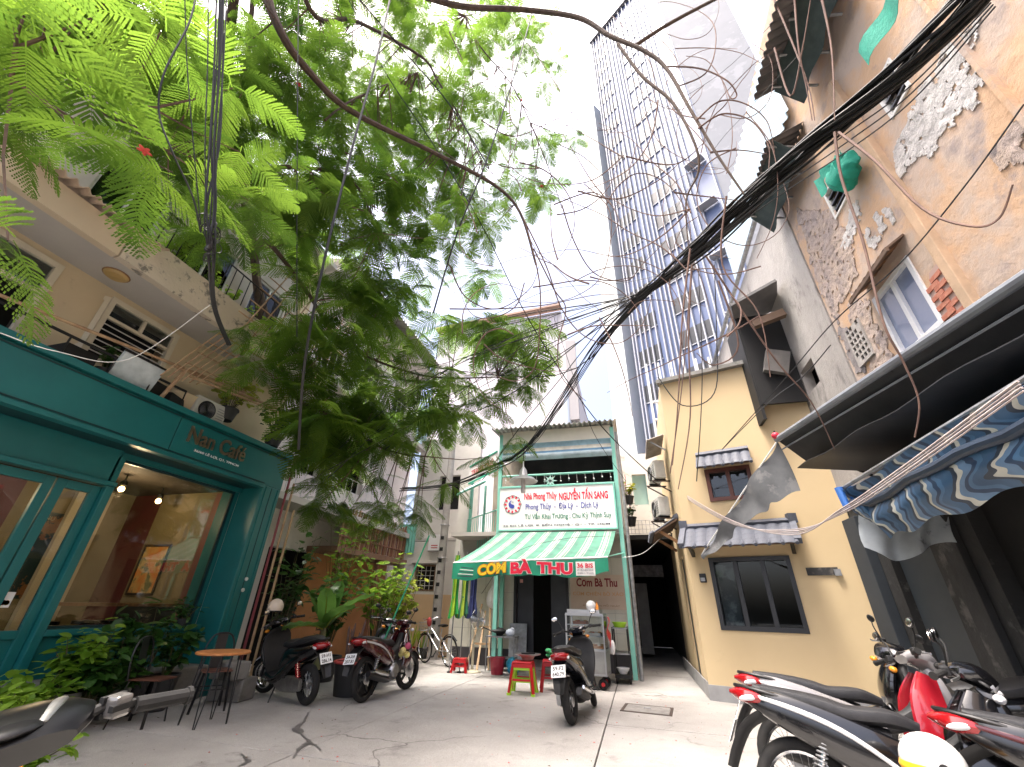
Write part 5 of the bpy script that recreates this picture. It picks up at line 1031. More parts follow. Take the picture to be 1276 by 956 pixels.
    for s_ in ((-1,1) if not sc else (1,)):
        sa = MB().bar((-.05,s_*.1,.33), (xr,s_*.1,r), .03, .045).build('swingarm', darkpl, t)
        shk = MB().tube([V3(xr+.06,s_*.125,r+.03), V3(-.44,s_*.125,.64)], .014, 8).build('shock_absorber', chrome, t, True)
        A_, B_ = V3(xr+.07,s_*.125,r+.09), V3(-.455,s_*.125,.60); d = (B_-A_); n = 90; u1 = d.normalized().orthogonal().normalized(); u2 = d.normalized().cross(u1)
        MB().tube([A_+d*(i/n)+(u1*math.cos(i*.7)+u2*math.sin(i*.7))*.028 for i in range(n+1)], .006, 5).build('spring', galv if not sc else red_pl, shk, True)
    MB().tube([V3(-.02,.13,.24), V3(-.06,.24,.02)], .011, 7).bar((-.05,.24,.008), (-.12,.26,.008), .03, .014).build('side_stand', blackm, t)
    for s_ in (-1,1): MB().tube([V3(.06,s_*.12,.27), V3(.06,s_*.27,.28)], .014, 8).build('footpeg', rubber, t); MB().tube([V3(-.3,s_*.14,.33), V3(-.3,s_*.25,.35)], .012, 8).build('footpeg', rubber, t)
    if decal:
        for s_ in (1,): text(decal, 'lettering', M('decal_silver', (.55,.6,.7), None, .3), t, V3(-.66,.178,.735), V3(.93,.01,-.33), V3(.33,0,.93), width=.36, height=.045, ext=.001, bold=.03)
    return t
pblack = paint('paint_black', (.004,.004,.005)); pgrey = paint('paint_grey', (.23,.22,.22)); pred = paint('paint_red', (.26,.008,.016)); pwhite = paint('paint_white', (.62,.62,.6)); pmar = paint('paint_maroon', (.06,.012,.014)); pblue = paint('paint_navy', (.006,.008,.014)); pside = paint('paint_silver', (.45,.45,.45))
pmatt = M('satin_black', (.003,.003,.0035), None, .32)
def place(rear, yaw, xr=.62, lean=6):
    return (rear[0]+xr*math.cos(yaw), rear[1]+xr*math.sin(yaw), 0)
y_ = R(84); motorbike('black scooter seen from behind standing in the middle of the yard', 'scooter', place((-.95,6.66), y_), y_, 7, 12, pblue, paint('trim_dark', (.03,.03,.034)), None, ('59-F2','640.79'))
y_ = R(160); motorbike('black scooter with white helmet on its mirror beside the café post', 'scooter', place((-4.72,6.35), y_), y_, 6, 15, pblack, pblack, None, ('59-H1','286.14'))
y_ = R(86); motorbike('dark maroon motorbike with chrome wheels by the red rimmed planter', 'motorbike', place((-4.1,6.82), y_), y_, 6, -10, pmar, pside, pmar, ('54-X4','207.81'), cast=True)
y_ = R(-60); motorbike('black scooter with pale headlamp behind the red rimmed planter', 'scooter', (-5.0,8.7,0), y_, 6, 10, pblack, pwhite, None, ('59-K1','771.02'), cast=True)
y_ = R(-14); motorbike('black motorbike with silver lettering nearest in the right row', 'motorbike', place((.92,3.9), y_), y_, 7, -16, pblack, pside, pblack, ('59-D1','055.18'), decal='FUTURE', tailc=pblack)
y_ = R(-8); motorbike('grey tailed motorbike with red and white front second in the right row', 'motorbike', place((1.12,4.78), y_), y_, 7, 10, pgrey, pside, pred, ('59-C3','418.66'))
y_ = R(170); motorbike('black scooter deep in shade against the right wall', 'scooter', (2.8,5.75,0), y_, 6, 20, pblack, pblack, None, ('59-P1','902.35'))
y_ = R(-24); motorbike('black motorbike with dark maroon stripe third in the right row', 'motorbike', (2.45,3.15,0), y_, 6, -14, pblack, pmar, pblack, ('59-S2','620.14'))
y_ = R(180); motorbike('black scooter cut off at the lower left corner, silver switch on its handlebar', 'scooter', (-1.02,.96,0), y_, 8, 0, pmatt, pwhite, None, ('59-N1','118.27'), mirror=False)
def helmet(loc, rz, col, col2, label, tilt=0):
    t = thing('helmet', label, 'helmet', loc, rz); t.rotation_euler = (0, tilt, rz)
    MB().ell((0,0,0), (.135,.115,.125), 20, 12, None, -.45, 1.).build('shell', col, t, True, ang=60)
    MB().torus(.115, .009, 22, 6, Matrix.Translation((0,0,-.056)) @ Matrix.Diagonal((1.05,.9,1,1))).build('edge_trim', black, t, True)
    MB().sweep([(.09,-.02),(.14,-.03),(.175,-.045)], [.09,.08,.05], [.006,.005,.004], 12, 3, arc=.03).build('peak', col2, t, True)
    for s_ in (-1,1): MB().tube([V3(.02,s_*.1,-.05), V3(.04,s_*.03,-.16)], .006, 5).build('strap', black, t)
    if col2 is not col: MB().torus(.118, .016, 24, 6, Matrix.Translation((0,0,-.02)) @ Matrix.Diagonal((1.08,.92,1.6,1))).build('colour_band', col2, t, True)
    for s_ in (-1,1): MB().lathe([(0,0),(.022,0),(.022,.006),(0,.008)], 12, Matrix.Translation((.03,s_*.108,.0)) @ Matrix.Rotation(-s_*R(90),4,'X')).build('rivet', blackm, t)
    return t
helmet((-5.70,6.40,1.21), R(150), M('helmet_cream', (.66,.56,.45), None, .3), MATS['helmet_cream'], 'cream helmet hung on the mirror of the black scooter by the café')
helmet(at(1163,951,3.55), R(-20), M('helmet_white', (.5,.5,.49), None, .25), M('helmet_yellow', (.6,.3,.02), None, .3), 'white helmet with yellow band hung low among the right motorbikes')
t = thing('shopping_bag', 'clear bag with pink and yellow fruit hung on the maroon motorbike', 'bag', (-3.86,7.45,.62))
for i, (c, cl) in enumerate((((.0,.0,0),(.7,.65,.25)),((.05,.05,-.06),(.68,.62,.2)),((.02,.12,.06),(.65,.12,.25)),((-.04,.03,-.05),(.7,.66,.3)))): MB().ell(c, (.05,.05,.05), 12, 8).build('fruit', M('fruit_%d' % (i % 3), cl, None, .4), t, True)
MB().ell((0,.05,.03), (.1,.12,.13), 14, 10, None, -1, .7).build('plastic_film', glass('film', (.9,.85,.86), 1.2, .2), t, True); MB().tube(bez([V3(0,0,.12),V3(0,.04,.24),V3(0,.1,.12)], 5), .006, 5).build('handle', paper, t)

# ================================================================ café table and chairs
tb_ = thing('cafe_table', 'round wooden topped café table on black hairpin legs', 'table', (-5.05,5.0,0))
MB().lathe([(0,.705),(.29,.705),(.30,.712),(.30,.728),(.29,.735),(0,.735)], 36).build('tabletop', M('orange_wood', (.5,.2,.06), (.38,.14,.04), .45, 5, stretch=(1,7,1)), tb_, True)
for k in range(4):
    a = k*math.pi/2+.5; c, s_ = math.cos(a), math.sin(a); tn = V3(-s_, c, 0); o = V3(c*.2, s_*.2, .7); e = V3(c*.25, s_*.25, .012)
    MB().tube([o+tn*.06, e+tn*.008, e-tn*.008, o-tn*.06], .007, 7).build('leg', black, tb_, True); 
def metal_chair(loc, rz, label):
    t = thing('metal_chair', label, 'chair', loc, rz, 'black metal café chairs')
    MB().sweep([(-.18,.44),(0,.445),(.19,.44)], [.17,.19,.18], .008, 14, 5).build('seat', M('brown_seat', (.12,.045,.025), (.09,.03,.02), .5, 5), t, True)
    for sx, sy in ((-1,-1),(-1,1),(1,-1),(1,1)): MB().bar((sx*.15,sy*.15,.44), (sx*.2,sy*.2,0), .03, .012).build('leg', black, t)
    MB().tube(bez([V3(-.16,-.17,.44),V3(-.2,-.18,.66),V3(-.22,-.12,.83),V3(-.225,0,.87),V3(-.22,.12,.83),V3(-.2,.18,.66),V3(-.16,.17,.44)], 5), .012, 8).build('back_frame', black, t, True)
    MB().bar((-.17,0,.44), (-.225,0,.86), .13, .006, (1,0,0)).build('back_slat', black, t); MB().bar((-.17,-.17,.24), (-.17,.17,.24), .012, .012).build('stretcher', black, t); MB().bar((.17,-.17,.24), (.17,.17,.24), .012, .012).build('stretcher', black, t)
metal_chair((-5.75,4.75,0), R(20), 'black metal chair with brown seat left of the café table'); metal_chair((-5.72,5.62,0), R(-35), 'black metal chair behind the café table')
for i, (x, y, z, sx, sy, sz, rz) in enumerate(((-5.95,6.25,0,.5,.35,.28,10),(-5.9,6.05,.28,.42,.32,.22,-8))):
    t = thing('concrete_block', ['lower', 'upper'][i]+' grey concrete block stacked at the café post', 'block', (x, y, z), R(rz), 'concrete blocks by the café'); MB().span((-sx/2,-sy/2,0), (sx/2,sy/2,sz)).build('body', conc_old, t, bevel=.02); MB().span((-sx/2-.003,-sy/2+.05,.05), (-sx/2+.01,sy/2-.05,sz-.05)).build('recess', M('block_dark', (.1,.1,.09), None, .9), t)

# ================================================================ things before the rice shop
def stool(loc, rz, h, w_, mat, label, group='plastic stools', foot=None):
    t = thing('plastic_stool', label, 'stool', loc, rz, group); a = w_/2; k = .72
    MB().span((-a*k-.02,-a*k-.02,h-.03), (a*k+.02,a*k+.02,h)).build('seat', mat, t, bevel=.012)
    MB().span((-a*k-.025,-a*k-.028,h-.085), (a*k+.025,-a*k-.018,h-.031)).span((-a*k-.025,a*k+.018,h-.085), (a*k+.025,a*k+.028,h-.031)).span((-a*k-.028,-a*k-.018,h-.085), (-a*k-.018,a*k+.018,h-.031)).span((a*k+.018,-a*k-.018,h-.085), (a*k+.028,a*k+.018,h-.031)).build('apron', mat, t)
    for sx, sy in ((-1,-1),(-1,1),(1,-1),(1,1)):
        lg = MB().bar((sx*(a*k),sy*(a*k),h-.03), (sx*a,sy*a,.0), .05, .03, (sx,sy,0)).build('leg', mat, t)
        if foot: MB().box((sx*a,sy*a,.016), (.056,.056,.034)).build('foot_cap', foot, lg)
    for s_ in (-1,1): MB().bar((-a*.87,s_*a*.87,h*.45), (a*.87,s_*a*.87,h*.45), .012, .03).build('stretcher', mat, t)
    return t
stool((-2.05,8.5,0), R(4), .47, .42, red_pl, 'tall red plastic stool capped on a lime stool in the yard', foot=green_pl)
stool((-2.05,8.5,-.006), R(4), .44, .40, green_pl, 'lime plastic stool nested beneath the tall red stool')
stool((-3.97,10.45,0), R(10), .27, .33, red_pl, 'low red plastic stool beside the bicycle')
stool((-1.62,9.0,0), R(12), .46, .42, M('dark_red_plastic', (.3,.01,.015), None, .4), 'dark red stool behind the black scooter')
t = thing('serving_tray', 'round steel tray of bowls on the red stool', 'tray', (-2.0,8.62,.475))
MB().lathe([(0,0),(.09,0),(.13,.06),(.2,.075),(.2,.08),(.13,.068),(.085,.012),(0,.012)], 24).build('bowl', M('pink_tin', (.45,.2,.17), None, .4), t, True); MB().lathe([(0,.082),(.23,.082),(.24,.095),(.23,.09),(0,.09)], 24).build('lid_tray', steel, t, True); MB().bar((-.1,-.05,.1), (.12,.05,.1), .08, .02).build('utensil', black, t)
t = thing('vegetable_bag', 'green leafy vegetables in a bag on the dark red stool', 'bag', (-1.62,9.0,.46)); 
for k in range(6): MB().ell((random.uniform(-.1,.1),random.uniform(-.08,.08),.05+.02*k), (.08,.06,.035), 10, 6, Matrix.Rotation(k,3,'Z')).build('leaf_bunch', M('veg_green', (.03,.3,.1), (.06,.4,.15), .6, 9), t, True)
# fan
fn = thing('pedestal_fan', 'cream pedestal fan standing before the shop wall', 'fan', (-3.72,10.55,0), R(150)); fcm = M('fan_cream', (.62,.57,.42), None, .4)
MB().lathe([(.0,.0),(.2,.0),(.2,.02),(.12,.045),(.035,.06),(.035,.09)], 24).build('base', fcm, fn, True); MB().tube([(0,0,.06),(0,0,.55),(0,0,.56),(0,0,.98)], [.03,.03,.016,.016], 12).build('column', fcm, fn, True)
MB().sweep([(.12,1.03),(.0,1.03),(-.06,1.03)], [.06,.075,.05], [.06,.075,.05], 14, 2.4).build('motor', steel, fn, True)
b = MB(); Mf = Matrix.Translation((-.12,0,1.03)) @ Matrix.Rotation(R(90),4,'Y')
for k in range(8): b.torus(.03+.026*k, .002, 26, 4, Mf @ Matrix.Translation((0,0,.05-.0008*k*k))); b.torus(.03+.026*k, .002, 26, 4, Mf @ Matrix.Translation((0,0,-.05+.0008*k*k)))
b.torus(.215, .006, 30, 5, Mf); cg = b.build('cage', chrome, fn)
for k in range(4): a = k*math.pi/2; MB().ell(Mf @ V3(.1*math.cos(a),.1*math.sin(a),0), (.012,.05,.09), 10, 6, Matrix.Rotation(a,3,'X')).build('blade', M('fan_blade', (.3,.33,.34), None, .3), fn, True)
# bicycle
bc = thing('bicycle', 'silver city bicycle with front basket leaning by the utility pole', 'bicycle', (-4.95,11.38,0), R(-31)); bc.rotation_euler = (R(-5), 0, R(149)); bcm = M('bike_silver', (.5,.5,.5), None, .3, metal=.5)
for x in (-.53,.53):
    Mw = Matrix.Translation((x,0,.325)) @ Matrix.Rotation(R(90),4,'X'); w_ = MB().lathe([(0,-.04),(.02,-.04),(.02,.04),(0,.04)], 10, Mw).build('wheel', alu, bc)
    MB().torus(.31, .017, 36, 7, Mw).build('tyre', rubber, w_, True); MB().torus(.288, .011, 36, 6, Mw).build('rim', chrome, w_, True); b = MB()
    for k in range(24): a = k*2*math.pi/24; b.tube([Mw @ V3(.018*math.cos(a+.6),.018*math.sin(a+.6),.03*(1 if k % 2 else -1)), Mw @ V3(.285*math.cos(a),.285*math.sin(a),0)], .0016, 3, False)
    b.build('spokes', alu, w_); MB().sweep([(x+.345*math.cos(R(d)),.325+.345*math.sin(R(d))) for d in ((20,60,100,140) if x < 0 else (50,90,130,165))], .026, .005, 8, 3, arc=.012).build('mudguard', black, bc, True)
b = MB(); BB, ST, HT, HB = V3(-.05,0,.3), V3(-.2,0,.78), V3(.36,0,.84), V3(.42,0,.66)
for a, c, r_ in ((BB,ST,.015),(BB,HB,.018),(V3(-.12,0,.5),HT,.014),(HT,HB,.018),(V3(-.53,.05,.325),BB,.009),(V3(-.53,-.05,.325),BB,.009),(V3(-.53,.05,.325),V3(-.15,0,.62),.008),(V3(-.53,-.05,.325),V3(-.15,0,.62),.008)): b.tube([a, c], r_, 8)
b.build('frame', bcm, bc, True); MB().tube([HB, V3(.53,.05,.325)], .012, 7).tube([HB, V3(.53,-.05,.325)], .012, 7).build('fork', bcm, bc, True)
MB().tube(bez([V3(.18,-.28,.98),V3(.33,-.22,1.0),V3(.34,0,.96),V3(.33,.22,1.0),V3(.18,.28,.98)], 5), .011, 7).tube([HT, V3(.34,0,.96)], .014, 8).build('handlebar', chrome, bc, True); 
MB().sweep([(-.33,.85),(-.2,.86),(-.06,.84)], [.1,.07,.025], [.03,.03,.018], 12, 2.4).build('saddle', black, bc, True); MB().torus(.09, .008, 20, 5, Matrix.Translation(BB+V3(0,-.05,0)) @ Matrix.Rotation(R(90),4,'X')).build('chainring', steel, bc)
for s_ in (-1,1): MB().bar(BB+V3(0,s_*.06,0), BB+V3(s_*.12,s_*.06,-.12), .014, .02).box(BB+V3(s_*.12,s_*.1,-.12), (.09,.08,.02)).build('pedal', blackm, bc)
b = MB()
for z in (.74,.82,.9): b.tube([V3(.42,-.13,z),V3(.66,-.13,z),V3(.66,.13,z),V3(.42,.13,z),V3(.42,-.13,z)], .004, 4)
for k in range(7): b.tube([V3(.42+.04*k,-.13,.72),V3(.42+.04*k,-.13,.92)], .003, 4); b.tube([V3(.42+.04*k,.13,.72),V3(.42+.04*k,.13,.92)], .003, 4); b.tube([V3(.66,-.13+.043*k,.72),V3(.66,-.13+.043*k,.92)], .003, 4)
b.span((.42,-.13,.715), (.66,.13,.72)); b.build('basket', galv, bc); MB().ell((.3,.05,.92), (.07,.06,.11), 12, 8).build('red_cover', M('red_cloth', (.35,.04,.04), None, .8), bc, True)
# folded parasols hung on the awning post
for i, (px, c1, c2, lb) in enumerate(((562,(.30,.5,.03),(.02,.35,.06),'folded lime and green parasol nearest the utility pole'),(574,(.36,.5,.05),(.02,.16,.08),'folded dark green parasol between lime and navy ones'),(585,(.02,.03,.12),(.03,.045,.16),'folded navy parasol hanging beside the fan'))):
    p = at(px+3, 768, 11.1); tp_ = at(px, 700, 11.1); t = thing('folded_parasol', lb, 'parasol', (p.x, p.y, 0), 0, 'folded parasols at the shop'); h0, h1 = p.z, tp_.z+.15; n = 16
    def ff(u, v, i=i): a = u*2*math.pi; rr = (.045+.05*v*(1-v)*4*.4+.08*max(0,v-.72)*3)*(1+.28*math.sin(u*2*math.pi*6+v*3)); return V3(rr*math.cos(a), rr*math.sin(a), h1-(h1-h0)*v-.05*math.sin(u*12)*v)
    MB().grid(ff, 48, 12).build('canopy', stripes('parasol_%d' % i, [(0,c1),(.5,c2)], 0, .34, .6), t, True); MB().tube([(0,0,.02),(0,0,h1+.1)], .014, 7).build('shaft', galv, t); MB().lathe([(.05,0),(.05,.02),(.02,.03)], 12).build('foot', blackm, t); MB().torus(.065, .01, 14, 5, Matrix.Translation((0,0,h0+(h1-h0)*.3))).build('tie', M('tie_%d' % i, c2, None, .7), t)
# plastic bag on the wall, timber frames, steel bench, buckets
t = thing('plastic_bag', 'white plastic bag hung on the tiled wall', 'bag', (-3.62,11.62,1.25)); wb = M('white_bag', (.7,.7,.7), (.6,.6,.6), .4, 6, bump=.8, bscale=12)
MB().lathe([(.0,0),(.1,.01),(.17,.09),(.19,.22),(.15,.38),(.07,.5),(.04,.54)], 18, Matrix.Diagonal((1,.6,1,1))).build('sack', wb, t, True); MB().tube(bez([V3(-.05,0,.5),V3(0,0,.78),V3(.05,0,.5)], 5), .02, 6).build('handle', wb, t, True)
t = thing('timber_easel', 'pale timber folding frame leaning on the shop wall', 'frame', (-3.75,11.3,0), R(8))
for a, c in (((-.3,-.28,0),(-.12,.3,1.35)),((.22,-.28,0),(.1,.3,1.35)),((-.05,-.3,0),(-.02,.3,1.2)),((.32,.1,0),(.2,.3,1.1))): MB().bar(a, c, .045, .03).build('rail', palewood, t)
for z, w_ in ((.5,.4),(.85,.3)): MB().bar((-.22,-.28+.43*z,z), (.18,-.28+.43*z,z), .03, .045).build('crossbar', palewood, t)
t = thing('steel_table', 'small steel prep table with bags by the shop door', 'table', (-3.2,11.1,0))
MB().span((-.36,-.2,.66), (.36,.2,.69)).build('tabletop', galv, t); MB().span((-.34,-.18,.25), (.34,.18,.265)).build('shelf', galv, t)
for sx, sy in ((-1,-1),(-1,1),(1,-1),(1,1)): MB().tube([(sx*.33,sy*.17,0),(sx*.33,sy*.17,.66)], .013, 7).build('leg', galv, t)
t = thing('cooking_pot', 'dark wok with lid on the steel prep table', 'pot', (-3.3,11.1,.692)); MB().lathe([(0,0),(.1,0),(.2,.1),(.21,.1),(.2,.11),(.1,.16),(0,.17)], 20).build('body', blackm, t, True); MB().bar((-.2,0,.1), (-.42,.1,.16), .03, .02).build('handle', blackm, t)
t = thing('plastic_bag', 'pale bag beside the wok on the prep table', 'bag', (-3.0,11.08,.692)); MB().ell((0,0,.07), (.11,.09,.08), 12, 8).ell((.05,.02,.12), (.06,.05,.06), 10, 6).build('sack', M('pale_blue_bag', (.6,.65,.75), None, .4, bump=.6, bscale=15), t, True)
t = thing('bucket', 'dark red bucket under the steel prep table', 'bucket', (-3.12,10.5,0)); MB().lathe([(0,0),(.13,0),(.17,.3),(.18,.3),(.18,.315),(.165,.315),(.125,.02),(0,.02)], 20).build('body', M('crimson_plastic', (.28,.012,.03), None, .4), t, True); MB().tube(bez([V3(-.17,0,.31),V3(0,-.12,.3),V3(.17,0,.31)], 5), .005, 5).build('handle', galv, t)
t = thing('plastic_bag', 'bright blue rubbish bag beside the dark red bucket', 'bag', (-2.8,10.6,0)); b = MB()
for k in range(5): b.ell((random.uniform(-.06,.06),random.uniform(-.05,.05),.1+.03*k), (.14-.012*k,.12,.1), 12, 8, Matrix.Rotation(k,3,'Z'))
b.build('sack', M('cyan_bag', (.02,.25,.42), (.03,.35,.5), .35, 6, bump=.7, bscale=14), t, True); MB().lathe([(.03,.24),(.05,.3),(.02,.33)], 8).build('knot', MATS['cyan_bag'], t)
MB_ = thing('metal_sheet', 'grey metal sheet propped beside the shop door', 'metal sheet', (-2.95,11.55,0)); MB().span((-.22,0,.1), (.22,.02,.95)).build('sheet', galv, MB_, Mx=Matrix.Rotation(R(-8),4,'X')); MB().bar((-.22,.0,.08), (.22,.0,.08), .03, .03).build('bottom_rail', blackm, MB_)
# food cart
ct = thing('food_cart', 'glass sided food cart on small red hubbed wheels', 'cart', (-1.02,9.62,0), R(-4))
for sx, sy in ((-1,-1),(-1,1),(1,-1),(1,1)): MB().bar((sx*.36,sy*.27,.22), (sx*.36,sy*.27,1.2), .028, .028, (1,0,0)).build('corner_post', steel, ct)
for z in (.22,.6,1.18): MB().span((-.375,-.29,z), (.375,-.262,z+.028)).span((-.375,.262,z), (.375,.29,z+.028)).span((-.375,-.262,z), (-.347,.262,z+.028)).span((.347,-.262,z), (.375,.262,z+.028)).build('frame_ring', steel, ct)
MB().span((-.347,-.27,.25), (.347,-.264,.6)).build('lower_panel', M('dull_steel', (.4,.4,.38), (.3,.3,.29), .35, 4, metal=.8), ct); MB().span((.366,-.262,.25), (.372,.262,.6)).build('lower_panel', MATS['dull_steel'], ct)
for z in (.625,.83,1.02): MB().span((-.346,-.26,z), (.346,.26,z+.012)).build('shelf', steel, ct)
MB().span((-.346,-.28,.63), (.346,-.276,1.18)).build('pane', glass_c, ct); MB().span((.362,-.26,.63), (.366,.26,1.18)).build('pane', glass_c, ct); MB().span((-.37,-.285,1.21), (.37,.285,1.225)).build('top', steel, ct)
MB().span((-.34,-.25,1.226), (.3,-.23,1.29)).span((.28,-.23,1.226), (.3,.2,1.29)).build('gallery_rail', steel, ct)
for x, y in ((.28,-.2),(.28,.2),(-.28,-.2),(-.28,.2)):
    Mw = Matrix.Translation((x,y,.09)) @ Matrix.Rotation(R(90),4,'X'); w_ = MB().lathe([(0,-.03),(.035,-.03),(.035,.03),(0,.03)], 12, Mw).build('wheel', red_pl, ct); MB().torus(.062, .028, 20, 8, Mw).build('tyre', rubber, w_, True); MB().bar((x,y+.045,.09), (x,y+.045,.22), .03, .01, (1,0,0)).build('caster', blackm, w_)
fd = [('food_tray', (.02,.16,.19), 'teal tray of food low in the cart', (-.1,-.05,.64)), ('food_tray', (.45,.17,.05), 'tray of orange sausages low in the cart', (.2,-.05,.64)), ('food_tray', (.42,.4,.36), 'pale tray of food on the middle shelf of the cart', (.15,0,.845)), ('food_tray', (.3,.09,.04), 'brown tray of meat on the upper shelf of the cart', (-.12,0,1.035))]
for nm, cl, lb, lc in fd:
    t = thing(nm, lb, 'tray', ct.matrix_basis @ V3(*lc), R(-4), 'food trays in the cart'); MB().span((-.13,-.15,0), (.13,.15,.012)).span((-.13,-.15,.012), (-.12,.15,.05)).span((.12,-.15,.012), (.13,.15,.05)).span((-.12,-.15,.012), (.12,-.14,.05)).build('pan', M('pan_%d' % int(cl[0]*999), cl, None, .4), t)
    for k in range(6): MB().ell((-.08+.055*(k % 4),-.08+.09*(k//3),.04), (.035,.06,.03), 8, 6, Matrix.Rotation(k*.7,3,'Z')).build('food_piece', M('food_%d' % (k % 3), [(.5,.3,.12),(.4,.12,.05),(.55,.5,.4)][k % 3], None, .5), t, True)
t = thing('plastic_bag', 'clear bag with orange bottle on top of the food cart', 'bag', (-.92,9.65,1.3)); MB().ell((0,0,.06), (.1,.08,.1), 12, 8).build('sack', wb, t, True); MB().lathe([(0,0),(.03,0),(.03,.12),(.012,.16),(.012,.19),(0,.19)], 10, Matrix.Translation((.12,.0,-.06))).build('bottle', M('orange_bottle', (.7,.25,.03), None, .4), t, True)
t = thing('red_apron', 'red cloth and plastic bags hung on the cart side', 'cloth', (-.6,9.5,.55)); MB().grid(lambda u, v: V3(.03*math.sin(v*9), -.12+.3*u+.02*math.sin(v*14), .62-.5*v*(1-.3*u)), 8, 10, .006).build('cloth', red_pl, t, True); MB().ell((.06,.0,.12), (.05,.08,.12), 12, 8).build('white_bag', wb, t, True)
t = thing('trolley', 'dark metal trolley standing behind the food cart', 'trolley', (-.42,10.6,0)); MB().span((-.16,-.35,.1), (.16,.35,.16)).build('deck', blackm, t)
for sx, sy in ((-1,-1),(-1,1),(1,-1),(1,1)): MB().bar((sx*.15,sy*.33,.16), (sx*.15,sy*.33,.98), .03, .03, (1,0,0)).build('post', blackm, t); MB().torus(.05, .025, 16, 6, Matrix.Translation((sx*.13,sy*.28,.076)) @ Matrix.Rotation(R(90),4,'Y')).build('wheel', rubber, t, True)
for z in (.5,.95): MB().span((-.16,-.35,z), (.16,.35,z+.02)).build('shelf', galv, t)
t = thing('basin', 'lime green plastic basin on top of the dark trolley', 'basin', (-.42,10.5,.972)); MB().lathe([(0,0),(.11,0),(.15,.09),(.16,.095),(.14,.08),(.1,.012),(0,.012)], 18).build('bowl', green_pl, t, True); MB().torus(.152, .008, 18, 5, Matrix.Translation((0,0,.092))).build('rim', green_pl, t, True)
t = thing('bowl', 'white bowl on the lower shelf of the dark trolley', 'bowl', (-.42,10.4,.162)); MB().lathe([(0,0),(.07,0),(.13,.1),(.12,.1),(.06,.012),(0,.012)], 18).build('body', paper, t, True); MB().torus(.125, .006, 18, 5, Matrix.Translation((0,0,.1))).build('rim', paper, t, True)
# laundry and planters beside the shop at the alley
t = thing('hung_laundry', 'red and blue laundry hung beside the shop roof', 'laundry', (.02,12.3,0))
for k, (cl, z0, z1) in enumerate((((.55,.02,.04),4.15,4.75),((.6,.03,.06),3.75,4.2),((.1,.3,.45),3.95,4.3))): MB().grid(lambda u, v: V3(.12*k*.5+.02*math.sin(v*8), -.1+.2*u+.03*math.sin(v*7+u*3), z1-(z1-z0)*v), 6, 10, .01).build('garment', M('cloth_%d' % k, cl, None, .8), t, True)
MB().tube([(-.05,-.2,4.78),(.2,.25,4.78)], .008, 5).build('line', white, t)
# ================================================================ flame tree
bark = M('bark', (.11,.075,.055), (.06,.042,.032), .9, 8, bump=.8, bscale=18); bark2 = M('twig_bark', (.17,.1,.075), (.1,.06,.05), .85, 8)
leaf = leafmat('feathery_leaf', (.034,.085,.009), (.12,.20,.018), .65)
tree = thing('flame_tree', 'large feathery leaved tree spreading over the yard from the café corner', 'tree', (-7.65, 7.5, 0))
TB = Vector(tree.location)
trunk_pts = [V3(-7.65,7.5,0),V3(-7.7,7.5,1.8),V3(-7.6,7.4,3.6),at(318,330,8.6),at(285,130,6.4),at(300,-60,4.9),at(330,-190,4.2)]
def br(name, pts, r0, r1, mat=bark, n=9, sub=6):
    P = bez(pts, sub); k = len(P); rs = [r0+(r1-r0)*(i/(k-1)) for i in range(k)]
    return MB().tube([p-TB for p in P], rs, n).build(name, mat, tree, True)
br('trunk', trunk_pts, .11, .06, n=12)
BR = []   # sample points of branches to hang twigs from
def limb(px, r0, r1, start=None, mat=bark, name='branch'):
    pts = [at(*p) for p in px]
    if start is not None: pts = [start]+pts
    BR.extend(bez(pts, 4)); return br(name, pts, r0, r1, mat, 8)
T = trunk_pts
limb([(330,-30,4.4),(350,40,4.4),(390,95,4.5),(440,140,4.6),(540,190,4.9),(615,230,5.1),(648,265,5.3),(668,330,5.4)], .075, .02, T[6])
limb([(470,-40,3.9),(560,5,3.9),(650,12,3.9),(720,22,3.9),(760,45,4.0),(800,62,4.1),(830,85,4.2),(862,140,4.3),(895,195,4.4),(927,242,4.5)], .07, .012, T[6])
limb([(790,58,4.1),(830,32,4.2),(880,5,4.3),(930,-20,4.3)], .035, .022); limb([(770,55,4.0),(800,95,4.1),(838,128,4.2),(866,180,4.3),(870,215,4.4),(855,250,4.5),(858,310,4.6)], .03, .008)
limb([(385,10,4.7),(440,25,4.8),(490,50,4.9),(530,75,5.0),(545,100,5.1),(570,140,5.2),(600,200,5.3)], .045, .012, T[6])
limb([(310,212,6.0),(350,208,5.8),(420,215,5.7),(450,240,5.6),(470,290,5.6)], .05, .015, T[4]); limb([(200,60,5.0),(120,50,4.4),(40,80,3.8),(0,95,3.4)], .06, .02, T[6]); limb([(330,300,7.0),(380,360,7.2),(420,420,7.4),(470,450,7.4),(540,470,7.5),(620,470,7.6)], .05, .012, T[3])
limb([(360,480,7.6),(420,520,7.8),(480,560,7.9),(540,570,8.0)], .04, .012, T[3]); limb([(300,120,5.4),(230,180,4.8),(150,150,4.0),(110,130,3.6)], .04, .015, T[6]); limb([(405,150,4.8),(430,130,4.9),(470,110,5.0),(520,90,5.2)], .02, .008)
limb([(20,60,3.2),(15,100,3.3),(30,80,3.25),(120,105,3.4),(190,135,3.5)], .014, .005, None, bark2); limb([(580,20,4.6),(600,60,4.7),(640,110,4.9),(680,200,5.2),(700,260,5.4)], .02, .006)
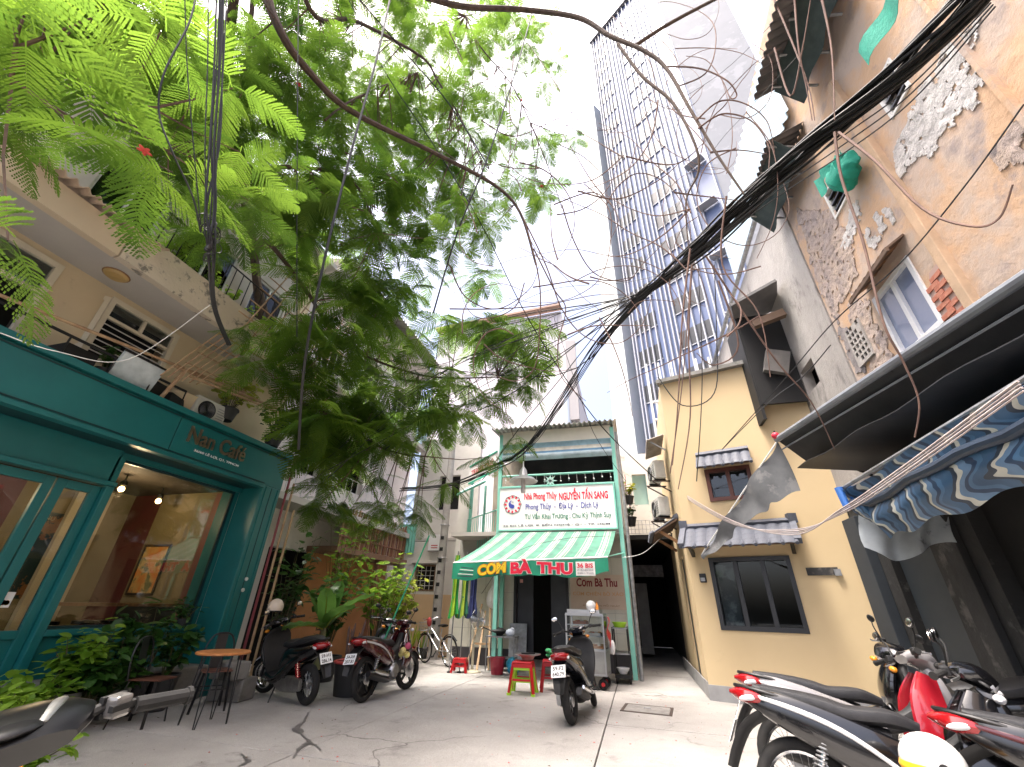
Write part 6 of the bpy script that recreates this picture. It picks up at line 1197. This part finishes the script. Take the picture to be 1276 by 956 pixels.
# bare hanging shoots over the tower and sky
def shoot(px, r=.014, r1=.005): pts = [at(*p) for p in px]; return br('bare_shoot', pts, r, r1, bark2, 5, 6)
for q in ([(820,125,4.2),(812,170,4.3),(790,205,4.4),(760,225,4.5),(720,240,4.6)], [(720,238,4.6),(770,248,4.6),(820,225,4.6),(850,200,4.5)], [(825,83,4.2),(870,85,4.3),(905,100,4.4),(918,118,4.5),(910,122,4.5),(900,100,4.5),(880,75,4.5),(855,70,4.4)],
    [(868,150,4.3),(895,127,4.4),(925,128,4.5),(955,150,4.6),(965,190,4.7)], [(870,160,4.3),(900,142,4.4),(935,150,4.5),(957,180,4.6),(958,210,4.6)], [(885,190,4.4),(920,187,4.5),(956,192,4.6)], [(780,195,4.4),(840,205,4.5),(880,175,4.5)],
    [(840,240,4.5),(880,245,4.6),(920,250,4.6)], [(860,260,4.6),(830,290,4.7),(790,315,4.8),(760,320,4.9)], [(700,255,5.3),(715,300,5.4),(740,340,5.5),(780,350,5.5),(800,330,5.4),(830,300,5.2)], [(650,268,5.3),(680,330,5.4),(700,385,5.5),(730,420,5.6),(770,428,5.6),(800,405,5.5),(812,370,5.4)],
    [(665,310,5.4),(690,360,5.5),(705,385,5.6),(695,430,5.6),(700,470,5.7),(730,500,5.8)], [(655,280,5.3),(672,350,5.4),(672,420,5.5),(665,460,5.6),(640,475,5.7),(600,460,5.8)], [(560,330,5.6),(580,370,5.7),(620,385,5.7),(660,360,5.7),(672,330,5.6)], [(560,385,6),(620,385,6),(680,380,6),(740,368,6),(780,368,6)],
    [(1040,165,3.9),(1048,220,3.9),(1075,300,3.9),(1100,400,3.9),(1125,450,4.0),(1145,500,4.1),(1140,545,4.2)], [(1045,165,3.9),(1090,200,3.8),(1150,260,3.7),(1210,282,3.6),(1245,272,3.6),(1262,230,3.5)], [(965,60,4.4),(985,120,4.4),(1000,60,4.3),(1010,0,4.2)], [(990,0,4.3),(995,60,4.3),(1005,110,4.4),(1012,150,4.4)], [(1022,-10,4.0),(1036,60,4.0),(1040,150,3.9)],
    [(965,0,4.4),(990,60,4.4),(1008,110,4.4),(1015,150,4.4)], [(860,310,4.6),(850,400,4.7),(845,500,4.8),(838,580,4.9)], [(905,245,4.6),(900,330,4.7),(945,390,4.8),(960,470,4.9)], [(880,320,4.7),(960,440,5.2),(1010,500,5.6),(1040,560,5.9)], [(862,330,4.7),(858,420,4.8),(860,520,4.9),(845,610,5.0)],
    [(690,255,5.2),(740,240,5.2),(770,270,5.2),(760,300,5.2)], [(735,345,5.4),(760,350,5.4),(790,345,5.3)], [(600,150,5.0),(640,170,5.0),(690,150,5.1),(735,130,5.1)], [(560,40,4.6),(580,90,4.7),(575,150,4.8),(600,180,4.9)], [(530,110,5),(560,80,5),(552,60,5)], [(640,70,4.7),(635,140,4.8),(645,170,4.9),(620,230,5.1)], [(430,190,5.2),(480,215,5.3),(530,260,5.5)], [(895,350,4.8),(920,430,5),(890,455,5.1),(868,440,5)]):
    shoot(q)
rs_ = random.Random(77)
for k in range(80):
    x, y, d = rs_.uniform(560, 960), rs_.uniform(30, 430), rs_.uniform(4.4, 6.2); a = rs_.uniform(0, 6.28); q = [(x, y, d)]; st = rs_.uniform(18, 48); cv_ = rs_.uniform(-.75, .75)
    for j in range(rs_.randint(3, 7)): x += st*math.cos(a); y += st*math.sin(a)+4; a += cv_+rs_.uniform(-.25,.25); q.append((x, max(y, -30), d+.05*j))
    if all(540 < p[0] < 985 for p in q): shoot(q, rs_.uniform(.007, .014), .004)
# feathery fronds
def frond_data(L, npin, wmax, rnd, droop=.25, nl=10):
    v, f = [], []
    def quad(a, b, c, d): i = len(v); v.extend([a, b, c, d]); f.append((i, i+1, i+2, i+3))
    P = lambda t: np.array([L*t, 0, -droop*L*t*t])
    for i in range(8):
        a, b = P(i/8), P((i+1)/8); w_ = .0035*(1-i/10); quad(a-[0,w_,0], b-[0,w_*.85,0], b+[0,w_*.85,0], a+[0,w_,0])
    for k in range(npin):
        t = .16+.84*k/(npin-1); base = P(t); ln = wmax*math.sin(math.pi*(.12+.86*t))**.7*(1+rnd.uniform(-.08,.08))
        for s_ in (-1, 1):
            an = R(68-30*t+rnd.uniform(-5,5)); dr = np.array([math.cos(an), s_*math.sin(an), -.12+rnd.uniform(-.12,.06)]); pr = np.array([-dr[1], dr[0], 0])
            pr /= np.linalg.norm(pr); m = max(4, int(nl*ln/wmax))
            for j in range(m):
                q = (j+.6)/m; c = base+dr*ln*q+np.array([0,0,-.25*ln*q*q]); hw = .0066*(L/.5)*(math.sin(math.pi*(.2+.7*q))**.5); hl = ln/m*.42
                tl = rnd.uniform(-.3,.3)*hw
                quad(c-dr*hl-pr*hw, c+dr*hl-pr*hw*1.0+dr*hl*.5, c+dr*hl+pr*hw+[0,0,tl]+dr*hl*.5, c-dr*hl+pr*hw+[0,0,tl])
    return np.array(v), np.array(f)
rr_ = random.Random(11); FD = [frond_data(.5, 20+k % 4, .125+.01*k, rr_, .12+.07*k, 9) for k in range(6)]
def np_mesh(name, v, f, mat):
    me = bpy.data.meshes.new(name); me.vertices.add(len(v)); me.vertices.foreach_set('co', np.asarray(v, np.float32).ravel())
    me.loops.add(len(f)*4); me.loops.foreach_set('vertex_index', np.asarray(f, np.int32).ravel()); me.polygons.add(len(f)); me.polygons.foreach_set('loop_start', np.arange(0, len(f)*4, 4, dtype=np.int32)); me.polygons.foreach_set('loop_total', np.full(len(f), 4, np.int32))
    me.update(); me.validate(); me.materials.append(mat); return me
FM = [np_mesh('frond', v, f, leaf) for v, f in FD]
# clusters: pixel-region boxes with true distances (near, middle, low, wispy)
CL = []
def clus(x0, x1, y0, y1, d0, d1, n, sz, seed, skip=None):
    rd = random.Random(seed)
    for k in range(n):
        for _ in range(20):
            x, y = rd.uniform(x0, x1), rd.uniform(y0, y1)
            if skip is None or not skip(x, y): break
        CL.append((at(x, y, rd.uniform(d0, d1)), sz*rd.uniform(.85, 1.2), rd.randint(5, 8)))
gap1 = lambda x, y: (60 < x < 250 and 55 < y < 170 and abs(y-(30+.55*x)) < 45) or (x < 60 and y > 150)
clus(0, 330, -60, 150, 3.8, 5.4, 44, .9, 1, gap1)
clus(180, 420, 20, 260, 4.6, 6.4, 34, .95, 31)
clus(330, 690, -60, 250, 5.2, 7.2, 105, 1.2, 32, lambda x, y: x-y*.3 > 660)
clus(320, 690, -60, 150, 4.6, 6.4, 60, 1.0, 2, lambda x, y: x > 600 and y > 60)
clus(230, 620, 100, 300, 5.2, 7.2, 76, 1.0, 3, lambda x, y: x-y > 420)
clus(370, 640, 250, 420, 6.0, 8.0, 44, 1.35, 4, lambda x, y: x > 560 and y < 330)
clus(365, 660, 390, 520, 6.6, 8.6, 42, 1.45, 5)
clus(395, 600, 500, 610, 7.0, 8.8, 26, 1.4, 6, lambda x, y: x-350 > (620-y)*2.4)
clus(640, 720, 20, 260, 5.2, 6.2, 10, .8, 7)
clus(300, 400, 390, 460, 6.8, 7.8, 6, .9, 8)
clus(370, 430, 500, 640, 7.4, 8.2, 12, .95, 33)
clus(400, 560, 580, 660, 7.8, 8.8, 8, .9, 34)
clus(0, 120, 0, 90, 3.0, 4.0, 5, 1.0, 9)
for px, py, d, s_ in ((160,190,2.7,1.15),(215,215,2.9,1.1),(290,110,3.1,1.1),(300,190,3.4,1.1),(10,300,2.6,.9),(120,20,2.8,1.2),(200,40,3.0,1.2),(30,20,2.6,1.1),(620,420,7,1.2),(650,470,7.2,1.2),(600,500,7.2,1.2),(640,545,7.4,1.1),(560,600,7.8,1.1),(520,620,7.9,1.0),(470,630,8,1.1),(610,570,7.6,1.1),(310,250,4.0,1.0),(330,240,4.2,1)): CL.append((at(px, py, d), s_, 5 if d < 3.5 else 7))
rd = random.Random(21); allf = []; tw_ = MB(); BRa = np.array([[p.x, p.y, p.z] for p in BR])
for c, sz, n in CL:
    dd = np.linalg.norm(BRa-np.array(c), axis=1); i = int(dd.argmin()); q = Vector(BRa[i]); mid = c.lerp(q, .5)+V3(0,0,-.04*dd[i])
    if dd[i] > .05 and dd[i] < 2.2: tw_.tube([c-TB, mid-TB, q-TB], [.005,.008,.012], 4, False)
    a0 = rd.uniform(0, 6.28)
    for k in range(n):
        a = a0+k*2*math.pi/n+rd.uniform(-.35,.35); s_ = sz*rd.uniform(.8,1.2)
        Mx = Matrix.Translation(c-TB+V3(rd.uniform(-.06,.06),rd.uniform(-.06,.06),rd.uniform(-.08,.08))) @ Matrix.Rotation(a,4,'Z') @ Matrix.Rotation(rd.uniform(-.15,.75),4,'Y') @ Matrix.Rotation(rd.uniform(-.5,.5),4,'X') @ Matrix.Diagonal((s_,s_,s_,1))
        allf.append(((c-CO).length/s_, rd.randrange(6), Mx))
tw_.build('twigs', bark2, tree)['kind'] = 'stuff'
allf.sort(key=lambda q: q[0])
for _, k, Mx in allf[:300]:
    o = bpy.data.objects.new('frond', FM[k]); COL.objects.link(o); o.parent = tree; o.matrix_basis = Mx
VV, FF, off = [], [], 0
for _, k, Mx in allf[300:]:
    v, f = FD[k]; m = np.array(Mx); VV.append(v @ m[:3,:3].T+m[:3,3]); FF.append(f+off); off += len(v)
o = bpy.data.objects.new('foliage', np_mesh('foliage', np.vstack(VV), np.vstack(FF), leaf)); COL.objects.link(o); o.parent = tree; o['kind'] = 'stuff'
# a few red flowers
for i, (px, py, d) in enumerate(((675,232,5.3),(650,125,5.0),(372,105,4.5),(180,188,2.7),(662,155,5.1),(425,305,6))):
    c = at(px, py, d)-TB; b = MB()
    for k in range(5): a = k*1.257; b.ell(c+V3(.02*math.cos(a),.02*math.sin(a),0), (.022,.012,.006), 6, 4, Matrix.Rotation(a,3,'Z'))
    b.build('flower', pm, tree)

# ================================================================ shrubs and potted plants
lv1 = leafmat('leaf_dark', (.016,.055,.01), (.045,.12,.018), .3, .35); lv2 = leafmat('leaf_bright', (.08,.19,.015), (.2,.31,.03), .45, .4); lv3 = leafmat('leaf_yellowish', (.2,.27,.03), (.3,.31,.05), .45); stemm = M('green_stem', (.08,.09,.03), (.1,.07,.04), .7)
def leaf_mesh(L, W, mat, name='leaf', fold=.15, bend=.25, n=4):
    m = MB(); m.grid(lambda u, v: V3(L*u, W*(v-.5)*2*(math.sin(math.pi*min(1,.08+u*.92))**.8), -bend*L*u*u+fold*W*abs(v-.5)*2), n, 2); return m.mesh(name, mat, True, 80)
def shrub(name, label, loc, h, rad, nst, nlf, mat, L=.12, W=.04, seed=0, pot=None, cat='plant', group=None, spread=1., zb=0.):
    rd = random.Random(seed); t = thing(name, label, cat, loc, 0, group); me = leaf_mesh(L, W, mat); pts = []
    z0 = 0
    if pot:
        pr, ph, pmx = pot; MB().lathe([(0,0),(pr*.72,0),(pr,ph*.9),(pr*1.08,ph*.9),(pr*1.08,ph),(pr*.92,ph),(pr*.9,ph*.86),(0,ph*.86)], 22).build('pot', pmx, t, True); MB().lathe([(0,ph*.87),(pr*.9,ph*.87)], 18).build('soil', soil, t); z0 = ph*.85
    b = MB()
    for k in range(nst):
        a = rd.uniform(0, 6.28); rr = rad*rd.uniform(.3, 1)*spread; e = V3(rr*math.cos(a), rr*math.sin(a), z0+h*rd.uniform(.55, 1)); s_ = V3(.03*math.cos(a), .03*math.sin(a), z0)
        P = bez([s_, s_.lerp(e,.5)+V3(0,0,.12*h), e], 4); b.tube(P, [.009-.0009*i for i in range(len(P))], 5); pts += P[3:]
    b.build('stem', stemm, t)
    for k in range(nlf):
        p = rd.choice(pts)+V3(rd.gauss(0,.25*rad*.4), rd.gauss(0,.25*rad*.4), rd.gauss(0,.05)); s_ = rd.uniform(.7, 1.35)
        inst(me, 'leaf', t, p, (rd.uniform(-.5,.5), rd.uniform(-.5,.5), rd.uniform(0,6.28)), (s_,s_,s_))
    return t
gpot = M('grey_pot', (.2,.2,.19), (.13,.13,.12), .8, 5); bpot = M('black_pot', (.03,.03,.03), None, .6)
# café planting: long trough of mixed leaves
shrub('potted_shrub', 'dark leafy shrub on the plinth below the café window', (-6.3,4.75,.0), .75, .34, 12, 190, lv1, .15, .05, 1, (.2,.42,gpot)); shrub('potted_shrub', 'yellow green shrub left of the dark one by the café door', (-6.22,4.15,0), .7, .3, 12, 170, lv2, .12, .04, 2, (.18,.36,gpot)); shrub('potted_shrub', 'small leafy plant behind the black metal chairs', (-6.25,5.35,0), .6, .25, 9, 110, lv1, .13, .045, 3, (.16,.4,bpot)); shrub('leafy_shrub', 'bright green low shrub at the left edge of the yard', (-5.6,3.42,0), .55, .5, 22, 300, lv2, .1, .035, 4); shrub('leafy_shrub', 'small bright shrub lowest at the left edge', (-4.6,2.95,0), .42, .32, 14, 180, lv2, .09, .032, 5)
shrub('potted_shrub', 'fern like plant on the café window sill end', (-6.75,5.75,.93), .22, .22, 10, 90, lv1, .1, .018, 6, (.08,.1,bpot)); shrub('potted_shrub', 'spiky plant beside the café chairs', (-6.3,5.05,0), .85, .2, 8, 60, lv1, .16, .02, 7, (.12,.4,bpot))
shrub('leafy_shrub', 'broad dark bush spilling over the plinth by the café door', (-6.15,4.42,.1), .72, .5, 20, 280, lv1, .16, .055, 41); shrub('leafy_shrub', 'bright bush at the plinth end left of the café door', (-6.1,3.75,0), .62, .42, 18, 240, lv2, .12, .04, 42)
# planting strip between café and bikes
shrub('tall_shrub', 'tall bright green shrub behind the parked motorbikes', (-5.55,9.3,0), 2.0, .75, 26, 300, lv2, .17, .05, 8, (.3,.4,bpot)); shrub('tall_shrub', 'second bright shrub nearer the white house', (-5.5,10.3,0), 1.75, .6, 20, 260, lv3, .16, .05, 9, (.28,.4,bpot)); shrub('tall_shrub', 'dark bushy shrub at the foot of the flame tree', (-5.9,8.2,0), 1.5, .6, 22, 300, lv1, .15, .05, 10, (.3,.4,bpot)); shrub('tall_shrub', 'dark climbing shrub against the café post', (-6.35,7.3,0), 2.5, .42, 18, 240, lv1, .14, .05, 12); shrub('tall_shrub', 'small leaved shrub over the bamboo screen', (-6.5,9.0,0), 3.3, .7, 22, 280, lv2, .13, .04, 13)
shrub('terrace_shrub', 'yellow green bush on the café terrace under the lattice', (-6.75,5.2,4.1), .6, .4, 14, 220, lv3, .1, .035, 14, (.16,.22,bpot)); shrub('terrace_shrub', 'dark creeper at the end of the café terrace', (-6.6,6.2,3.95), .55, .55, 16, 240, lv1, .1, .03, 15, (.16,.2,bpot)); shrub('terrace_shrub', 'small potted plant on the terrace by the barred window', (-6.8,3.3,3.9), .35, .16, 8, 80, lv1, .1, .03, 16, (.1,.16,bpot))
for i, y in enumerate((3.2, 4.2, 5.0)): shrub('balcony_plant', ['leafy plant at the left of the upper balcony', 'leafy plant in the middle of the upper balcony', 'leafy plant by the tall lattice on the upper balcony'][i], (-6.6,y,5.56), .7, .24, 8, 90, lv2, .09, .03, 17+i, (.12,.2,terra), group='upper balcony plants')
shrub('hanging_planter', 'yellow leafed planter on the shop side wall', (.06,11.6,3.78), .35, .2, 10, 110, lv3, .08, .03, 22, (.14,.2,bpot)); shrub('hanging_planter', 'dark basket plant below the yellow leafed planter', (.06,11.5,3.2), .3, .16, 8, 70, lv1, .08, .03, 23, (.14,.22,blackm))
# banana plant
bn = thing('banana_plant', 'broad leafed banana plant beside the café post', 'plant', (-5.7,7.75,0)); bl_ = leafmat('banana_leaf', (.05,.13,.02), (.1,.2,.04), .4, .35)
for k, (a, el, L, W) in enumerate(((1.8,1.35,1.2,.17),(.3,1.0,1.1,.19),(-.5,.75,1.0,.17),(2.9,1.1,1.0,.16),(-1.5,.35,.9,.15),(-1.1,1.15,1.05,.17))):
    d = V3(math.cos(a)*math.cos(el), math.sin(a)*math.cos(el), math.sin(el)); s_ = V3(-d.y, d.x, 0); s_ = s_.normalized() if s_.length > .01 else V3(1,0,0); o = V3(0,0,.85)
    lf = MB().grid(lambda u, v: o+d*(L*u)+V3(d.x,d.y,-.8)*(.4*L*u*u)+s_*((v-.5)*2*W*math.sin(math.pi*min(1,.1+.9*u))**.6)+V3(0,0,.06*abs(v-.5)*2+.012*math.sin(u*26+v*3)), 14, 4).build('leaf', bl_, bn, True, ang=80); MB().tube([o+d*(L*t)+V3(d.x,d.y,-.8)*(.4*L*t*t) for t in (0,.3,.6,.95)], [.016,.012,.008,.003], 5).build('midrib', lv3, lf)
MB().tube([(0,0,0),(.02,0,.5),(0,0,.95)], [.08,.06,.04], 10).build('stem', M('banana_stem', (.16,.2,.07), (.2,.15,.08), .6, 5), bn, True)
# red rimmed planter with bare stumps
rp = thing('round_planter', 'large black planter with red rim between two parked bikes', 'planter', (-4.62,7.25,0)); MB().lathe([(0,0),(.24,0),(.3,.44),(.27,.44),(.25,.4),(0,.4)], 24).build('tub', bpot, rp, True); MB().torus(.3, .022, 28, 7, Matrix.Translation((0,0,.45))).build('rim', M('rim_red', (.5,.07,.06), None, .5), rp, True); MB().lathe([(0,.405),(.25,.405)], 18).build('soil', soil, rp)
for k in range(7): a = k*.9; MB().tube(bez([V3(.12*math.cos(a),.12*math.sin(a),.4), V3(.15*math.cos(a),.15*math.sin(a),.6), V3(.18*math.cos(a+.3),.18*math.sin(a+.3),.75+.05*k)], 4), [.02]*8+[.008], 6).build('stump', bark2, rp, True)
gb = thing('green_case', 'dark green slatted box behind the red rimmed planter', 'box', (-4.75,7.75,.0), R(10))
for k in range(9): MB().span((-.26+k*.06,-.02,.3), (-.215+k*.06,.02,.62)).build('slat', M('dark_green', (.015,.07,.05), None, .5), gb)
MB().span((-.28,.021,.28), (.32,.3,.6)).build('body', MATS['dark_green'], gb)
gp_ = thing('green_pole', 'slanting green pole standing by the parked motorbikes', 'pole', (-4.55,7.9,0)); MB().tube([(-.1,0,.3),(.42,.6,2.6)], .016, 8).build('shaft', M('pole_green', (.02,.28,.14), None, .4), gp_, True); MB().lathe([(.0,0),(.09,0),(.09,.02),(.02,.03),(.02,.3)], 12, Matrix.Translation((-.1,0,0))).build('foot', blackm, gp_)
# snake plants by the white house
for i, x in enumerate((-6.7,-6.3,-5.9)):
    t = thing('snake_plant', ['snake plant farthest left below the barred window', 'snake plant in a red pot below the barred window', 'snake plant beside the bicycle'][i], 'plant', (x,12.5,0), 0, 'snake plants'); pmx = red_pl if i == 1 else bpot
    MB().lathe([(0,0),(.13,0),(.17,.26),(.15,.26),(.14,.22),(0,.22)], 16).build('pot', pmx, t, True); MB().lathe([(0,.225),(.14,.225)], 14).build('soil', soil, t); rd = random.Random(i)
    for k in range(12): a = rd.uniform(0,6.28); p = V3(.08*math.cos(a),.08*math.sin(a),.22); d = V3(.18*math.cos(a),.18*math.sin(a),rd.uniform(.35,.6)); s_ = V3(-math.sin(a),math.cos(a),0); MB().grid(lambda u, v: p+d*u+s_*((v-.5)*.06*(1-u)**.5*1.2), 5, 2).build('leaf', lv3 if k % 2 else lv2, t, True, ang=80)
# poles by the café post
for i, (dx, m_, lb) in enumerate(((0,M('pole_red', (.22,.04,.05), None, .5),'dark red pole leaning by the café post'),(.1,bamboo_m,'bamboo cane next to the dark red pole'),(.22,palewood,'pale cane farthest from the café post'))): pole('leaning_pole', (-6.42+dx*.3,6.75+dx,0), (-6.5+dx*.2,6.78+dx*1.3,3.9-.5*i), .022, lb, None, m_)

# ================================================================ cables
def wire(name, px, r, label, group=None, mat=cable_m, n=5, sub=7): pts = [at(*p) for p in px]; o = MB().tube(bez(pts, sub), r, n).build(name, mat, None, True); return tag(o, label, 'cable', group)
cb = thing('cable_bundle', 'thick bundle of black cables running diagonally down to the shop', 'cables'); rd = random.Random(5)
base = [(1240,-40,3.6),(1190,20,3.75),(1110,100,4.05),(1000,190,4.5),(930,250,4.9),(868,308,5.3),(800,368,5.8),(745,430,6.3),(700,500,6.8),(655,560,7.3),(610,585,8.2),(560,605,9.6),(500,610,11)]
for k in range(26):
    ph, am, fz = rd.uniform(0,6.28), rd.uniform(.03,.115), rd.uniform(.4,1.1); P = []
    for i, (x, y, d) in enumerate(base):
        p = at(x, y, d); w_ = 1.0 if i < 6 else .55; P.append(p+V3(am*math.sin(ph+i*fz)*w_, .3*am*math.cos(ph*2+i)*w_, am*math.cos(ph+i*fz*1.3)*w_-(.04*(k % 4) if 3 < i < 6 and k > 11 else 0)))
    rad = rd.choice((.012,.016,.02)); ks = [rad]*6+[rad*.7]*7
    if k % 5 > 1:
        P = P[:7]+[at(rd.uniform(520,700), rd.uniform(380,520), rd.uniform(6.4,7.6)), at(rd.uniform(400,560), rd.uniform(430,600), rd.uniform(7.2,8.4))] if k % 5 < 4 else P[:8]; rad *= .8 if k % 5 < 4 else 1
    Q = bez(P, 6); MB().tube(Q, [rad*(1 if i < 33 else max(.45, 1-(i-33)*.05)) for i in range(len(Q))], 6).build('strand', cable_m, cb, True)
for k in range(3): MB().tube(bez([at(*q)+V3(0,0,-.05-.03*k) for q in ((1230,0,3.6),(1130,105+6*k,4.0),(1050,165+8*k,4.3),(970,225+5*k,4.6),(880,300,5.2))], 7), .007, 5).build('loose_strand', cable_m, cb, True)
for q in ((1100,110,4.08),(960,225,4.75),(905,275,5.1)): MB().torus(.06, .012, 12, 5, Matrix.Translation(at(*q)) @ Matrix.Rotation(R(60),4,'Y')).build('tie', galv, cb)
hb = thing('cable_bundle', 'bundle of black cables hanging straight down at the upper left', 'cables')
for k in range(9):
    x = 258+rd.uniform(-4,22); P = [(x+14-1.2*k,-40,2.2),(x+8-.6*k,80,2.25),(x,180,2.3),(258+rd.uniform(-3,12),260,2.35),(262+rd.uniform(-6,8),310,2.4),(266+rd.uniform(-3,3),380,2.6),(285+rd.uniform(-3,3),430,3.0)]
    MB().tube(bez([at(*p) for p in P], 6), rd.choice((.0035,.0045,.006)), 5).build('strand', cable_m, hb, True)
for k in range(12):
    c = at(262+rd.uniform(-8,10), 270+rd.uniform(0,55), 2.4); MB().torus(rd.uniform(.02,.045), .003, 14, 4, Matrix.Translation(c) @ Matrix.Rotation(rd.uniform(0,3),4,'X') @ Matrix.Rotation(rd.uniform(0,3),4,'Y')).build('coil', cable_m, hb, True)
MB().box(at(262,305,2.4), (.03,.03,.1)).build('splice_box', black, hb, bevel=.01)
W_ = [([(245,-10,2.2),(235,30,2.2),(205,90,2.25),(198,140,2.3),(215,190,2.3),(240,245,2.35),(250,290,2.4)], .005, 'black cable looping left of the hanging bundle'), ([(230,-10,2.2),(233,80,2.25),(240,170,2.3),(250,280,2.4)], .003, 'thin wire just left of the hanging bundle'),
 ([(490,-20,3.6),(470,70,3.7),(440,180,3.9),(405,320,4.2),(380,450,4.6),(372,560,5.2)], .016, 'stout cable slanting from top centre left down through the crown'), ([(670,-10,4.2),(648,70,4.4),(610,190,4.7),(570,290,5.1),(540,390,5.6)], .014, 'stout cable slanting down from the top centre'), ([(372,-10,4),(371,100,4.1),(370,250,4.4),(370,420,5)], .006, 'thin vertical wire through the crown'),
 ([(430,-10,4.4),(480,90,4.6),(540,180,4.9),(600,280,5.3),(660,400,5.8),(740,520,6.6),(820,600,7.6)], .009, 'long wire crossing the crown toward the alley'), ([(440,-10,4.2),(500,60,4.4),(560,130,4.7),(610,210,5)], .012, 'short cable beside the main limb'), ([(560,410,6),(620,390,6.2),(690,360,6.4),(780,352,6.4),(850,335,6.2)], .005, 'slack wire joining the thick bundle above the shop'),
 ([(500,500,7),(560,460,6.6),(640,420,6.2),(700,390,6),(780,370,5.9)], .006, 'cable rising from the crown to the thick bundle'), ([(480,560,7.4),(560,500,6.8),(640,440,6.3),(710,395,6),(790,366,5.8)], .006, 'lower cable rising from the crown to the thick bundle'), ([(1276,130,3.6),(1200,235,3.9),(1120,330,4.4),(1040,400,5),(980,470,5.8),(900,560,7)], .006, 'wire running along the peeling wall past the white window'),
 ([(820,140,6),(900,90,5.4),(985,5,4.6)], .004, 'thin wire crossing the tower top'), ([(1003,60,4.6),(930,140,5.2),(880,200,5.8),(800,330,7)], .004, 'thin wire crossing the grey side of the tower'), ([(0,415,5.5),(70,438,5.6),(160,448,5.8),(262,380,5)], .005, 'white wire drooping along the teal fascia'), ([(780,368,5.8),(700,470,6.5),(650,530,7.2),(600,600,8.4)], .008, 'cable following the thick bundle down to the shop'),
 ([(835,590,8.9),(850,480,8.8),(858,380,8.6),(862,320,8)], .012, 'brown hanging cable left of the yellow facade'), ([(868,600,8.8),(875,470,8.6),(870,330,8.2)], .01, 'black hanging cable on the yellow facade'), ([(820,470,8.8),(850,505,8.7),(890,490,8.7),(893,420,8.6),(890,330,8.4)], .012, 'black loop cable hanging across the yellow facade top'), ([(900,560,8.4),(960,500,8),(1000,470,7.6),(1035,430,7)], .008, 'wire stretched from yellow canopy to the old wall'), ([(780,600,10),(740,540,9.4),(715,470,8.6),(690,395,7.4)], .006, 'wire from the shop roof up to the twigs'), ([(776,695,10.6),(800,690,10.4),(822,672,10)], .006, 'pale wire slung across the alley mouth'), ([(600,740,9.5),(640,690,9.6),(700,672,10),(760,668,10.6)], .004, 'string of small lights over the striped awning')]
for q, r_, lb in W_: wire('overhead_wire', q, r_, lb, None, white if lb.startswith(('white','pale')) else (bark2 if 'brown' in lb else cable_m))
